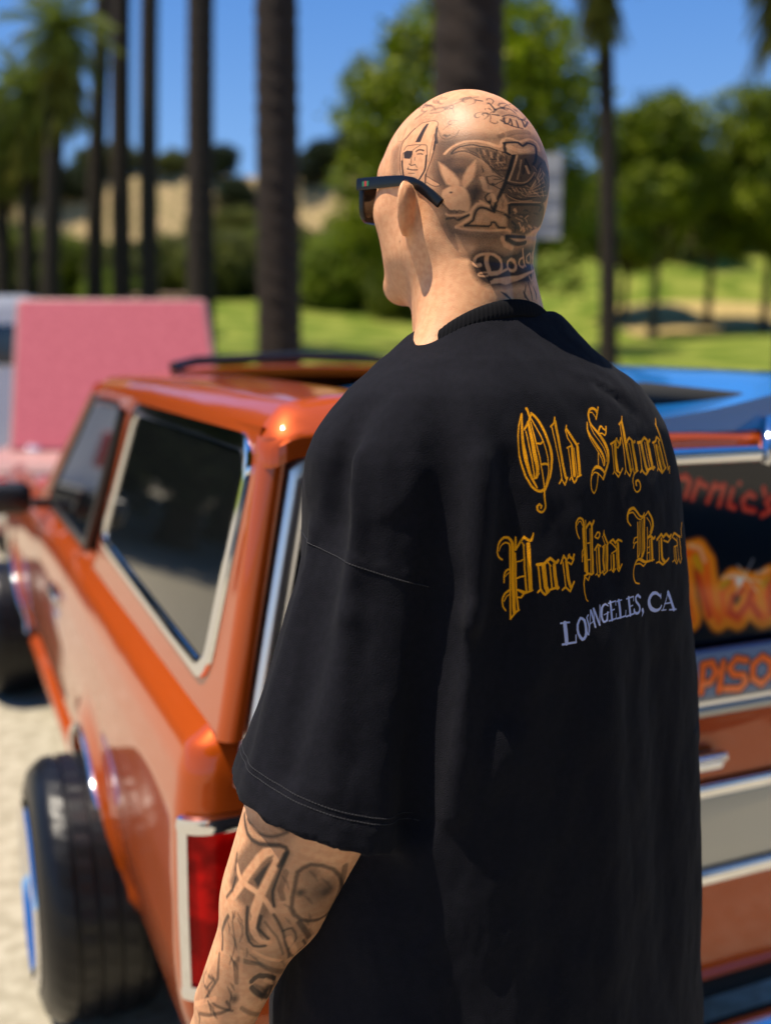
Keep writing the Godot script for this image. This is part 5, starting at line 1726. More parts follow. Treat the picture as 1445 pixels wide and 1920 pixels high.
	p.line([725, 489, 718, 533, 717, 563], 3.0, gold, 0.8)
	p.line([736, 454, 741, 460, 747, 467, 750, 474, 751, 481, 750, 488, 746, 495, 741, 501, 735, 507, 728, 510, 722, 512], [5.4, 8.2, 3.8], gold, 0.8)
	p.line([727, 467, 732, 471, 738, 477, 741, 484, 742, 491, 738, 497, 734, 501], 2.7, gold, 0.8)
	p.line([722, 513, 729, 511, 738, 511, 743, 514, 747, 518, 752, 517, 756, 515], 5.7, gold, 0.8)
	p.line([739, 518, 739, 543, 740, 566], 8.5, gold, 0.8)
	p.line([730, 519, 729, 565], 2.7, gold, 0.8)
	p.line([719, 535, 729, 534], 2.8, gold, 0.8)
	p.line([719, 547, 728, 547], 2.7, gold, 0.8)
	p.line([662, 568, 667, 563, 673, 558, 680, 556, 687, 557, 693, 560, 701, 564, 707, 566, 716, 567, 732, 567, 748, 567], [3.3, 8.2, 3.3], gold, 0.8)
	p.line([669, 566, 677, 566, 686, 567, 693, 571, 700, 575, 709, 572, 716, 567], 3.3, gold, 0.8)
	p.line([664, 566, 660, 571, 656, 578, 654, 585, 654, 592, 657, 600, 662, 607, 671, 610, 679, 612], [3.3, 3.9, 3.3], gold, 0.8)
	p.line([681, 505, 670, 507, 664, 517], 3.0, gold, 0.8)
	p.line([680, 516, 669, 518, 663, 528], 3.0, gold, 0.8)
	p.line([788, 525, 787, 537, 787, 550, 787, 561, 788, 570, 793, 575, 798, 579], 8.6, gold, 0.8)
	p.line([776, 526, 773, 575], 3.5, gold, 0.8)
	p.line([766, 523, 790, 513, 797, 521], 5.9, gold, 0.8)
	p.line([799, 521, 806, 518, 815, 516, 821, 520, 828, 525, 835, 524, 841, 522], 6.2, gold, 0.8)
	p.line([799, 529, 819, 536, 838, 529], 4.3, gold, 0.8)
	p.line([773, 575, 758, 576], 3.5, gold, 0.8)
	p.line([773, 576, 790, 585, 821, 575], 4.8, gold, 0.8)
	p.line([847, 528, 852, 523, 859, 520, 870, 524, 881, 529, 892, 533, 901, 536], 5.3, gold, 0.8)
	p.line([853, 531, 863, 536, 875, 542, 880, 548, 880, 553, 868, 553, 856, 553], 3.1, gold, 0.8)
	p.line([894, 533, 904, 561, 905, 589], 4.6, gold, 0.8)
	p.line([875, 534, 885, 585], 3.0, gold, 0.8)
	p.line([866, 555, 866, 574, 866, 586], 4.7, gold, 0.8)
	p.line([856, 555, 856, 584], 2.6, gold, 0.8)
	p.line([856, 584, 844, 587], 2.4, gold, 0.8)
	p.line([856, 585, 865, 595, 881, 587], 3.4, gold, 0.8)
	p.line([884, 587, 893, 599, 907, 590], 3.3, gold, 0.8)
	p.line([930, 506, 913, 519, 913, 538], 4.0, gold, 0.8)
	p.line([431, 664, 435, 709], 9.5, pale, 0.8)
	p.line([420, 663, 443, 664], 3.6, pale, 0.8)
	p.line([424, 710, 460, 710], 4.5, pale, 0.8)
	p.line([460, 694, 460, 710], 2.7, pale, 0.8)
	p.line([475, 659, 470, 665, 466, 672, 465, 682, 467, 692, 472, 701, 477, 706, 482, 705, 486, 700, 488, 692, 488, 683, 487, 673, 485, 665, 480, 661, 475, 659], [5.4, 6.8, 5.4], pale, 0.8)
	p.line([496, 655, 494, 657, 492, 660, 493, 665, 494, 670, 495, 675, 496, 680, 495, 690, 494, 698, 492, 697, 491, 693], 2.9, pale, 0.8)
	p.line([503, 647, 496, 691], 1.8, pale, 0.8)
	p.line([504, 646, 513, 683], 4.5, pale, 0.8)
	p.line([499, 675, 508, 670], 1.8, pale, 0.8)
	p.line([511, 643, 512, 683], 2.0, pale, 0.8)
	p.line([512, 643, 525, 680], 4.5, pale, 0.8)
	p.line([530, 637, 525, 680], 2.0, pale, 0.8)
	p.line([554, 642, 550, 639, 546, 637, 540, 639, 535, 644, 533, 652, 532, 661, 534, 670, 537, 675, 542, 675, 546, 672], [2.4, 6.1, 3.3], pale, 0.8)
	p.line([551, 656, 547, 673], 4.4, pale, 0.8)
	p.line([539, 660, 555, 656], 1.9, pale, 0.8)
	p.line([563, 635, 563, 674], 7.0, pale, 0.8)
	p.line([556, 637, 583, 636], 2.8, pale, 0.8)
	p.line([583, 636, 582, 645], 2.1, pale, 0.8)
	p.line([565, 654, 575, 653], 2.7, pale, 0.8)
	p.line([553, 675, 579, 674], 3.4, pale, 0.8)
	p.line([581, 664, 579, 674], 2.1, pale, 0.8)
	p.line([595, 637, 596, 674], 7.3, pale, 0.8)
	p.line([587, 638, 605, 637], 2.7, pale, 0.8)
	p.line([583, 675, 616, 675], 3.6, pale, 0.8)
	p.line([618, 663, 616, 675], 2.5, pale, 0.8)
	p.line([633, 637, 638, 677], 8.1, pale, 0.8)
	p.line([624, 638, 652, 637], 3.2, pale, 0.8)
	p.line([652, 637, 653, 647], 2.3, pale, 0.8)
	p.line([638, 658, 649, 657], 2.9, pale, 0.8)
	p.line([619, 677, 653, 677], 3.8, pale, 0.8)
	p.line([655, 666, 653, 677], 2.3, pale, 0.8)
	p.line([682, 644, 677, 641, 672, 637, 666, 638, 662, 641, 662, 645, 664, 651, 671, 657, 677, 663, 679, 669, 678, 674, 674, 678, 669, 679, 663, 678, 657, 675, 655, 671, 655, 669], 5.9, pale, 0.8)
	p.line([691, 675, 695, 681, 690, 690], [8.8, 6.9, 1.9], pale, 0.8)
	p.line([776, 659, 768, 654, 758, 648, 747, 645, 737, 645, 729, 649, 724, 654, 721, 659, 722, 666, 726, 673, 733, 680, 743, 685, 754, 689, 763, 690, 772, 689, 778, 686, 781, 682], [5.1, 12.1, 4.4], pale, 0.8)
	p.line([777, 653, 777, 663], 3.6, pale, 0.8)
	p.line([816, 657, 843, 702], 10.7, pale, 0.8)
	p.line([814, 658, 789, 694], 3.1, pale, 0.8)
	p.line([797, 680, 827, 683], 3.3, pale, 0.8)
	p.line([783, 694, 803, 696], 2.8, pale, 0.8)
	p.line([819, 699, 856, 705], 3.6, pale, 0.8)
	return p

# the ink: head on the left half of the sheet, forearm on the right half
func tattoos() -> Paint:
	var p := Paint.new(2048, 1024, Color(0.085, 0.095, 0.11, 0.0))
	p.fill([310, 447, 398, 453, 465, 460, 547, 460, 560, 530, 566, 605, 577, 682, 582, 718, 483, 742, 373, 743, 338, 714, 330, 653], i(0.39), 20.9)
	p.fill([1757, 442, 1621, 260, 1464, 292, 1397, 518, 1416, 638, 1386, 802], i(0.17), 27.6)
	p.fill([328, 535, 337, 528, 359, 519, 387, 522, 409, 538, 422, 578, 422, 616, 423, 644, 418, 673, 404, 691, 400, 697, 389, 707, 377, 715, 359, 711, 346, 681, 341, 622, 330, 582], i(0.60), 12.0)
	p.fill([397, 639, 410, 625, 423, 639, 418, 667, 405, 688, 402, 681], i(0.72), 8.1)
	p.blob(378, 573, 23.9, 23.9, i(0.65))
	p.fill([383, 498, 422, 504, 449, 523, 467, 532, 475, 529, 459, 604, 452, 594, 438, 578, 420, 542, 396, 515], i(0.65), 2.9)
	p.fill([475, 529, 522, 517, 551, 533, 583, 574, 580, 610, 565, 651, 554, 662, 585, 693, 588, 704, 556, 720, 532, 732, 495, 731, 476, 720, 470, 702, 469, 678, 454, 640, 460, 610], i(0.81), 3.4)
	p.fill([359, 707, 379, 723, 404, 731, 473, 729, 482, 739, 476, 749, 426, 750, 387, 745, 364, 745, 344, 720], i(0.72), 12.2)
	p.fill([319, 443, 398, 459, 452, 469, 530, 457, 573, 491, 538, 487, 455, 487, 421, 490, 386, 487, 360, 504, 339, 526], i(0.39), 13.9)
	p.fill([426, 750, 486, 752, 589, 733, 609, 762, 521, 771, 420, 767], i(0.55), 11.1)
	p.fill([174, 481, 191, 456, 206, 441, 209, 484, 214, 517, 218, 548, 208, 578, 192, 582], i(0.49), 10.3)
	p.fill([320, 470, 328, 462, 366, 466, 371, 594, 353, 621, 339, 622, 309, 572, 316, 525], i(0.42), 8.4)
	p.line([348, 510, 354, 500, 363, 490, 374, 483, 385, 479, 397, 479, 408, 481, 419, 486, 430, 492, 440, 500, 448, 504, 452, 497, 454, 487, 456, 481, 459, 477, 466, 477, 473, 479, 480, 484, 488, 487, 499, 480, 512, 473, 524, 474, 534, 480, 536, 493, 534, 505], 7.3, i(0.85), 1.6, true)
	p.line([362, 512, 365, 505, 371, 498, 378, 494, 386, 493, 394, 492, 402, 493, 408, 496, 414, 500, 422, 503, 430, 506, 437, 512, 444, 517, 451, 521, 456, 524, 463, 528, 469, 532], 3.8, i(0.95), 1.6)
	p.line([363, 515, 370, 512, 380, 510, 388, 512, 396, 517, 405, 527, 415, 538, 422, 548, 429, 559, 436, 572, 441, 584, 447, 592, 452, 597], 2.7, i(0.95), 1.6)
	p.line([366, 510, 375, 508, 386, 508, 396, 512, 405, 520, 413, 529, 420, 539, 428, 552, 435, 565, 442, 578, 447, 589], 1.2, i(0.91), 1.6)
	p.line([414, 507, 417, 525], 2.3, i(0.78), 1.6)
	p.line([426, 514, 429, 534], 2.2, i(0.78), 1.6)
	p.line([438, 524, 438, 546], 2.2, i(0.78), 1.6)
	p.line([450, 530, 448, 554], 2.2, i(0.78), 1.6)
	p.line([459, 535, 456, 562], 2.2, i(0.78), 1.6)
	p.line([429, 543, 444, 546], 2.2, i(0.78), 1.6)
	p.line([438, 562, 456, 559], 2.2, i(0.78), 1.6)
	p.line([444, 578, 459, 578], 2.2, i(0.78), 1.6)
	p.line([408, 505, 410, 516], 2.3, i(0.78), 1.6)
	p.line([432, 551, 448, 554], 2.2, i(0.78), 1.6)
	p.line([420, 514, 423, 528], 1.6, i(0.60), 1.6, true)
	p.line([432, 521, 434, 540], 1.6, i(0.60), 1.6, true)
	p.line([444, 529, 444, 549], 1.6, i(0.60), 1.6, true)
	p.line([441, 554, 453, 553], 1.6, i(0.60), 1.6, true)
	p.line([447, 571, 459, 570], 1.6, i(0.60), 1.6, true)
	p.line([457, 493, 463, 491, 472, 490, 478, 489, 484, 490, 488, 496, 492, 500, 497, 495, 504, 488, 512, 488, 520, 490, 524, 493, 525, 500, 523, 517, 519, 534, 515, 546, 511, 552], 6.6, i(0.95), 1.6)
	p.line([457, 493, 457, 521, 464, 529], 5.8, i(0.95), 1.6)
	p.line([465, 504, 470, 508, 476, 512, 484, 515, 492, 515, 502, 511, 512, 505], 12.2, i(0.50), 1.6, true)
	p.line([472, 532, 468, 547, 465, 567, 462, 585, 459, 604, 456, 624, 452, 643, 449, 661, 447, 675, 445, 683, 444, 688], 7.6, i(0.95), 1.6)
	p.line([478, 531, 469, 577, 463, 607], 2.8, i(0.75), 1.6, true)
	p.line([485, 544, 481, 576, 478, 602], 2.5, i(0.50), 1.6, true)
	p.line([494, 540, 491, 569, 489, 585], 2.4, i(0.95), 1.6)
	p.line([494, 540, 504, 572], 3.9, i(0.95), 1.6)
	p.line([494, 561, 500, 581], 4.5, i(0.80), 1.6, true)
	p.line([418, 600, 421, 611, 424, 625, 424, 633, 426, 639, 430, 641, 434, 641], 8.1, i(0.70), 1.6, true)
	p.line([426, 597, 427, 606, 429, 616, 433, 622, 437, 624, 441, 621, 445, 616, 450, 612, 454, 607, 450, 602, 444, 597, 440, 595, 436, 594, 430, 596, 426, 597], 2.2, i(0.95), 1.6)
	p.blob(436, 619, 6.0, 6.0, i(0.95))
	p.line([439, 605, 448, 605], 3.2, i(0.78), 1.6)
	p.line([438, 624, 453, 637], 2.4, i(0.95), 1.6)
	p.line([430, 650, 428, 655, 426, 661, 427, 668, 429, 673, 432, 676, 435, 676, 436, 671, 437, 663, 436, 656, 434, 651, 432, 649, 430, 650], 3.4, i(0.95), 1.6)
	p.line([433, 674, 435, 679, 437, 683, 440, 687, 444, 691, 451, 693, 460, 695, 468, 698, 475, 702], 4.8, i(0.95), 1.6)
	p.line([446, 693, 462, 696], 0.8, i(0.60), 1.6, true)
	p.line([437, 652, 442, 671], 8.2, i(0.80), 1.6, true)
	p.line([418, 673, 425, 681, 434, 683], 4.4, i(0.80), 1.6, true)
	p.line([460, 615, 467, 618, 476, 621, 484, 620, 493, 616, 500, 610, 507, 600, 512, 586, 517, 570, 526, 554, 535, 541], 3.8, i(0.95), 1.6)
	p.line([457, 645, 463, 651, 471, 657, 479, 660, 488, 661, 497, 660, 507, 657, 522, 648, 537, 640], 3.3, i(0.95), 1.6)
	p.line([463, 608, 471, 611, 482, 612, 491, 611, 499, 604, 507, 590, 513, 576], 2.2, i(0.60), 1.6, true)
	p.line([459, 647, 464, 654, 473, 661, 481, 665, 491, 667, 503, 664, 515, 661], 1.8, i(0.50), 1.6, true)
	p.line([530, 561, 518, 596, 509, 619], 2.0, i(0.55), 1.6, true)
	p.line([533, 574, 517, 604, 507, 624], 2.0, i(0.55), 1.6, true)
	p.line([537, 586, 517, 613, 505, 629], 2.0, i(0.55), 1.6, true)
	p.line([542, 598, 516, 621, 504, 634], 2.0, i(0.55), 1.6, true)
	p.line([548, 610, 516, 630, 503, 639], 2.0, i(0.55), 1.6, true)
	p.line([555, 622, 516, 639, 501, 644], 2.0, i(0.55), 1.6, true)
	p.line([566, 633, 517, 647, 500, 649], 2.0, i(0.55), 1.6, true)
	p.line([470, 627, 476, 640], 1.9, i(0.50), 1.6, true)
	p.line([477, 628, 483, 640], 1.9, i(0.50), 1.6, true)
	p.line([485, 628, 491, 640], 2.0, i(0.50), 1.6, true)
	p.line([493, 629, 500, 640], 2.0, i(0.50), 1.6, true)
	p.line([501, 629, 509, 639], 2.1, i(0.50), 1.6, true)
	p.line([511, 629, 519, 638], 2.2, i(0.50), 1.6, true)
	p.line([449, 679, 452, 665, 456, 653, 462, 671, 466, 686, 461, 689, 455, 689], 3.3, i(0.35), 1.6, true)
	p.line([473, 694, 471, 687, 470, 680, 469, 679, 475, 678, 503, 675, 541, 670, 551, 676, 547, 682], 5.4, i(0.95), 1.6)
	p.line([468, 676, 470, 673, 543, 661], 1.9, i(0.75), 1.6, true)
	p.line([482, 687, 485, 691], 5.5, i(0.70), 1.6, true)
	p.line([483, 709, 494, 715, 500, 726], 3.7, i(0.95), 1.6)
	p.blob(504, 698, 17.1, 17.1, i(0.65))
	p.line([500, 710, 515, 723], 2.3, i(0.80), 1.6, true)
	p.line([514, 717, 525, 724], 4.5, i(0.70), 1.6, true)
	p.line([510, 701, 516, 695], 1.6, i(0.60), 1.6, true)
	p.line([530, 714, 555, 724], 1.9, i(0.50), 1.6, true)
	p.line([377, 723, 390, 716, 402, 707, 404, 700, 404, 694, 408, 687, 413, 681, 419, 679, 424, 678], 5.4, i(0.88), 1.6, true)
	p.line([377, 723, 388, 726, 404, 728, 422, 728, 442, 728, 460, 726, 475, 724, 484, 725, 489, 727], 4.8, i(0.88), 1.6, true)
	p.line([395, 720, 402, 716, 409, 710, 410, 704, 411, 699, 413, 693, 416, 689, 420, 687, 425, 687, 430, 688, 435, 690, 440, 692, 445, 694], 4.7, i(0.95), 1.6)
	p.line([395, 720, 404, 720, 417, 720, 430, 720, 440, 720, 443, 717, 443, 713, 446, 712, 450, 713, 454, 717, 460, 721, 467, 721, 473, 721], 4.3, i(0.95), 1.6)
	p.line([420, 713, 421, 706, 424, 700, 429, 698, 436, 699, 449, 704, 461, 708], 9.9, i(0.35), 1.6, true)
	p.line([555, 722, 597, 713], 8.1, i(0.80), 1.6, true)
	p.line([471, 740, 481, 752, 504, 758], 8.6, i(0.80), 1.6, true)
	p.line([482, 741, 489, 743, 499, 746, 510, 748, 521, 748, 531, 746, 539, 744], 8.7, i(0.95), 1.6)
	p.line([481, 736, 506, 735, 533, 734], 7.1, i(0.95), 1.6)
	p.fill([346, 654, 349, 636, 362, 625, 375, 623, 386, 627, 394, 639, 399, 656, 402, 681, 401, 694, 393, 696, 380, 694, 365, 693, 352, 684], i(0.95), 2.5, true)
	p.fill([335, 534, 346, 546, 367, 577, 381, 606, 383, 629, 370, 628, 356, 615, 344, 579], i(0.85), 3.2, true)
	p.fill([407, 543, 408, 571, 405, 599, 397, 621, 390, 636, 384, 618, 387, 592, 395, 564], i(0.80), 2.9, true)
	p.blob(365, 645, 5.9, 5.9, i(0.95))
	p.line([346, 678, 352, 683, 359, 689, 363, 693, 366, 694, 370, 694, 373, 693, 376, 694, 378, 696, 380, 694, 382, 693, 387, 694, 392, 695], 2.2, i(0.95), 1.6)
	p.line([357, 699, 359, 701, 365, 702, 376, 702, 389, 701, 396, 699, 401, 697], 4.7, i(0.85), 1.6, true)
	p.line([382, 710, 400, 701], 4.9, i(0.95), 1.6)
	p.line([357, 708, 372, 706, 379, 710], 3.7, i(0.78), 1.6)
	p.fill([212, 385, 241, 330, 328, 287, 424, 284, 489, 310, 563, 340, 558, 397, 556, 449, 519, 515, 447, 490, 396, 476, 375, 468, 354, 472, 331, 459, 311, 393, 264, 406], i(0.26), 16.0)
	p.fill([400, 331, 432, 347, 446, 400, 446, 448, 411, 458, 382, 417, 379, 361], i(0.16), 18.5, true)
	p.line([354, 407, 352, 408, 349, 407, 345, 403, 344, 398, 346, 394, 352, 391, 362, 395, 370, 399], [1.6, 5.2, 1.3], i(0.44), 1.6)
	p.line([469, 416, 466, 416, 464, 415, 464, 411, 466, 406, 472, 402, 479, 400, 486, 404, 492, 409], [1.6, 5.0, 1.2], i(0.65), 1.6)
	p.line([243, 332, 241, 334, 237, 335, 226, 333, 213, 328, 203, 321, 200, 314, 222, 311, 241, 310], [2.7, 8.7, 2.2], i(0.44), 1.6)
	p.line([301, 304, 301, 307, 299, 309, 291, 307, 281, 302, 270, 294, 262, 284, 271, 277, 282, 272], [2.5, 8.1, 2.0], i(0.44), 1.6)
	p.line([494, 361, 490, 364, 486, 366, 482, 364, 481, 359, 485, 351, 495, 342, 523, 325, 558, 312], [2.1, 6.6, 1.7], i(0.65), 1.6)
	p.line([423, 383, 423, 380, 425, 378, 429, 378, 433, 380, 435, 386, 435, 393, 430, 400, 425, 405], [1.6, 5.1, 1.3], i(0.65), 1.6)
	p.line([300, 279, 301, 283, 300, 286, 290, 284, 277, 279, 260, 269, 240, 256, 239, 244, 243, 234], [3.0, 9.6, 2.4], i(0.44), 1.6)
	p.line([432, 366, 432, 363, 433, 360, 437, 358, 442, 359, 445, 365, 447, 372, 442, 381, 438, 389], [1.7, 5.6, 1.4], i(0.65), 1.6)
	p.line([276, 293, 272, 294, 265, 293, 253, 287, 242, 280, 240, 272, 250, 268, 280, 273, 302, 280], [3.0, 9.6, 2.4], i(0.44), 1.6)
	p.line([220, 317, 210, 316, 199, 313, 192, 308, 196, 304, 217, 304, 240, 307, 261, 317, 275, 327], [3.0, 9.7, 2.4], i(0.44), 1.6)
	p.line([451, 415, 452, 418, 452, 420, 449, 423, 445, 424, 441, 421, 437, 416, 438, 407, 440, 399], [1.5, 4.7, 1.2], i(0.65), 1.6)
	p.line([543, 381, 549, 380, 550, 382, 538, 391, 526, 398, 515, 402, 507, 402, 506, 394, 507, 385], [2.2, 7.1, 1.8], i(0.65), 1.6)
	p.line([239, 320, 231, 317, 224, 314, 224, 310, 231, 307, 248, 309, 266, 315, 279, 326, 287, 336], [2.7, 8.5, 2.1], i(0.44), 1.6)
	p.line([476, 348, 473, 347, 471, 345, 475, 339, 481, 333, 492, 329, 503, 328, 506, 337, 506, 347], [2.3, 7.3, 1.8], i(0.65), 1.6)
	p.line([325, 341, 321, 338, 319, 335, 320, 331, 326, 330, 335, 333, 344, 339, 350, 350, 353, 360], [2.0, 6.5, 1.6], i(0.44), 1.6)
	p.line([416, 393, 414, 395, 412, 396, 408, 394, 406, 389, 406, 383, 409, 377, 417, 374, 425, 374], [1.6, 5.0, 1.3], i(0.65), 1.6)
	p.line([446, 316, 447, 312, 449, 307, 456, 305, 462, 305, 466, 312, 465, 322, 457, 334, 449, 344], [2.3, 7.4, 1.9], i(0.65), 1.6)
	p.line([386, 314, 383, 316, 380, 317, 375, 313, 371, 307, 371, 298, 375, 290, 388, 288, 400, 288], [2.2, 7.1, 1.8], i(0.44), 1.6)
	p.line([191, 317, 178, 317, 152, 315, 185, 300, 227, 309, 251, 317], [3.6, 11.4, 2.9], i(0.44), 1.6)
	p.line([396, 306, 398, 303, 401, 301, 407, 303, 411, 309, 411, 318, 408, 327, 399, 331, 390, 334], [2.2, 7.1, 1.8], i(0.44), 1.6)
	p.line([336, 323, 340, 324, 344, 326, 346, 332, 346, 337, 340, 339, 331, 339, 317, 331, 304, 322], [2.1, 6.6, 1.6], i(0.44), 1.6)
	p.line([425, 390, 424, 387, 423, 384, 426, 381, 430, 380, 436, 382, 440, 388, 440, 397, 439, 405], [1.6, 5.1, 1.3], i(0.65), 1.6)
	p.line([274, 295, 275, 299, 274, 301, 264, 300, 250, 295, 232, 286, 214, 275, 219, 266, 230, 260], [2.9, 9.2, 2.3], i(0.44), 1.6)
	p.line([350, 324, 346, 321, 343, 318, 343, 314, 345, 310, 352, 309, 360, 311, 369, 320, 376, 328], 5.2, i(0.50), 1.6, true)
	p.line([550, 409, 542, 414, 535, 417, 531, 417, 530, 413, 536, 406, 552, 394], 6.0, i(0.50), 1.6, true)
	p.line([353, 415, 355, 416, 357, 419, 357, 422, 355, 425, 351, 425, 345, 423, 338, 417, 332, 411], 3.7, i(0.50), 1.6, true)
	p.line([440, 357, 438, 356, 436, 354, 437, 349, 440, 345, 445, 342, 452, 341, 458, 346, 463, 351], 4.5, i(0.50), 1.6, true)
	p.line([284, 351, 288, 351, 292, 353, 296, 357, 298, 361, 294, 364, 288, 366, 275, 362, 262, 359], 4.9, i(0.50), 1.6, true)
	p.line([305, 356, 304, 353, 304, 350, 308, 350, 314, 351, 321, 355, 327, 362, 328, 370, 328, 376], 4.7, i(0.50), 1.6, true)
	p.line([554, 392, 545, 395, 540, 396, 544, 391, 565, 377], 8.0, i(0.50), 1.6, true)
	p.line([451, 364, 451, 367, 450, 370, 447, 372, 443, 373, 439, 370, 435, 365, 436, 356, 438, 348], 4.2, i(0.50), 1.6, true)
	p.line([501, 387, 505, 387, 507, 387, 506, 391, 503, 396, 496, 401, 489, 404, 482, 402, 477, 399], 4.6, i(0.50), 1.6, true)
	p.line([242, 278, 231, 275, 217, 270, 207, 264, 209, 260, 232, 261, 258, 267, 282, 279, 297, 289], 8.7, i(0.50), 1.6, true)
	p.line([452, 462, 452, 459, 453, 457, 455, 456, 459, 456, 462, 459, 463, 463, 462, 470, 460, 475], 3.2, i(0.50), 1.6, true)
	p.line([260, 364, 256, 364, 250, 363, 245, 359, 243, 355, 246, 351, 254, 349, 269, 352, 281, 355], 5.2, i(0.50), 1.6, true)
	p.blob(469, 378, 26.5, 26.5, i(0.45))
	p.blob(496, 389, 26.5, 26.5, i(0.39))
	p.line([449, 378, 453, 372, 460, 364, 469, 359, 480, 355, 491, 356, 501, 359, 507, 367, 510, 374], 6.5, i(0.72), 1.6)
	p.line([467, 396, 475, 392, 485, 388, 497, 390, 510, 394, 521, 400, 529, 405], 5.3, i(0.78), 1.6)
	p.fill([237, 399, 258, 383, 278, 380, 296, 379, 312, 386, 320, 436, 320, 473, 316, 525, 308, 561, 298, 585, 277, 601, 275, 606, 224, 560, 214, 509, 209, 478, 209, 449, 221, 424], i(0.95), 2.4, true)
	p.line([236, 397, 228, 409, 219, 424, 211, 436, 207, 448, 207, 462, 208, 478, 210, 493, 213, 509, 215, 526, 217, 543, 220, 557, 225, 569, 234, 579, 275, 606], 2.5, i(0.91), 1.6)
	p.line([221, 512, 223, 526, 226, 543, 228, 555, 231, 566, 235, 575, 273, 602, 272, 602, 266, 596, 273, 600, 277, 601], 6.2, i(0.95), 1.6)
	p.line([237, 399, 246, 390, 257, 381, 267, 379, 278, 379, 287, 378, 296, 378, 304, 381, 311, 385, 315, 392, 317, 400, 317, 406, 316, 411], 1.9, i(0.85), 1.6)
	p.line([314, 403, 316, 418, 317, 437, 319, 454, 321, 470, 321, 485, 320, 498, 318, 511, 316, 525, 312, 544, 308, 561, 306, 572, 305, 578], 2.7, i(0.95), 1.6)
	p.line([317, 412, 319, 439, 325, 466], 7.3, i(0.85), 1.6)
	p.line([320, 460, 320, 487], 5.3, i(0.85), 1.6)
	p.line([313, 431, 313, 446, 313, 465, 312, 481, 312, 498, 311, 514, 310, 527], 1.3, i(0.95), 1.6)
	p.fill([277, 386, 285, 386, 279, 423, 275, 451, 256, 448, 263, 423, 270, 399], i(0.95), 1.5)
	p.line([221, 474, 223, 467, 227, 460, 234, 458, 244, 457, 258, 457, 272, 459, 284, 462, 292, 464, 296, 466, 299, 471, 301, 482, 303, 495, 303, 506, 303, 517, 303, 532, 303, 546, 302, 556, 299, 566, 293, 578, 287, 588, 280, 596, 276, 601], 2.2, i(0.95), 1.6)
	p.line([302, 503, 303, 523, 303, 546, 301, 558, 297, 567, 292, 577, 287, 586, 281, 594, 277, 599], 5.4, i(0.95), 1.6)
	p.line([219, 484, 223, 517], 2.1, i(0.91), 1.6)
	p.fill([221, 482, 231, 475, 254, 477, 255, 492, 248, 505, 227, 502], i(0.95), 1.5)
	p.line([254, 475, 264, 468, 278, 462], 2.4, i(0.95), 1.6)
	p.line([267, 482, 269, 480, 273, 478, 277, 478, 282, 479, 287, 481, 291, 484], 4.6, i(0.95), 1.6)
	p.line([273, 492, 285, 493, 290, 497], 3.2, i(0.95), 1.6)
	p.line([253, 497, 254, 522], 2.2, i(0.95), 1.6)
	p.line([265, 503, 266, 512], 2.0, i(0.91), 1.6)
	p.line([248, 523, 256, 529, 269, 528], 3.4, i(0.95), 1.6)
	p.line([243, 540, 261, 546, 278, 549], 3.8, i(0.95), 1.6)
	p.line([246, 533, 244, 542], 2.1, i(0.91), 1.6)
	p.line([270, 530, 277, 540], 1.5, i(0.91), 1.6)
	p.line([248, 556, 269, 560], 2.5, i(0.91), 1.6)
	p.blob(294, 611, 9.8, 9.8, i(0.95))
	p.line([304, 581, 305, 593, 306, 606, 304, 618, 300, 627, 295, 631, 290, 633], 1.7, i(0.78), 1.6)
	p.fill([309, 581, 324, 596, 339, 610, 343, 618, 332, 619, 321, 613, 310, 602], i(0.90), 1.5, true)
	p.line([309, 579, 315, 585, 323, 594, 332, 603, 339, 610, 342, 615, 343, 618, 339, 620, 332, 620, 326, 617, 321, 613, 315, 607, 310, 602], 1.8, i(0.95), 1.6)
	p.line([306, 571, 306, 603], 4.6, i(0.78), 1.6)
	p.line([322, 421, 326, 432, 331, 444, 338, 453, 346, 459, 354, 460, 360, 458, 365, 455, 369, 450, 371, 442, 373, 434], 1.8, i(0.72), 1.6)
	p.line([335, 421, 347, 409, 356, 402], 1.5, i(0.65), 1.6)
	p.line([340, 442, 348, 449, 353, 447], 5.8, i(0.65), 1.6)
	p.line([325, 422, 334, 442, 347, 452], 1.3, i(0.52), 1.6)
	p.line([197, 435, 200, 418, 193, 398], 2.7, i(0.45), 1.6)
	p.line([184, 447, 201, 445, 206, 438], 1.8, i(0.45), 1.6)
	p.line([215, 434, 224, 413, 237, 399], 4.9, i(0.52), 1.6)
	p.fill([409, 774, 425, 764, 450, 763, 488, 769, 523, 762, 537, 753, 584, 750, 602, 788, 577, 811, 561, 823, 524, 827, 485, 833, 451, 835, 430, 829, 417, 816, 409, 795], i(0.94), 7.0)
	p.line([428, 793, 425, 794, 421, 794, 418, 793, 415, 791, 416, 786, 418, 781, 421, 777, 427, 774, 435, 772, 444, 771, 451, 771, 458, 772, 465, 775, 472, 778, 478, 783, 480, 788, 479, 794, 476, 800, 472, 804, 465, 807, 456, 808, 449, 809], [7.5, 5.1, 8.8], i(0.97), 1.6, true)
	p.line([443, 775, 442, 778, 442, 783, 442, 789, 443, 794, 445, 800, 446, 804], 9.5, i(0.97), 1.6, true)
	p.line([447, 806, 446, 809, 443, 813, 437, 814, 431, 814, 427, 814, 424, 813, 424, 811, 427, 809, 431, 808, 437, 807, 443, 807, 447, 808], 3.0, i(0.95), 1.6, true)
	p.line([510, 778, 505, 780, 501, 783, 500, 789, 499, 794, 504, 798, 512, 800, 518, 800, 523, 797, 525, 794, 527, 789, 524, 784, 518, 780, 514, 779, 510, 778], 6.1, i(0.97), 1.6, true)
	p.line([472, 806, 498, 797], 4.5, i(0.95), 1.6, true)
	p.line([546, 773, 541, 774, 536, 777, 536, 782, 537, 787, 540, 790, 545, 792, 550, 790, 554, 788], 4.2, i(0.90), 1.6, true)
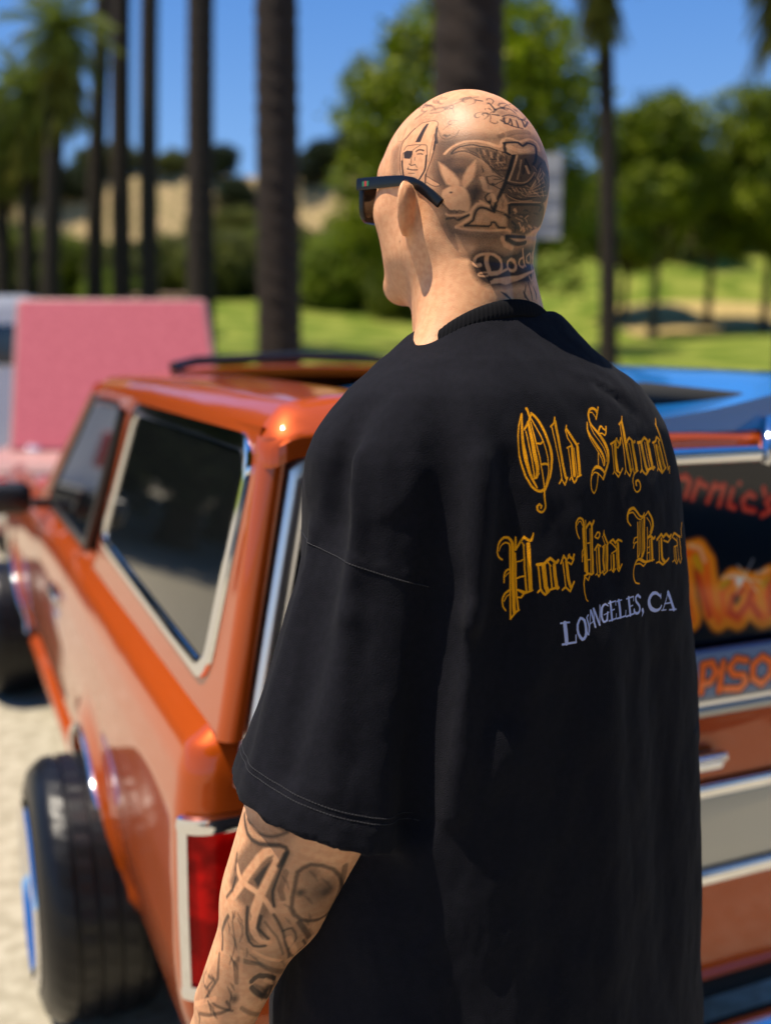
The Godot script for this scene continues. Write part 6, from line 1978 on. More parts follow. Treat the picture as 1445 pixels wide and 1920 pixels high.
	p.line([537, 756, 546, 773, 558, 789], 3.4, i(0.90), 1.6, true)
	p.line([568, 764, 562, 767, 557, 771, 559, 777, 565, 781, 571, 782, 577, 782], 3.2, i(0.80), 1.6, true)
	p.line([571, 764, 578, 773, 588, 785, 581, 794, 580, 802, 578, 808, 576, 813, 571, 817, 566, 817, 564, 814, 563, 809], 4.0, i(0.85), 1.6, true)
	p.line([588, 766, 592, 770, 600, 774, 590, 759, 583, 763, 582, 769, 593, 774], 3.7, i(0.75), 1.6, true)
	p.fill([447, 824, 456, 818, 489, 813, 528, 809, 562, 800, 609, 791, 607, 789, 597, 796, 560, 806, 526, 819, 504, 825, 484, 829, 469, 826, 448, 829], i(0.97), 1.5, true)
	p.line([546, 826, 538, 843, 545, 857], [1.4, 3.3, 1.6], i(0.95), 1.6)
	p.line([554, 821, 557, 842, 557, 855], [1.5, 3.5, 1.8], i(0.95), 1.6)
	p.line([568, 829, 574, 842, 572, 853], [1.8, 4.2, 2.1], i(0.95), 1.6)
	p.line([536, 839, 538, 850, 548, 858], [1.3, 3.2, 1.6], i(0.95), 1.6)
	p.line([470, 843, 482, 848, 499, 857], [1.4, 6.3, 4.3], i(0.95), 1.6)
	p.line([469, 401, 467, 414, 466, 425, 471, 426, 476, 421, 480, 412, 483, 404], 4.3, i(0.85), 1.6)
	p.line([484, 408, 481, 432], 4.5, i(0.85), 1.6)
	p.line([497, 410, 495, 434], 4.7, i(0.85), 1.6)
	p.line([517, 400, 513, 430, 541, 400], 6.1, i(0.85), 1.6)
	p.line([450, 338, 455, 364], 5.3, i(0.85), 1.6)
	p.line([413, 310, 431, 319], 6.1, i(0.85), 1.6)
	p.line([445, 387, 459, 392], 4.5, i(0.85), 1.6)
	p.line([460, 411, 461, 414, 465, 419, 473, 427, 483, 434, 494, 437, 505, 438], 4.2, i(0.85), 1.6)
	p.blob(455, 365, 7.9, 7.9, i(0.91))
	p.blob(477, 356, 11.9, 11.9, i(0.91))
	p.blob(446, 333, 8.9, 8.9, i(0.91))
	p.blob(524, 355, 13.7, 13.7, i(0.65))
	p.blob(457, 390, 8.4, 8.4, i(0.52))
	p.line([268, 332, 279, 330, 294, 327, 312, 327, 330, 325, 346, 319, 361, 311, 377, 304, 394, 297, 410, 293, 423, 291], 9.9, i(0.36), 1.6)
	p.line([271, 345, 307, 347, 327, 336], 6.5, i(0.36), 1.6)
	p.line([215, 361, 245, 334], 10.4, i(0.39), 1.6)
	p.line([365, 295, 394, 291], 14.7, i(0.45), 1.6)
	p.line([454, 470, 481, 455, 516, 448], 17.2, i(0.39), 1.6)
	p.fill([1739, 431, 1709, 342, 1621, 300, 1599, 309, 1605, 365, 1584, 458, 1588, 510, 1569, 576, 1612, 589, 1654, 506, 1702, 507, 1735, 489], i(0.65), 11.3)
	p.line([1620, 304, 1636, 319, 1655, 342, 1665, 367, 1672, 394, 1680, 422, 1686, 450, 1692, 476, 1699, 500, 1710, 525, 1723, 547, 1738, 561, 1750, 570], [19.4, 23.8, 19.4], i(0.97), 3.2, true)
	p.line([1625, 311, 1624, 332, 1623, 359, 1625, 387, 1626, 414, 1627, 437, 1626, 459, 1625, 486, 1622, 511, 1616, 532, 1607, 549, 1592, 562, 1577, 569, 1563, 568, 1552, 564], [17.8, 25.9, 12.9], i(0.97), 3.2, true)
	p.line([1724, 436, 1710, 445, 1691, 453, 1670, 451, 1649, 448, 1629, 449, 1610, 454, 1594, 465, 1581, 475], 14.7, i(0.97), 3.2, true)
	p.fill([1632, 347, 1647, 380, 1659, 424, 1638, 435], i(0.85), 4.0)
	p.line([1766, 320, 1747, 331, 1724, 341, 1702, 341, 1678, 333, 1652, 316, 1629, 301, 1615, 298, 1608, 305, 1609, 329, 1613, 352], 11.4, i(0.85), 3.2)
	p.line([1742, 314, 1715, 312, 1688, 311, 1667, 302, 1650, 290, 1635, 273, 1625, 259], 7.9, i(0.72), 3.2)
	p.line([1685, 266, 1663, 263, 1637, 258, 1613, 246, 1593, 235, 1578, 231, 1567, 231], 10.7, i(0.65), 3.2)
	p.line([1607, 309, 1606, 333, 1605, 365, 1604, 395, 1602, 422, 1593, 443, 1584, 458], 8.3, i(0.91), 3.2)
	p.line([1714, 464, 1710, 496, 1724, 529], 9.3, i(0.78), 3.2)
	p.line([1604, 501, 1599, 535, 1562, 552], 10.1, i(0.85), 3.2)
	p.line([1646, 500, 1635, 532, 1621, 568, 1606, 586, 1590, 593, 1573, 587, 1560, 578], 9.5, i(0.85), 3.2)
	p.line([1566, 346, 1559, 331, 1545, 315, 1518, 311, 1485, 319, 1455, 341, 1423, 376, 1381, 429, 1401, 480, 1440, 485, 1474, 483, 1502, 477, 1524, 465, 1541, 446, 1551, 417, 1557, 387, 1563, 363, 1566, 346], 11.0, i(0.72), 3.2)
	p.line([1592, 358, 1587, 409, 1572, 429], 15.7, i(0.52), 3.2)
	p.line([1575, 481, 1558, 495, 1534, 519, 1504, 562, 1450, 622, 1424, 575, 1454, 549], 8.7, i(0.78), 3.2)
	p.line([1534, 519, 1526, 511, 1514, 506, 1498, 519, 1484, 539, 1484, 559, 1487, 576], 6.8, i(0.72), 3.2)
	p.line([1502, 486, 1434, 544], 16.3, i(0.72), 3.2)
	p.line([1538, 712, 1533, 701, 1521, 690, 1489, 691, 1441, 706, 1400, 780, 1476, 755, 1508, 741, 1526, 731], 18.4, i(0.85), 3.2)
	p.line([1696, 566, 1720, 632, 1701, 677], 12.4, i(0.78), 3.2)
	p.line([1707, 699, 1671, 755, 1695, 841], 14.0, i(0.65), 3.2)
	p.line([1755, 785, 1689, 770, 1707, 804], 9.4, i(0.65), 3.2)
	p.line([1620, 664, 1545, 649, 1397, 695], 17.3, i(0.52), 3.2)
	p.line([1624, 681, 1592, 727], 20.8, i(0.52), 3.2)
	p.line([1694, 883, 1645, 863, 1601, 838, 1571, 815, 1579, 804, 1596, 798], 11.7, i(0.65), 3.2)
	p.line([1689, 823, 1638, 826, 1557, 817], 9.0, i(0.65), 3.2)
	p.line([1526, 802, 1384, 848], 13.9, i(0.52), 3.2)
	p.line([1741, 415, 1726, 447], 10.0, i(0.65), 3.2)
	p.line([1453, 312, 1409, 410, 1398, 487], 18.2, i(0.59), 3.2)
	p.line([1674, 568, 1647, 620, 1646, 693], 7.1, i(0.52), 3.2)
	p.line([1588, 510, 1541, 540, 1490, 601], 7.0, i(0.59), 3.2)
	p.blob(1447, 745, 43.2, 43.2, i(0.95))
	p.blob(1537, 399, 22.1, 22.1, i(0.85))
	p.blob(1485, 388, 67.5, 67.5, i(0.59))
	p.blob(1467, 389, 29.1, 29.1, i(0.65))
	p.blob(1570, 779, 26.7, 26.7, i(0.78))
	p.blob(1533, 334, 39.1, 39.1, i(0.52))
	p.line([449, 560, 451, 565, 452, 571], [0.8, 2.0, 0.6], i(0.78), 1.6)
	p.line([418, 530, 420, 535, 421, 540], [0.8, 2.0, 0.6], i(0.78), 1.6)
	p.line([419, 572, 420, 577, 421, 584], [0.8, 2.0, 0.6], i(0.78), 1.6)
	p.line([433, 567, 436, 576, 438, 586], [0.8, 2.0, 0.6], i(0.78), 1.6)
	p.line([432, 539, 434, 543, 435, 548], [0.8, 2.0, 0.6], i(0.78), 1.6)
	p.line([439, 524, 441, 528, 442, 534], [0.8, 2.0, 0.6], i(0.78), 1.6)
	p.line([441, 562, 446, 568, 450, 576], [0.8, 2.0, 0.6], i(0.78), 1.6)
	p.line([453, 508, 455, 511, 456, 515], [0.8, 2.1, 0.6], i(0.78), 1.6)
	p.line([436, 535, 439, 539, 441, 546], [0.8, 2.0, 0.6], i(0.78), 1.6)
	p.line([449, 523, 452, 532, 453, 541], [0.8, 2.0, 0.6], i(0.78), 1.6)
	p.line([433, 560, 436, 564, 439, 569], [0.8, 2.0, 0.6], i(0.78), 1.6)
	p.line([449, 539, 451, 545, 452, 551], [0.8, 2.0, 0.6], i(0.78), 1.6)
	p.line([417, 563, 419, 573, 420, 583], [0.8, 2.0, 0.6], i(0.78), 1.6)
	p.line([430, 565, 434, 574, 436, 584], [0.8, 2.0, 0.6], i(0.78), 1.6)
	p.line([442, 517, 441, 527, 440, 536], [0.8, 2.0, 0.6], i(0.78), 1.6)
	p.line([443, 534, 446, 541, 448, 550], [0.8, 2.0, 0.6], i(0.78), 1.6)
	p.line([417, 544, 420, 549, 421, 555], [0.5, 1.2, 0.4], i(0.50), 1.6, true)
	p.line([445, 516, 448, 523, 450, 531], [0.5, 1.2, 0.4], i(0.50), 1.6, true)
	p.line([429, 542, 431, 551, 432, 561], [0.5, 1.2, 0.4], i(0.50), 1.6, true)
	p.line([455, 548, 456, 552, 456, 557], [0.5, 1.2, 0.4], i(0.50), 1.6, true)
	p.line([442, 553, 444, 559, 445, 566], [0.5, 1.2, 0.4], i(0.50), 1.6, true)
	p.line([432, 561, 435, 564, 437, 570], [0.5, 1.2, 0.4], i(0.50), 1.6, true)
	p.line([412, 525, 415, 533, 417, 543], [0.5, 1.2, 0.4], i(0.50), 1.6, true)
	p.line([451, 528, 453, 530, 455, 534], [0.5, 1.2, 0.4], i(0.50), 1.6, true)
	p.line([448, 518, 449, 521, 450, 525], [0.5, 1.2, 0.4], i(0.50), 1.6, true)
	p.line([448, 552, 450, 558, 452, 564], [0.5, 1.2, 0.4], i(0.50), 1.6, true)
	p.line([525, 588, 528, 594, 528, 601], [1.2, 3.0, 0.9], i(0.85), 1.6)
	p.line([551, 560, 558, 563, 562, 568], [1.8, 4.5, 1.4], i(0.85), 1.6)
	p.line([513, 554, 519, 565, 522, 577], [1.1, 2.8, 0.8], i(0.85), 1.6)
	p.line([550, 576, 561, 583, 568, 593], [1.9, 4.7, 1.4], i(0.85), 1.6)
	p.line([552, 562, 558, 569, 559, 579], [1.8, 4.5, 1.4], i(0.85), 1.6)
	p.line([538, 606, 545, 615, 550, 626], [1.4, 3.5, 1.1], i(0.85), 1.6)
	p.line([550, 529, 551, 536, 549, 545], [1.7, 4.2, 1.2], i(0.85), 1.6)
	p.line([524, 557, 526, 564, 525, 572], [1.2, 2.9, 0.9], i(0.85), 1.6)
	p.line([544, 622, 548, 631, 550, 640], [1.5, 3.7, 1.1], i(0.85), 1.6)
	p.line([531, 599, 537, 611, 538, 625], [1.3, 3.2, 1.0], i(0.85), 1.6)
	p.line([535, 602, 535, 615, 532, 628], [1.3, 3.1, 0.9], i(0.85), 1.6)
	p.line([525, 622, 532, 632, 535, 644], [1.2, 3.1, 0.9], i(0.85), 1.6)
	p.line([538, 567, 538, 573, 536, 580], [1.3, 3.3, 1.0], i(0.85), 1.6)
	p.line([515, 589, 521, 599, 525, 611], [1.1, 2.8, 0.8], i(0.85), 1.6)
	p.line([517, 592, 520, 602, 521, 613], [1.1, 2.8, 0.8], i(0.85), 1.6)
	p.line([541, 585, 550, 591, 555, 600], [1.5, 3.8, 1.1], i(0.85), 1.6)
	p.line([537, 565, 540, 574, 539, 585], [0.8, 2.1, 0.6], i(0.50), 1.6, true)
	p.line([517, 635, 528, 639, 539, 647], [0.8, 1.9, 0.6], i(0.50), 1.6, true)
	p.line([523, 590, 526, 594, 527, 599], [0.7, 1.9, 0.6], i(0.50), 1.6, true)
	p.line([516, 574, 516, 580, 514, 587], [0.7, 1.7, 0.5], i(0.50), 1.6, true)
	p.line([539, 568, 542, 573, 543, 580], [0.9, 2.2, 0.7], i(0.50), 1.6, true)
	p.line([539, 588, 543, 595, 544, 603], [0.9, 2.2, 0.7], i(0.50), 1.6, true)
	p.line([523, 592, 526, 598, 527, 605], [0.7, 1.8, 0.6], i(0.50), 1.6, true)
	p.line([537, 569, 545, 573, 550, 578], [0.9, 2.3, 0.7], i(0.50), 1.6, true)
	p.line([518, 634, 523, 636, 528, 641], [0.7, 1.8, 0.5], i(0.50), 1.6, true)
	p.line([511, 558, 516, 564, 519, 571], [0.7, 1.7, 0.5], i(0.50), 1.6, true)
	p.line([540, 631, 545, 636, 549, 643], [0.9, 2.3, 0.7], i(0.50), 1.6, true)
	p.line([538, 621, 546, 631, 550, 642], [0.9, 2.2, 0.7], i(0.50), 1.6, true)
	p.line([477, 649, 482, 650, 488, 653], [0.9, 2.2, 0.6], i(0.78), 1.6)
	p.line([479, 618, 485, 620, 491, 625], [0.9, 2.1, 0.6], i(0.78), 1.6)
	p.line([481, 629, 485, 633, 488, 639], [0.9, 2.2, 0.6], i(0.78), 1.6)
	p.line([498, 633, 503, 631, 509, 631], [0.9, 2.3, 0.7], i(0.78), 1.6)
	p.line([463, 630, 466, 631, 469, 632], [0.8, 2.1, 0.6], i(0.78), 1.6)
	p.line([484, 633, 488, 635, 491, 639], [0.9, 2.2, 0.7], i(0.78), 1.6)
	p.line([500, 615, 505, 619, 508, 625], [0.9, 2.3, 0.7], i(0.78), 1.6)
	p.line([491, 615, 498, 614, 506, 617], [0.9, 2.2, 0.7], i(0.78), 1.6)
	p.line([489, 626, 493, 626, 498, 628], [0.9, 2.2, 0.7], i(0.78), 1.6)
	p.line([501, 652, 507, 653, 514, 657], [1.0, 2.4, 0.7], i(0.78), 1.6)
	p.line([467, 630, 472, 635, 476, 642], [0.8, 2.1, 0.6], i(0.78), 1.6)
	p.line([468, 631, 472, 632, 476, 636], [0.8, 2.1, 0.6], i(0.78), 1.6)
	p.line([492, 646, 496, 648, 499, 651], [0.6, 1.6, 0.5], i(0.50), 1.6, true)
	p.line([464, 634, 467, 637, 470, 642], [0.6, 1.4, 0.4], i(0.50), 1.6, true)
	p.line([485, 638, 489, 642, 492, 648], [0.6, 1.5, 0.5], i(0.50), 1.6, true)
	p.line([472, 632, 475, 634, 478, 638], [0.6, 1.5, 0.4], i(0.50), 1.6, true)
	p.line([503, 622, 507, 623, 511, 625], [0.7, 1.6, 0.5], i(0.50), 1.6, true)
	p.line([482, 651, 486, 653, 490, 656], [0.6, 1.5, 0.5], i(0.50), 1.6, true)
	p.line([472, 633, 475, 635, 477, 639], [0.6, 1.5, 0.4], i(0.50), 1.6, true)
	p.line([495, 620, 498, 620, 501, 622], [0.6, 1.6, 0.5], i(0.50), 1.6, true)
	p.line([490, 627, 492, 628, 494, 629], [0.6, 1.5, 0.5], i(0.50), 1.6, true)
	p.line([475, 693, 481, 691, 489, 692], [0.9, 2.2, 0.7], i(0.78), 1.6)
	p.line([496, 714, 501, 714, 505, 715], [1.0, 2.5, 0.7], i(0.78), 1.6)
	p.line([487, 718, 492, 719, 496, 721], [1.0, 2.4, 0.7], i(0.78), 1.6)
	p.line([529, 689, 538, 689, 549, 690], [1.2, 3.0, 0.9], i(0.78), 1.6)
	p.line([494, 720, 501, 719, 510, 720], [1.0, 2.5, 0.7], i(0.78), 1.6)
	p.line([505, 697, 512, 693, 521, 691], [1.0, 2.5, 0.7], i(0.78), 1.6)
	p.line([504, 685, 511, 686, 519, 689], [1.0, 2.5, 0.7], i(0.78), 1.6)
	p.line([508, 707, 514, 707, 520, 708], [1.0, 2.6, 0.8], i(0.78), 1.6)
	p.line([501, 687, 506, 686, 511, 687], [1.0, 2.4, 0.7], i(0.78), 1.6)
	p.line([497, 716, 503, 717, 509, 719], [1.0, 2.5, 0.8], i(0.78), 1.6)
	p.line([530, 717, 538, 717, 548, 719], [1.2, 2.9, 0.9], i(0.78), 1.6)
	p.line([510, 702, 519, 704, 528, 707], [1.0, 2.6, 0.8], i(0.78), 1.6)
	p.line([509, 703, 513, 702, 518, 702], [1.0, 2.6, 0.8], i(0.78), 1.6)
	p.line([496, 719, 502, 720, 509, 722], [1.0, 2.5, 0.8], i(0.78), 1.6)
	p.line([480, 697, 483, 697, 487, 698], [0.9, 2.3, 0.7], i(0.78), 1.6)
	p.line([487, 694, 495, 694, 503, 695], [0.9, 2.3, 0.7], i(0.78), 1.6)
	p.line([554, 714, 561, 714, 569, 715], [0.9, 2.3, 0.7], i(0.55), 1.6, true)
	p.line([498, 703, 504, 705, 509, 707], [0.6, 1.5, 0.5], i(0.55), 1.6, true)
	p.line([533, 714, 539, 716, 544, 717], [0.7, 1.8, 0.5], i(0.55), 1.6, true)
	p.line([547, 713, 554, 714, 561, 715], [0.8, 2.1, 0.6], i(0.55), 1.6, true)
	p.line([526, 713, 530, 714, 533, 715], [0.7, 1.7, 0.5], i(0.55), 1.6, true)
	p.line([488, 701, 493, 702, 498, 704], [0.6, 1.5, 0.4], i(0.55), 1.6, true)
	p.line([512, 701, 517, 704, 521, 707], [0.6, 1.6, 0.5], i(0.55), 1.6, true)
	p.line([524, 717, 528, 718, 532, 720], [0.7, 1.7, 0.5], i(0.55), 1.6, true)
	p.line([497, 698, 501, 698, 504, 699], [0.6, 1.5, 0.4], i(0.55), 1.6, true)
	p.line([525, 711, 534, 713, 543, 716], [0.7, 1.8, 0.5], i(0.55), 1.6, true)
	p.line([453, 654, 454, 661, 454, 668], [0.7, 1.9, 0.6], i(0.52), 1.6)
	p.line([456, 679, 458, 682, 458, 685], [0.6, 1.4, 0.4], i(0.52), 1.6)
	p.line([452, 665, 456, 673, 458, 680], [0.7, 1.7, 0.5], i(0.52), 1.6)
	p.line([465, 680, 468, 685, 470, 690], [0.6, 1.5, 0.4], i(0.52), 1.6)
	p.line([458, 665, 458, 670, 458, 674], [0.7, 1.8, 0.5], i(0.52), 1.6)
	p.line([459, 646, 461, 653, 462, 661], [0.7, 1.9, 0.6], i(0.52), 1.6)
	p.line([484, 592, 485, 595, 485, 599], [0.7, 1.7, 0.5], i(0.65), 1.6)
	p.line([480, 565, 480, 571, 480, 576], [0.7, 1.7, 0.5], i(0.65), 1.6)
	p.line([487, 560, 487, 566, 485, 571], [0.7, 1.7, 0.5], i(0.65), 1.6)
	p.line([483, 593, 485, 601, 486, 609], [0.7, 1.7, 0.5], i(0.65), 1.6)
	p.line([487, 571, 487, 578, 486, 585], [0.7, 1.7, 0.5], i(0.65), 1.6)
	p.line([480, 570, 479, 578, 478, 585], [0.7, 1.7, 0.5], i(0.65), 1.6)
	p.fill([1566, 346, 1452, 331, 1372, 468, 1440, 485, 1522, 470], i(0.39), 20.8)
	p.fill([1546, 689, 1380, 729, 1494, 770], i(0.39), 25.4)
	p.fill([1703, 568, 1651, 513, 1613, 601, 1677, 696], i(0.39), 23.4)
	p.fill([1571, 489, 1467, 474, 1420, 610, 1473, 624], i(0.39), 22.7)
	p.fill([1799, 807, 1630, 669, 1551, 816, 1767, 907], i(0.39), 24.4)
	p.fill([1639, 626, 1512, 566, 1379, 703, 1609, 684], i(0.39), 22.9)
	p.fill([1789, 335, 1597, 224, 1616, 293, 1719, 350], i(0.39), 16.5)
	p.line([1756, 629, 1741, 711, 1741, 805], 22.5, i(0.60), 3.2, true)
	p.line([1619, 635, 1581, 723, 1523, 786], 13.8, i(0.60), 3.2, true)
	p.line([1574, 287, 1464, 292], 16.6, i(0.60), 3.2, true)
	p.line([1486, 704, 1422, 726], 13.1, i(0.60), 3.2, true)
	p.line([1507, 539, 1442, 605], 17.2, i(0.60), 3.2, true)
	p.line([1583, 613, 1480, 630], 13.0, i(0.60), 3.2, true)
	p.line([1761, 893, 1648, 811], 17.7, i(0.60), 3.2, true)
	p.line([1486, 460, 1476, 470, 1468, 482], [3.7, 9.1, 2.7], i(0.45), 3.2)
	p.line([1540, 334, 1524, 343, 1510, 358], [3.0, 7.6, 2.3], i(0.45), 3.2)
	p.line([1543, 480, 1533, 486, 1524, 494], [3.2, 8.0, 2.4], i(0.45), 3.2)
	p.line([1596, 372, 1580, 382, 1568, 399], [2.9, 7.2, 2.2], i(0.45), 3.2)
	p.line([1471, 594, 1406, 642], [4.9, 12.2, 3.7], i(0.45), 3.2)
	p.line([1502, 349, 1479, 363, 1454, 385], [3.4, 8.6, 2.6], i(0.45), 3.2)
	p.line([1546, 454, 1534, 461, 1524, 472], [3.1, 7.8, 2.3], i(0.45), 3.2)
	p.line([1450, 540, 1427, 562], [5.1, 12.8, 3.9], i(0.45), 3.2)
	p.line([1467, 599, 1418, 630], [5.1, 12.7, 3.8], i(0.45), 3.2)
	p.line([1455, 512, 1420, 540], [4.8, 12.1, 3.6], i(0.45), 3.2)
	p.line([1466, 636, 1413, 671], [6.8, 16.9, 5.1], i(0.45), 3.2)
	p.line([1522, 406, 1507, 415, 1491, 428], [3.2, 8.1, 2.4], i(0.45), 3.2)
	p.line([1561, 444, 1548, 447, 1535, 455], [3.1, 7.6, 2.3], i(0.45), 3.2)
	p.line([1486, 477, 1475, 487, 1465, 499], [3.7, 9.3, 2.8], i(0.45), 3.2)
	p.line([1612, 742, 1598, 747, 1586, 755], [3.9, 9.8, 2.9], i(0.52), 3.2)
	p.line([1754, 811, 1710, 812], [5.6, 14.0, 4.2], i(0.52), 3.2)
	p.line([1589, 629, 1566, 635, 1542, 650], [4.1, 10.2, 3.1], i(0.52), 3.2)
	p.line([1513, 725, 1477, 749, 1437, 783], [4.7, 11.9, 3.6], i(0.52), 3.2)
	p.line([1709, 884, 1685, 895, 1682, 922], [5.3, 13.2, 3.9], i(0.52), 3.2)
	p.line([1651, 845, 1625, 848, 1604, 857], [4.1, 10.4, 3.1], i(0.52), 3.2)
	p.line([1655, 671, 1633, 683, 1618, 701], [3.9, 9.9, 3.0], i(0.52), 3.2)
	p.line([1678, 833, 1640, 839, 1612, 858], [4.2, 10.5, 3.1], i(0.52), 3.2)
	p.line([1574, 651, 1542, 650, 1503, 664], [4.1, 10.4, 3.1], i(0.52), 3.2)
	p.line([1708, 766, 1687, 767, 1672, 774], [4.4, 11.1, 3.3], i(0.52), 3.2)
	p.line([1523, 719, 1485, 731, 1433, 759], [4.6, 11.4, 3.4], i(0.52), 3.2)
	p.line([1677, 833, 1653, 842, 1637, 857], [4.3, 10.7, 3.2], i(0.52), 3.2)
	p.line([1768, 799, 1740, 809], [6.3, 15.6, 4.7], i(0.52), 3.2)
	p.line([1617, 757, 1596, 767, 1580, 782], [4.0, 9.9, 3.0], i(0.52), 3.2)
	p.line([1593, 770, 1585, 783, 1582, 798], [4.0, 10.1, 3.0], i(0.52), 3.2)
	p.line([1646, 676, 1625, 682, 1609, 694], [3.9, 9.8, 2.9], i(0.52), 3.2)
	p.line([1732, 812, 1700, 807, 1680, 812], [4.8, 12.0, 3.6], i(0.52), 3.2)
	p.line([1470, 683, 1433, 714, 1386, 755], [5.3, 13.3, 4.0], i(0.52), 3.2)
	p.line([1605, 613, 1599, 626, 1596, 641], [3.7, 9.2, 2.8], i(0.52), 3.2)
	p.line([1634, 508, 1629, 515, 1626, 525], [2.9, 7.2, 2.2], i(0.52), 3.2)
	p.line([1684, 543, 1677, 553, 1674, 566], [3.4, 8.5, 2.5], i(0.52), 3.2)
	p.line([1665, 534, 1648, 543, 1637, 560], [3.1, 7.8, 2.3], i(0.52), 3.2)
	p.line([1638, 554, 1632, 577, 1634, 607], [3.3, 8.3, 2.5], i(0.52), 3.2)
	p.line([1677, 537, 1675, 548, 1676, 561], [3.3, 8.3, 2.5], i(0.52), 3.2)
	p.line([1650, 622, 1642, 629, 1637, 641], [3.8, 9.5, 2.9], i(0.52), 3.2)
	p.line([1691, 582, 1681, 593, 1679, 610], [3.9, 9.7, 2.9], i(0.52), 3.2)
	p.line([1661, 547, 1647, 554, 1638, 568], [3.2, 8.1, 2.4], i(0.52), 3.2)
	p.line([1665, 604, 1654, 612, 1648, 627], [3.8, 9.6, 2.9], i(0.52), 3.2)
	p.fill([157, 761, 193, 772, 250, 792, 236, 848, 82, 872, 78, 868, 102, 828], i(0.17), 18.6)
	p.blob(222, 748, 3.4, 3.4, i(0.78))
	p.blob(427, 757, 1.6, 1.6, i(0.78))
	p.blob(421, 822, 1.6, 1.6, i(0.78))
	p.blob(263, 365, 3.3, 3.3, i(0.65))
	p.blob(334, 326, 2.9, 2.9, i(0.65))
	var grain := noise(0.30, 91, 3)
	for k in p.col.size():
		if p.col[k].a > 0.02: p.col[k].a = clampf(p.col[k].a * (1.0 + 0.8 * (1.0 - p.col[k].a) * grain.get_noise_2d(k % 2048, k / 2048)), 0.0, 1.0)
	return p
func i(a: float) -> Color:
	return Color(0.085, 0.095, 0.11, a)

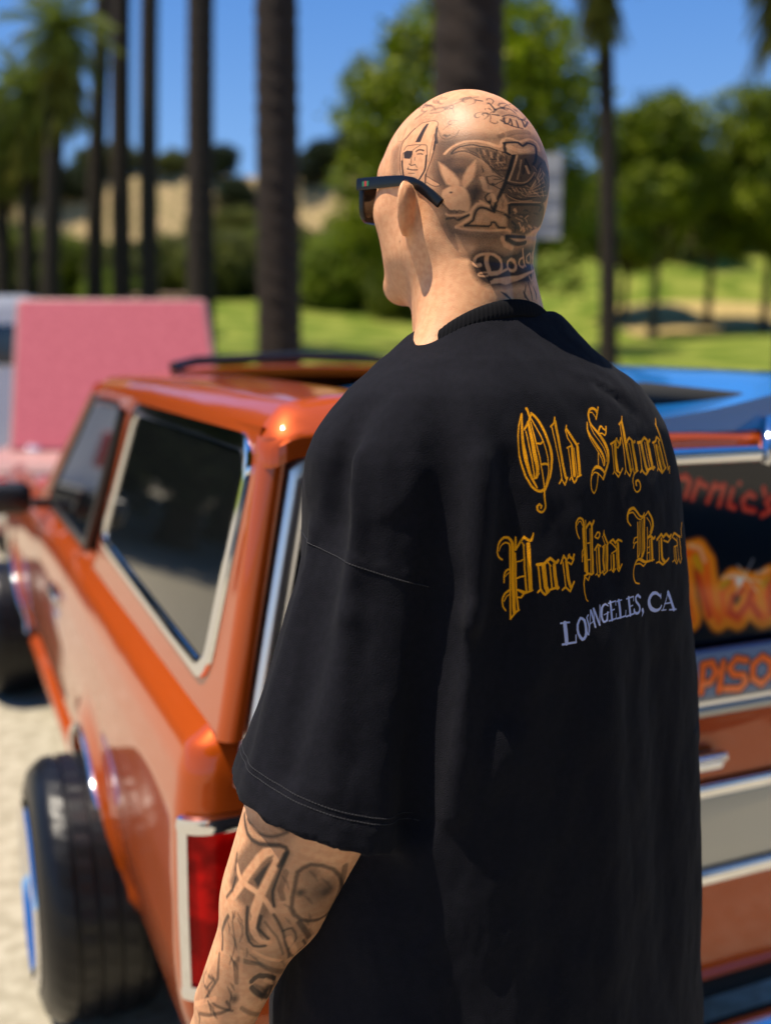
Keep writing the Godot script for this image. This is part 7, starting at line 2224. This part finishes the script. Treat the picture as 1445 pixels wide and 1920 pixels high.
# airbrushed lettering on the tail glass; strokes on their own grid, laid on the sheet by z()
func z(pts: Array, sx := 0.238, sy := 0.184, ox := 630.0, oy := 60.0) -> Array:
	var o := []
	for k in range(0, pts.size(), 2):
		o.append(ox + pts[k] * sx + pts[k + 1] * 0.008)
		o.append(oy + pts[k + 1] * sy + pts[k] * 0.012)
	return o
func tail_art() -> ImageTexture:
	var p := Paint.new(1024, 410, Color(0.015, 0.022, 0.065, 1.0))
	p.fill([0, 285, 1024, 305, 1024, 410, 0, 410], Color(0.012, 0.012, 0.015), 14.0)
	# upper line in a red brush script
	var name_line := [[-320, 60, -340, 260], [-330, 60, -250, 90, -300, 150, -230, 200, -330, 260], [-190, 180, -130, 130, -180, 120, -200, 220, -120, 230], [30, 60, -60, 60, -50, 210], [30, 50, 62, 90, 30, 200], [125, 85, 80, 215], [140, 100, 180, 125], [240, 110, 190, 240], [250, 130, 315, 120, 275, 265], [375, 150, 345, 270, 390, 290], [540, 205, 500, 180, 450, 230, 465, 300, 540, 315], [612, 140, 622, 190], [690, 200, 630, 250, 675, 310, 600, 350]]
	for s in name_line: p.line(z(s), 12.0, Color(0.50, 0.06, 0.02), 3.0)
	for s in name_line: p.line(z(s), 7.0, Color(0.80, 0.17, 0.05), 2.5)
	for s in name_line:
		var low := []
		for k in range(0, s.size(), 2): low.append_array([s[k] - 3, s[k + 1] + 14])
		p.line(z(low), 3.0, Color(0.90, 0.45, 0.36, 0.8), 2.5)
	p.blob(732, 84, 8, 7, Color(0.80, 0.30, 0.20), false, 0.5)
	# big glowing word
	var word := [[30, 640, 110, 620, 170, 720, 190, 900, 220, 1080, 270, 1170], [10, 780, 30, 1000, 60, 1150], [470, 890, 370, 860, 290, 960, 310, 1110, 420, 1170, 500, 1050, 520, 900, 535, 1090, 610, 1170], [660, 850, 640, 1000, 670, 1150], [650, 880, 770, 820, 830, 900], [-330, 640, -350, 1150], [-330, 640, -200, 640, -170, 760, -320, 860, -160, 920, -140, 1080, -330, 1150]]
	for s in word: p.line(z(s), 38.0, Color(1.0, 0.52, 0.02), 4.0)
	for s in word: p.line(z(s), 26.0, Color(1.0, 0.62, 0.08), 5.0)
	for s in word: p.line(z(s), 13.0, Color(1.0, 0.40, 0.02), 6.0)
	for s in [[110, 780, 150, 950, 195, 1130], [450, 940, 370, 990, 350, 1110, 410, 1150, 480, 1060, 515, 970], [520, 1060, 575, 1150], [660, 890, 680, 1130], [20, 940, 40, 1060]]: p.line(z(s), 8.0, Color(0.82, 0.16, 0.0, 0.9), 4.0)
	for s in [[100, 660, 130, 760], [300, 900, 340, 870], [620, 900, 650, 860]]: p.line(z(s), 9.0, Color(0.75, 0.70, 0.05, 0.7), 5.0)
	for s in [[60, 575, 130, 600, 165, 700], [300, 835, 400, 815], [560, 810, 640, 790]]: p.line(z(s), 6.0, Color(1.0, 0.78, 0.66, 0.85), 3.5)
	p.line(z([530, 700, 400, 960]), [1.0, 6.0, 1.0], Color(0.97, 0.97, 1.0), 2.0)
	p.line(z([350, 830, 590, 880]), [1.0, 6.0, 1.0], Color(0.97, 0.97, 1.0), 2.0)
	p.line(z([410, 740, 560, 960]), [1.0, 4.0, 1.0], Color(0.97, 0.97, 1.0), 2.0)
	p.blob(737, 224, 13, 13, Color(1, 1, 1), false, 0.8)
	return p.texture()
func ledge_art() -> ImageTexture:
	var p := Paint.new(1024, 88, Color(0.42, 0.50, 0.64, 1.0))
	p.fill([0, 70, 1024, 72, 1024, 88, 0, 88], Color(0.52, 0.52, 0.54), 2.0)
	var word := [[100, 1690, 112, 1490], [112, 1485, 180, 1475, 212, 1550, 170, 1620, 112, 1630], [235, 1690, 262, 1480], [440, 1480, 360, 1460, 308, 1525, 340, 1580, 420, 1590, 440, 1640, 390, 1690, 280, 1680], [560, 1460, 490, 1520, 490, 1620, 560, 1670, 632, 1600, 632, 1510, 560, 1460], [690, 1450, 682, 1680], [690, 1450, 785, 1500, 795, 1620, 682, 1680], [915, 1450, 855, 1460, 850, 1680, 915, 1675], [850, 1560, 900, 1558], [20, 1490, -45, 1500, -45, 1700, 25, 1690], [-45, 1595, 10, 1590]]
	for s in word: p.line(z(s, 0.236, 0.196, 616.0, -270.0), 15.0, Color(0.10, 0.10, 0.20), 1.8)
	for s in word: p.line(z(s, 0.236, 0.196, 616.0, -270.0), 10.5, Color(1.0, 0.42, 0.03), 1.5)
	for s in word:
		var low := []
		for k in range(0, s.size(), 2):
			if s[k + 1] > 1585: low.append_array([s[k], s[k + 1] + 8])
		if low.size() > 2: p.line(z(low, 0.236, 0.196, 616.0, -270.0), 6.0, Color(1.0, 0.62, 0.50, 0.75), 3.0)
	return p.texture()
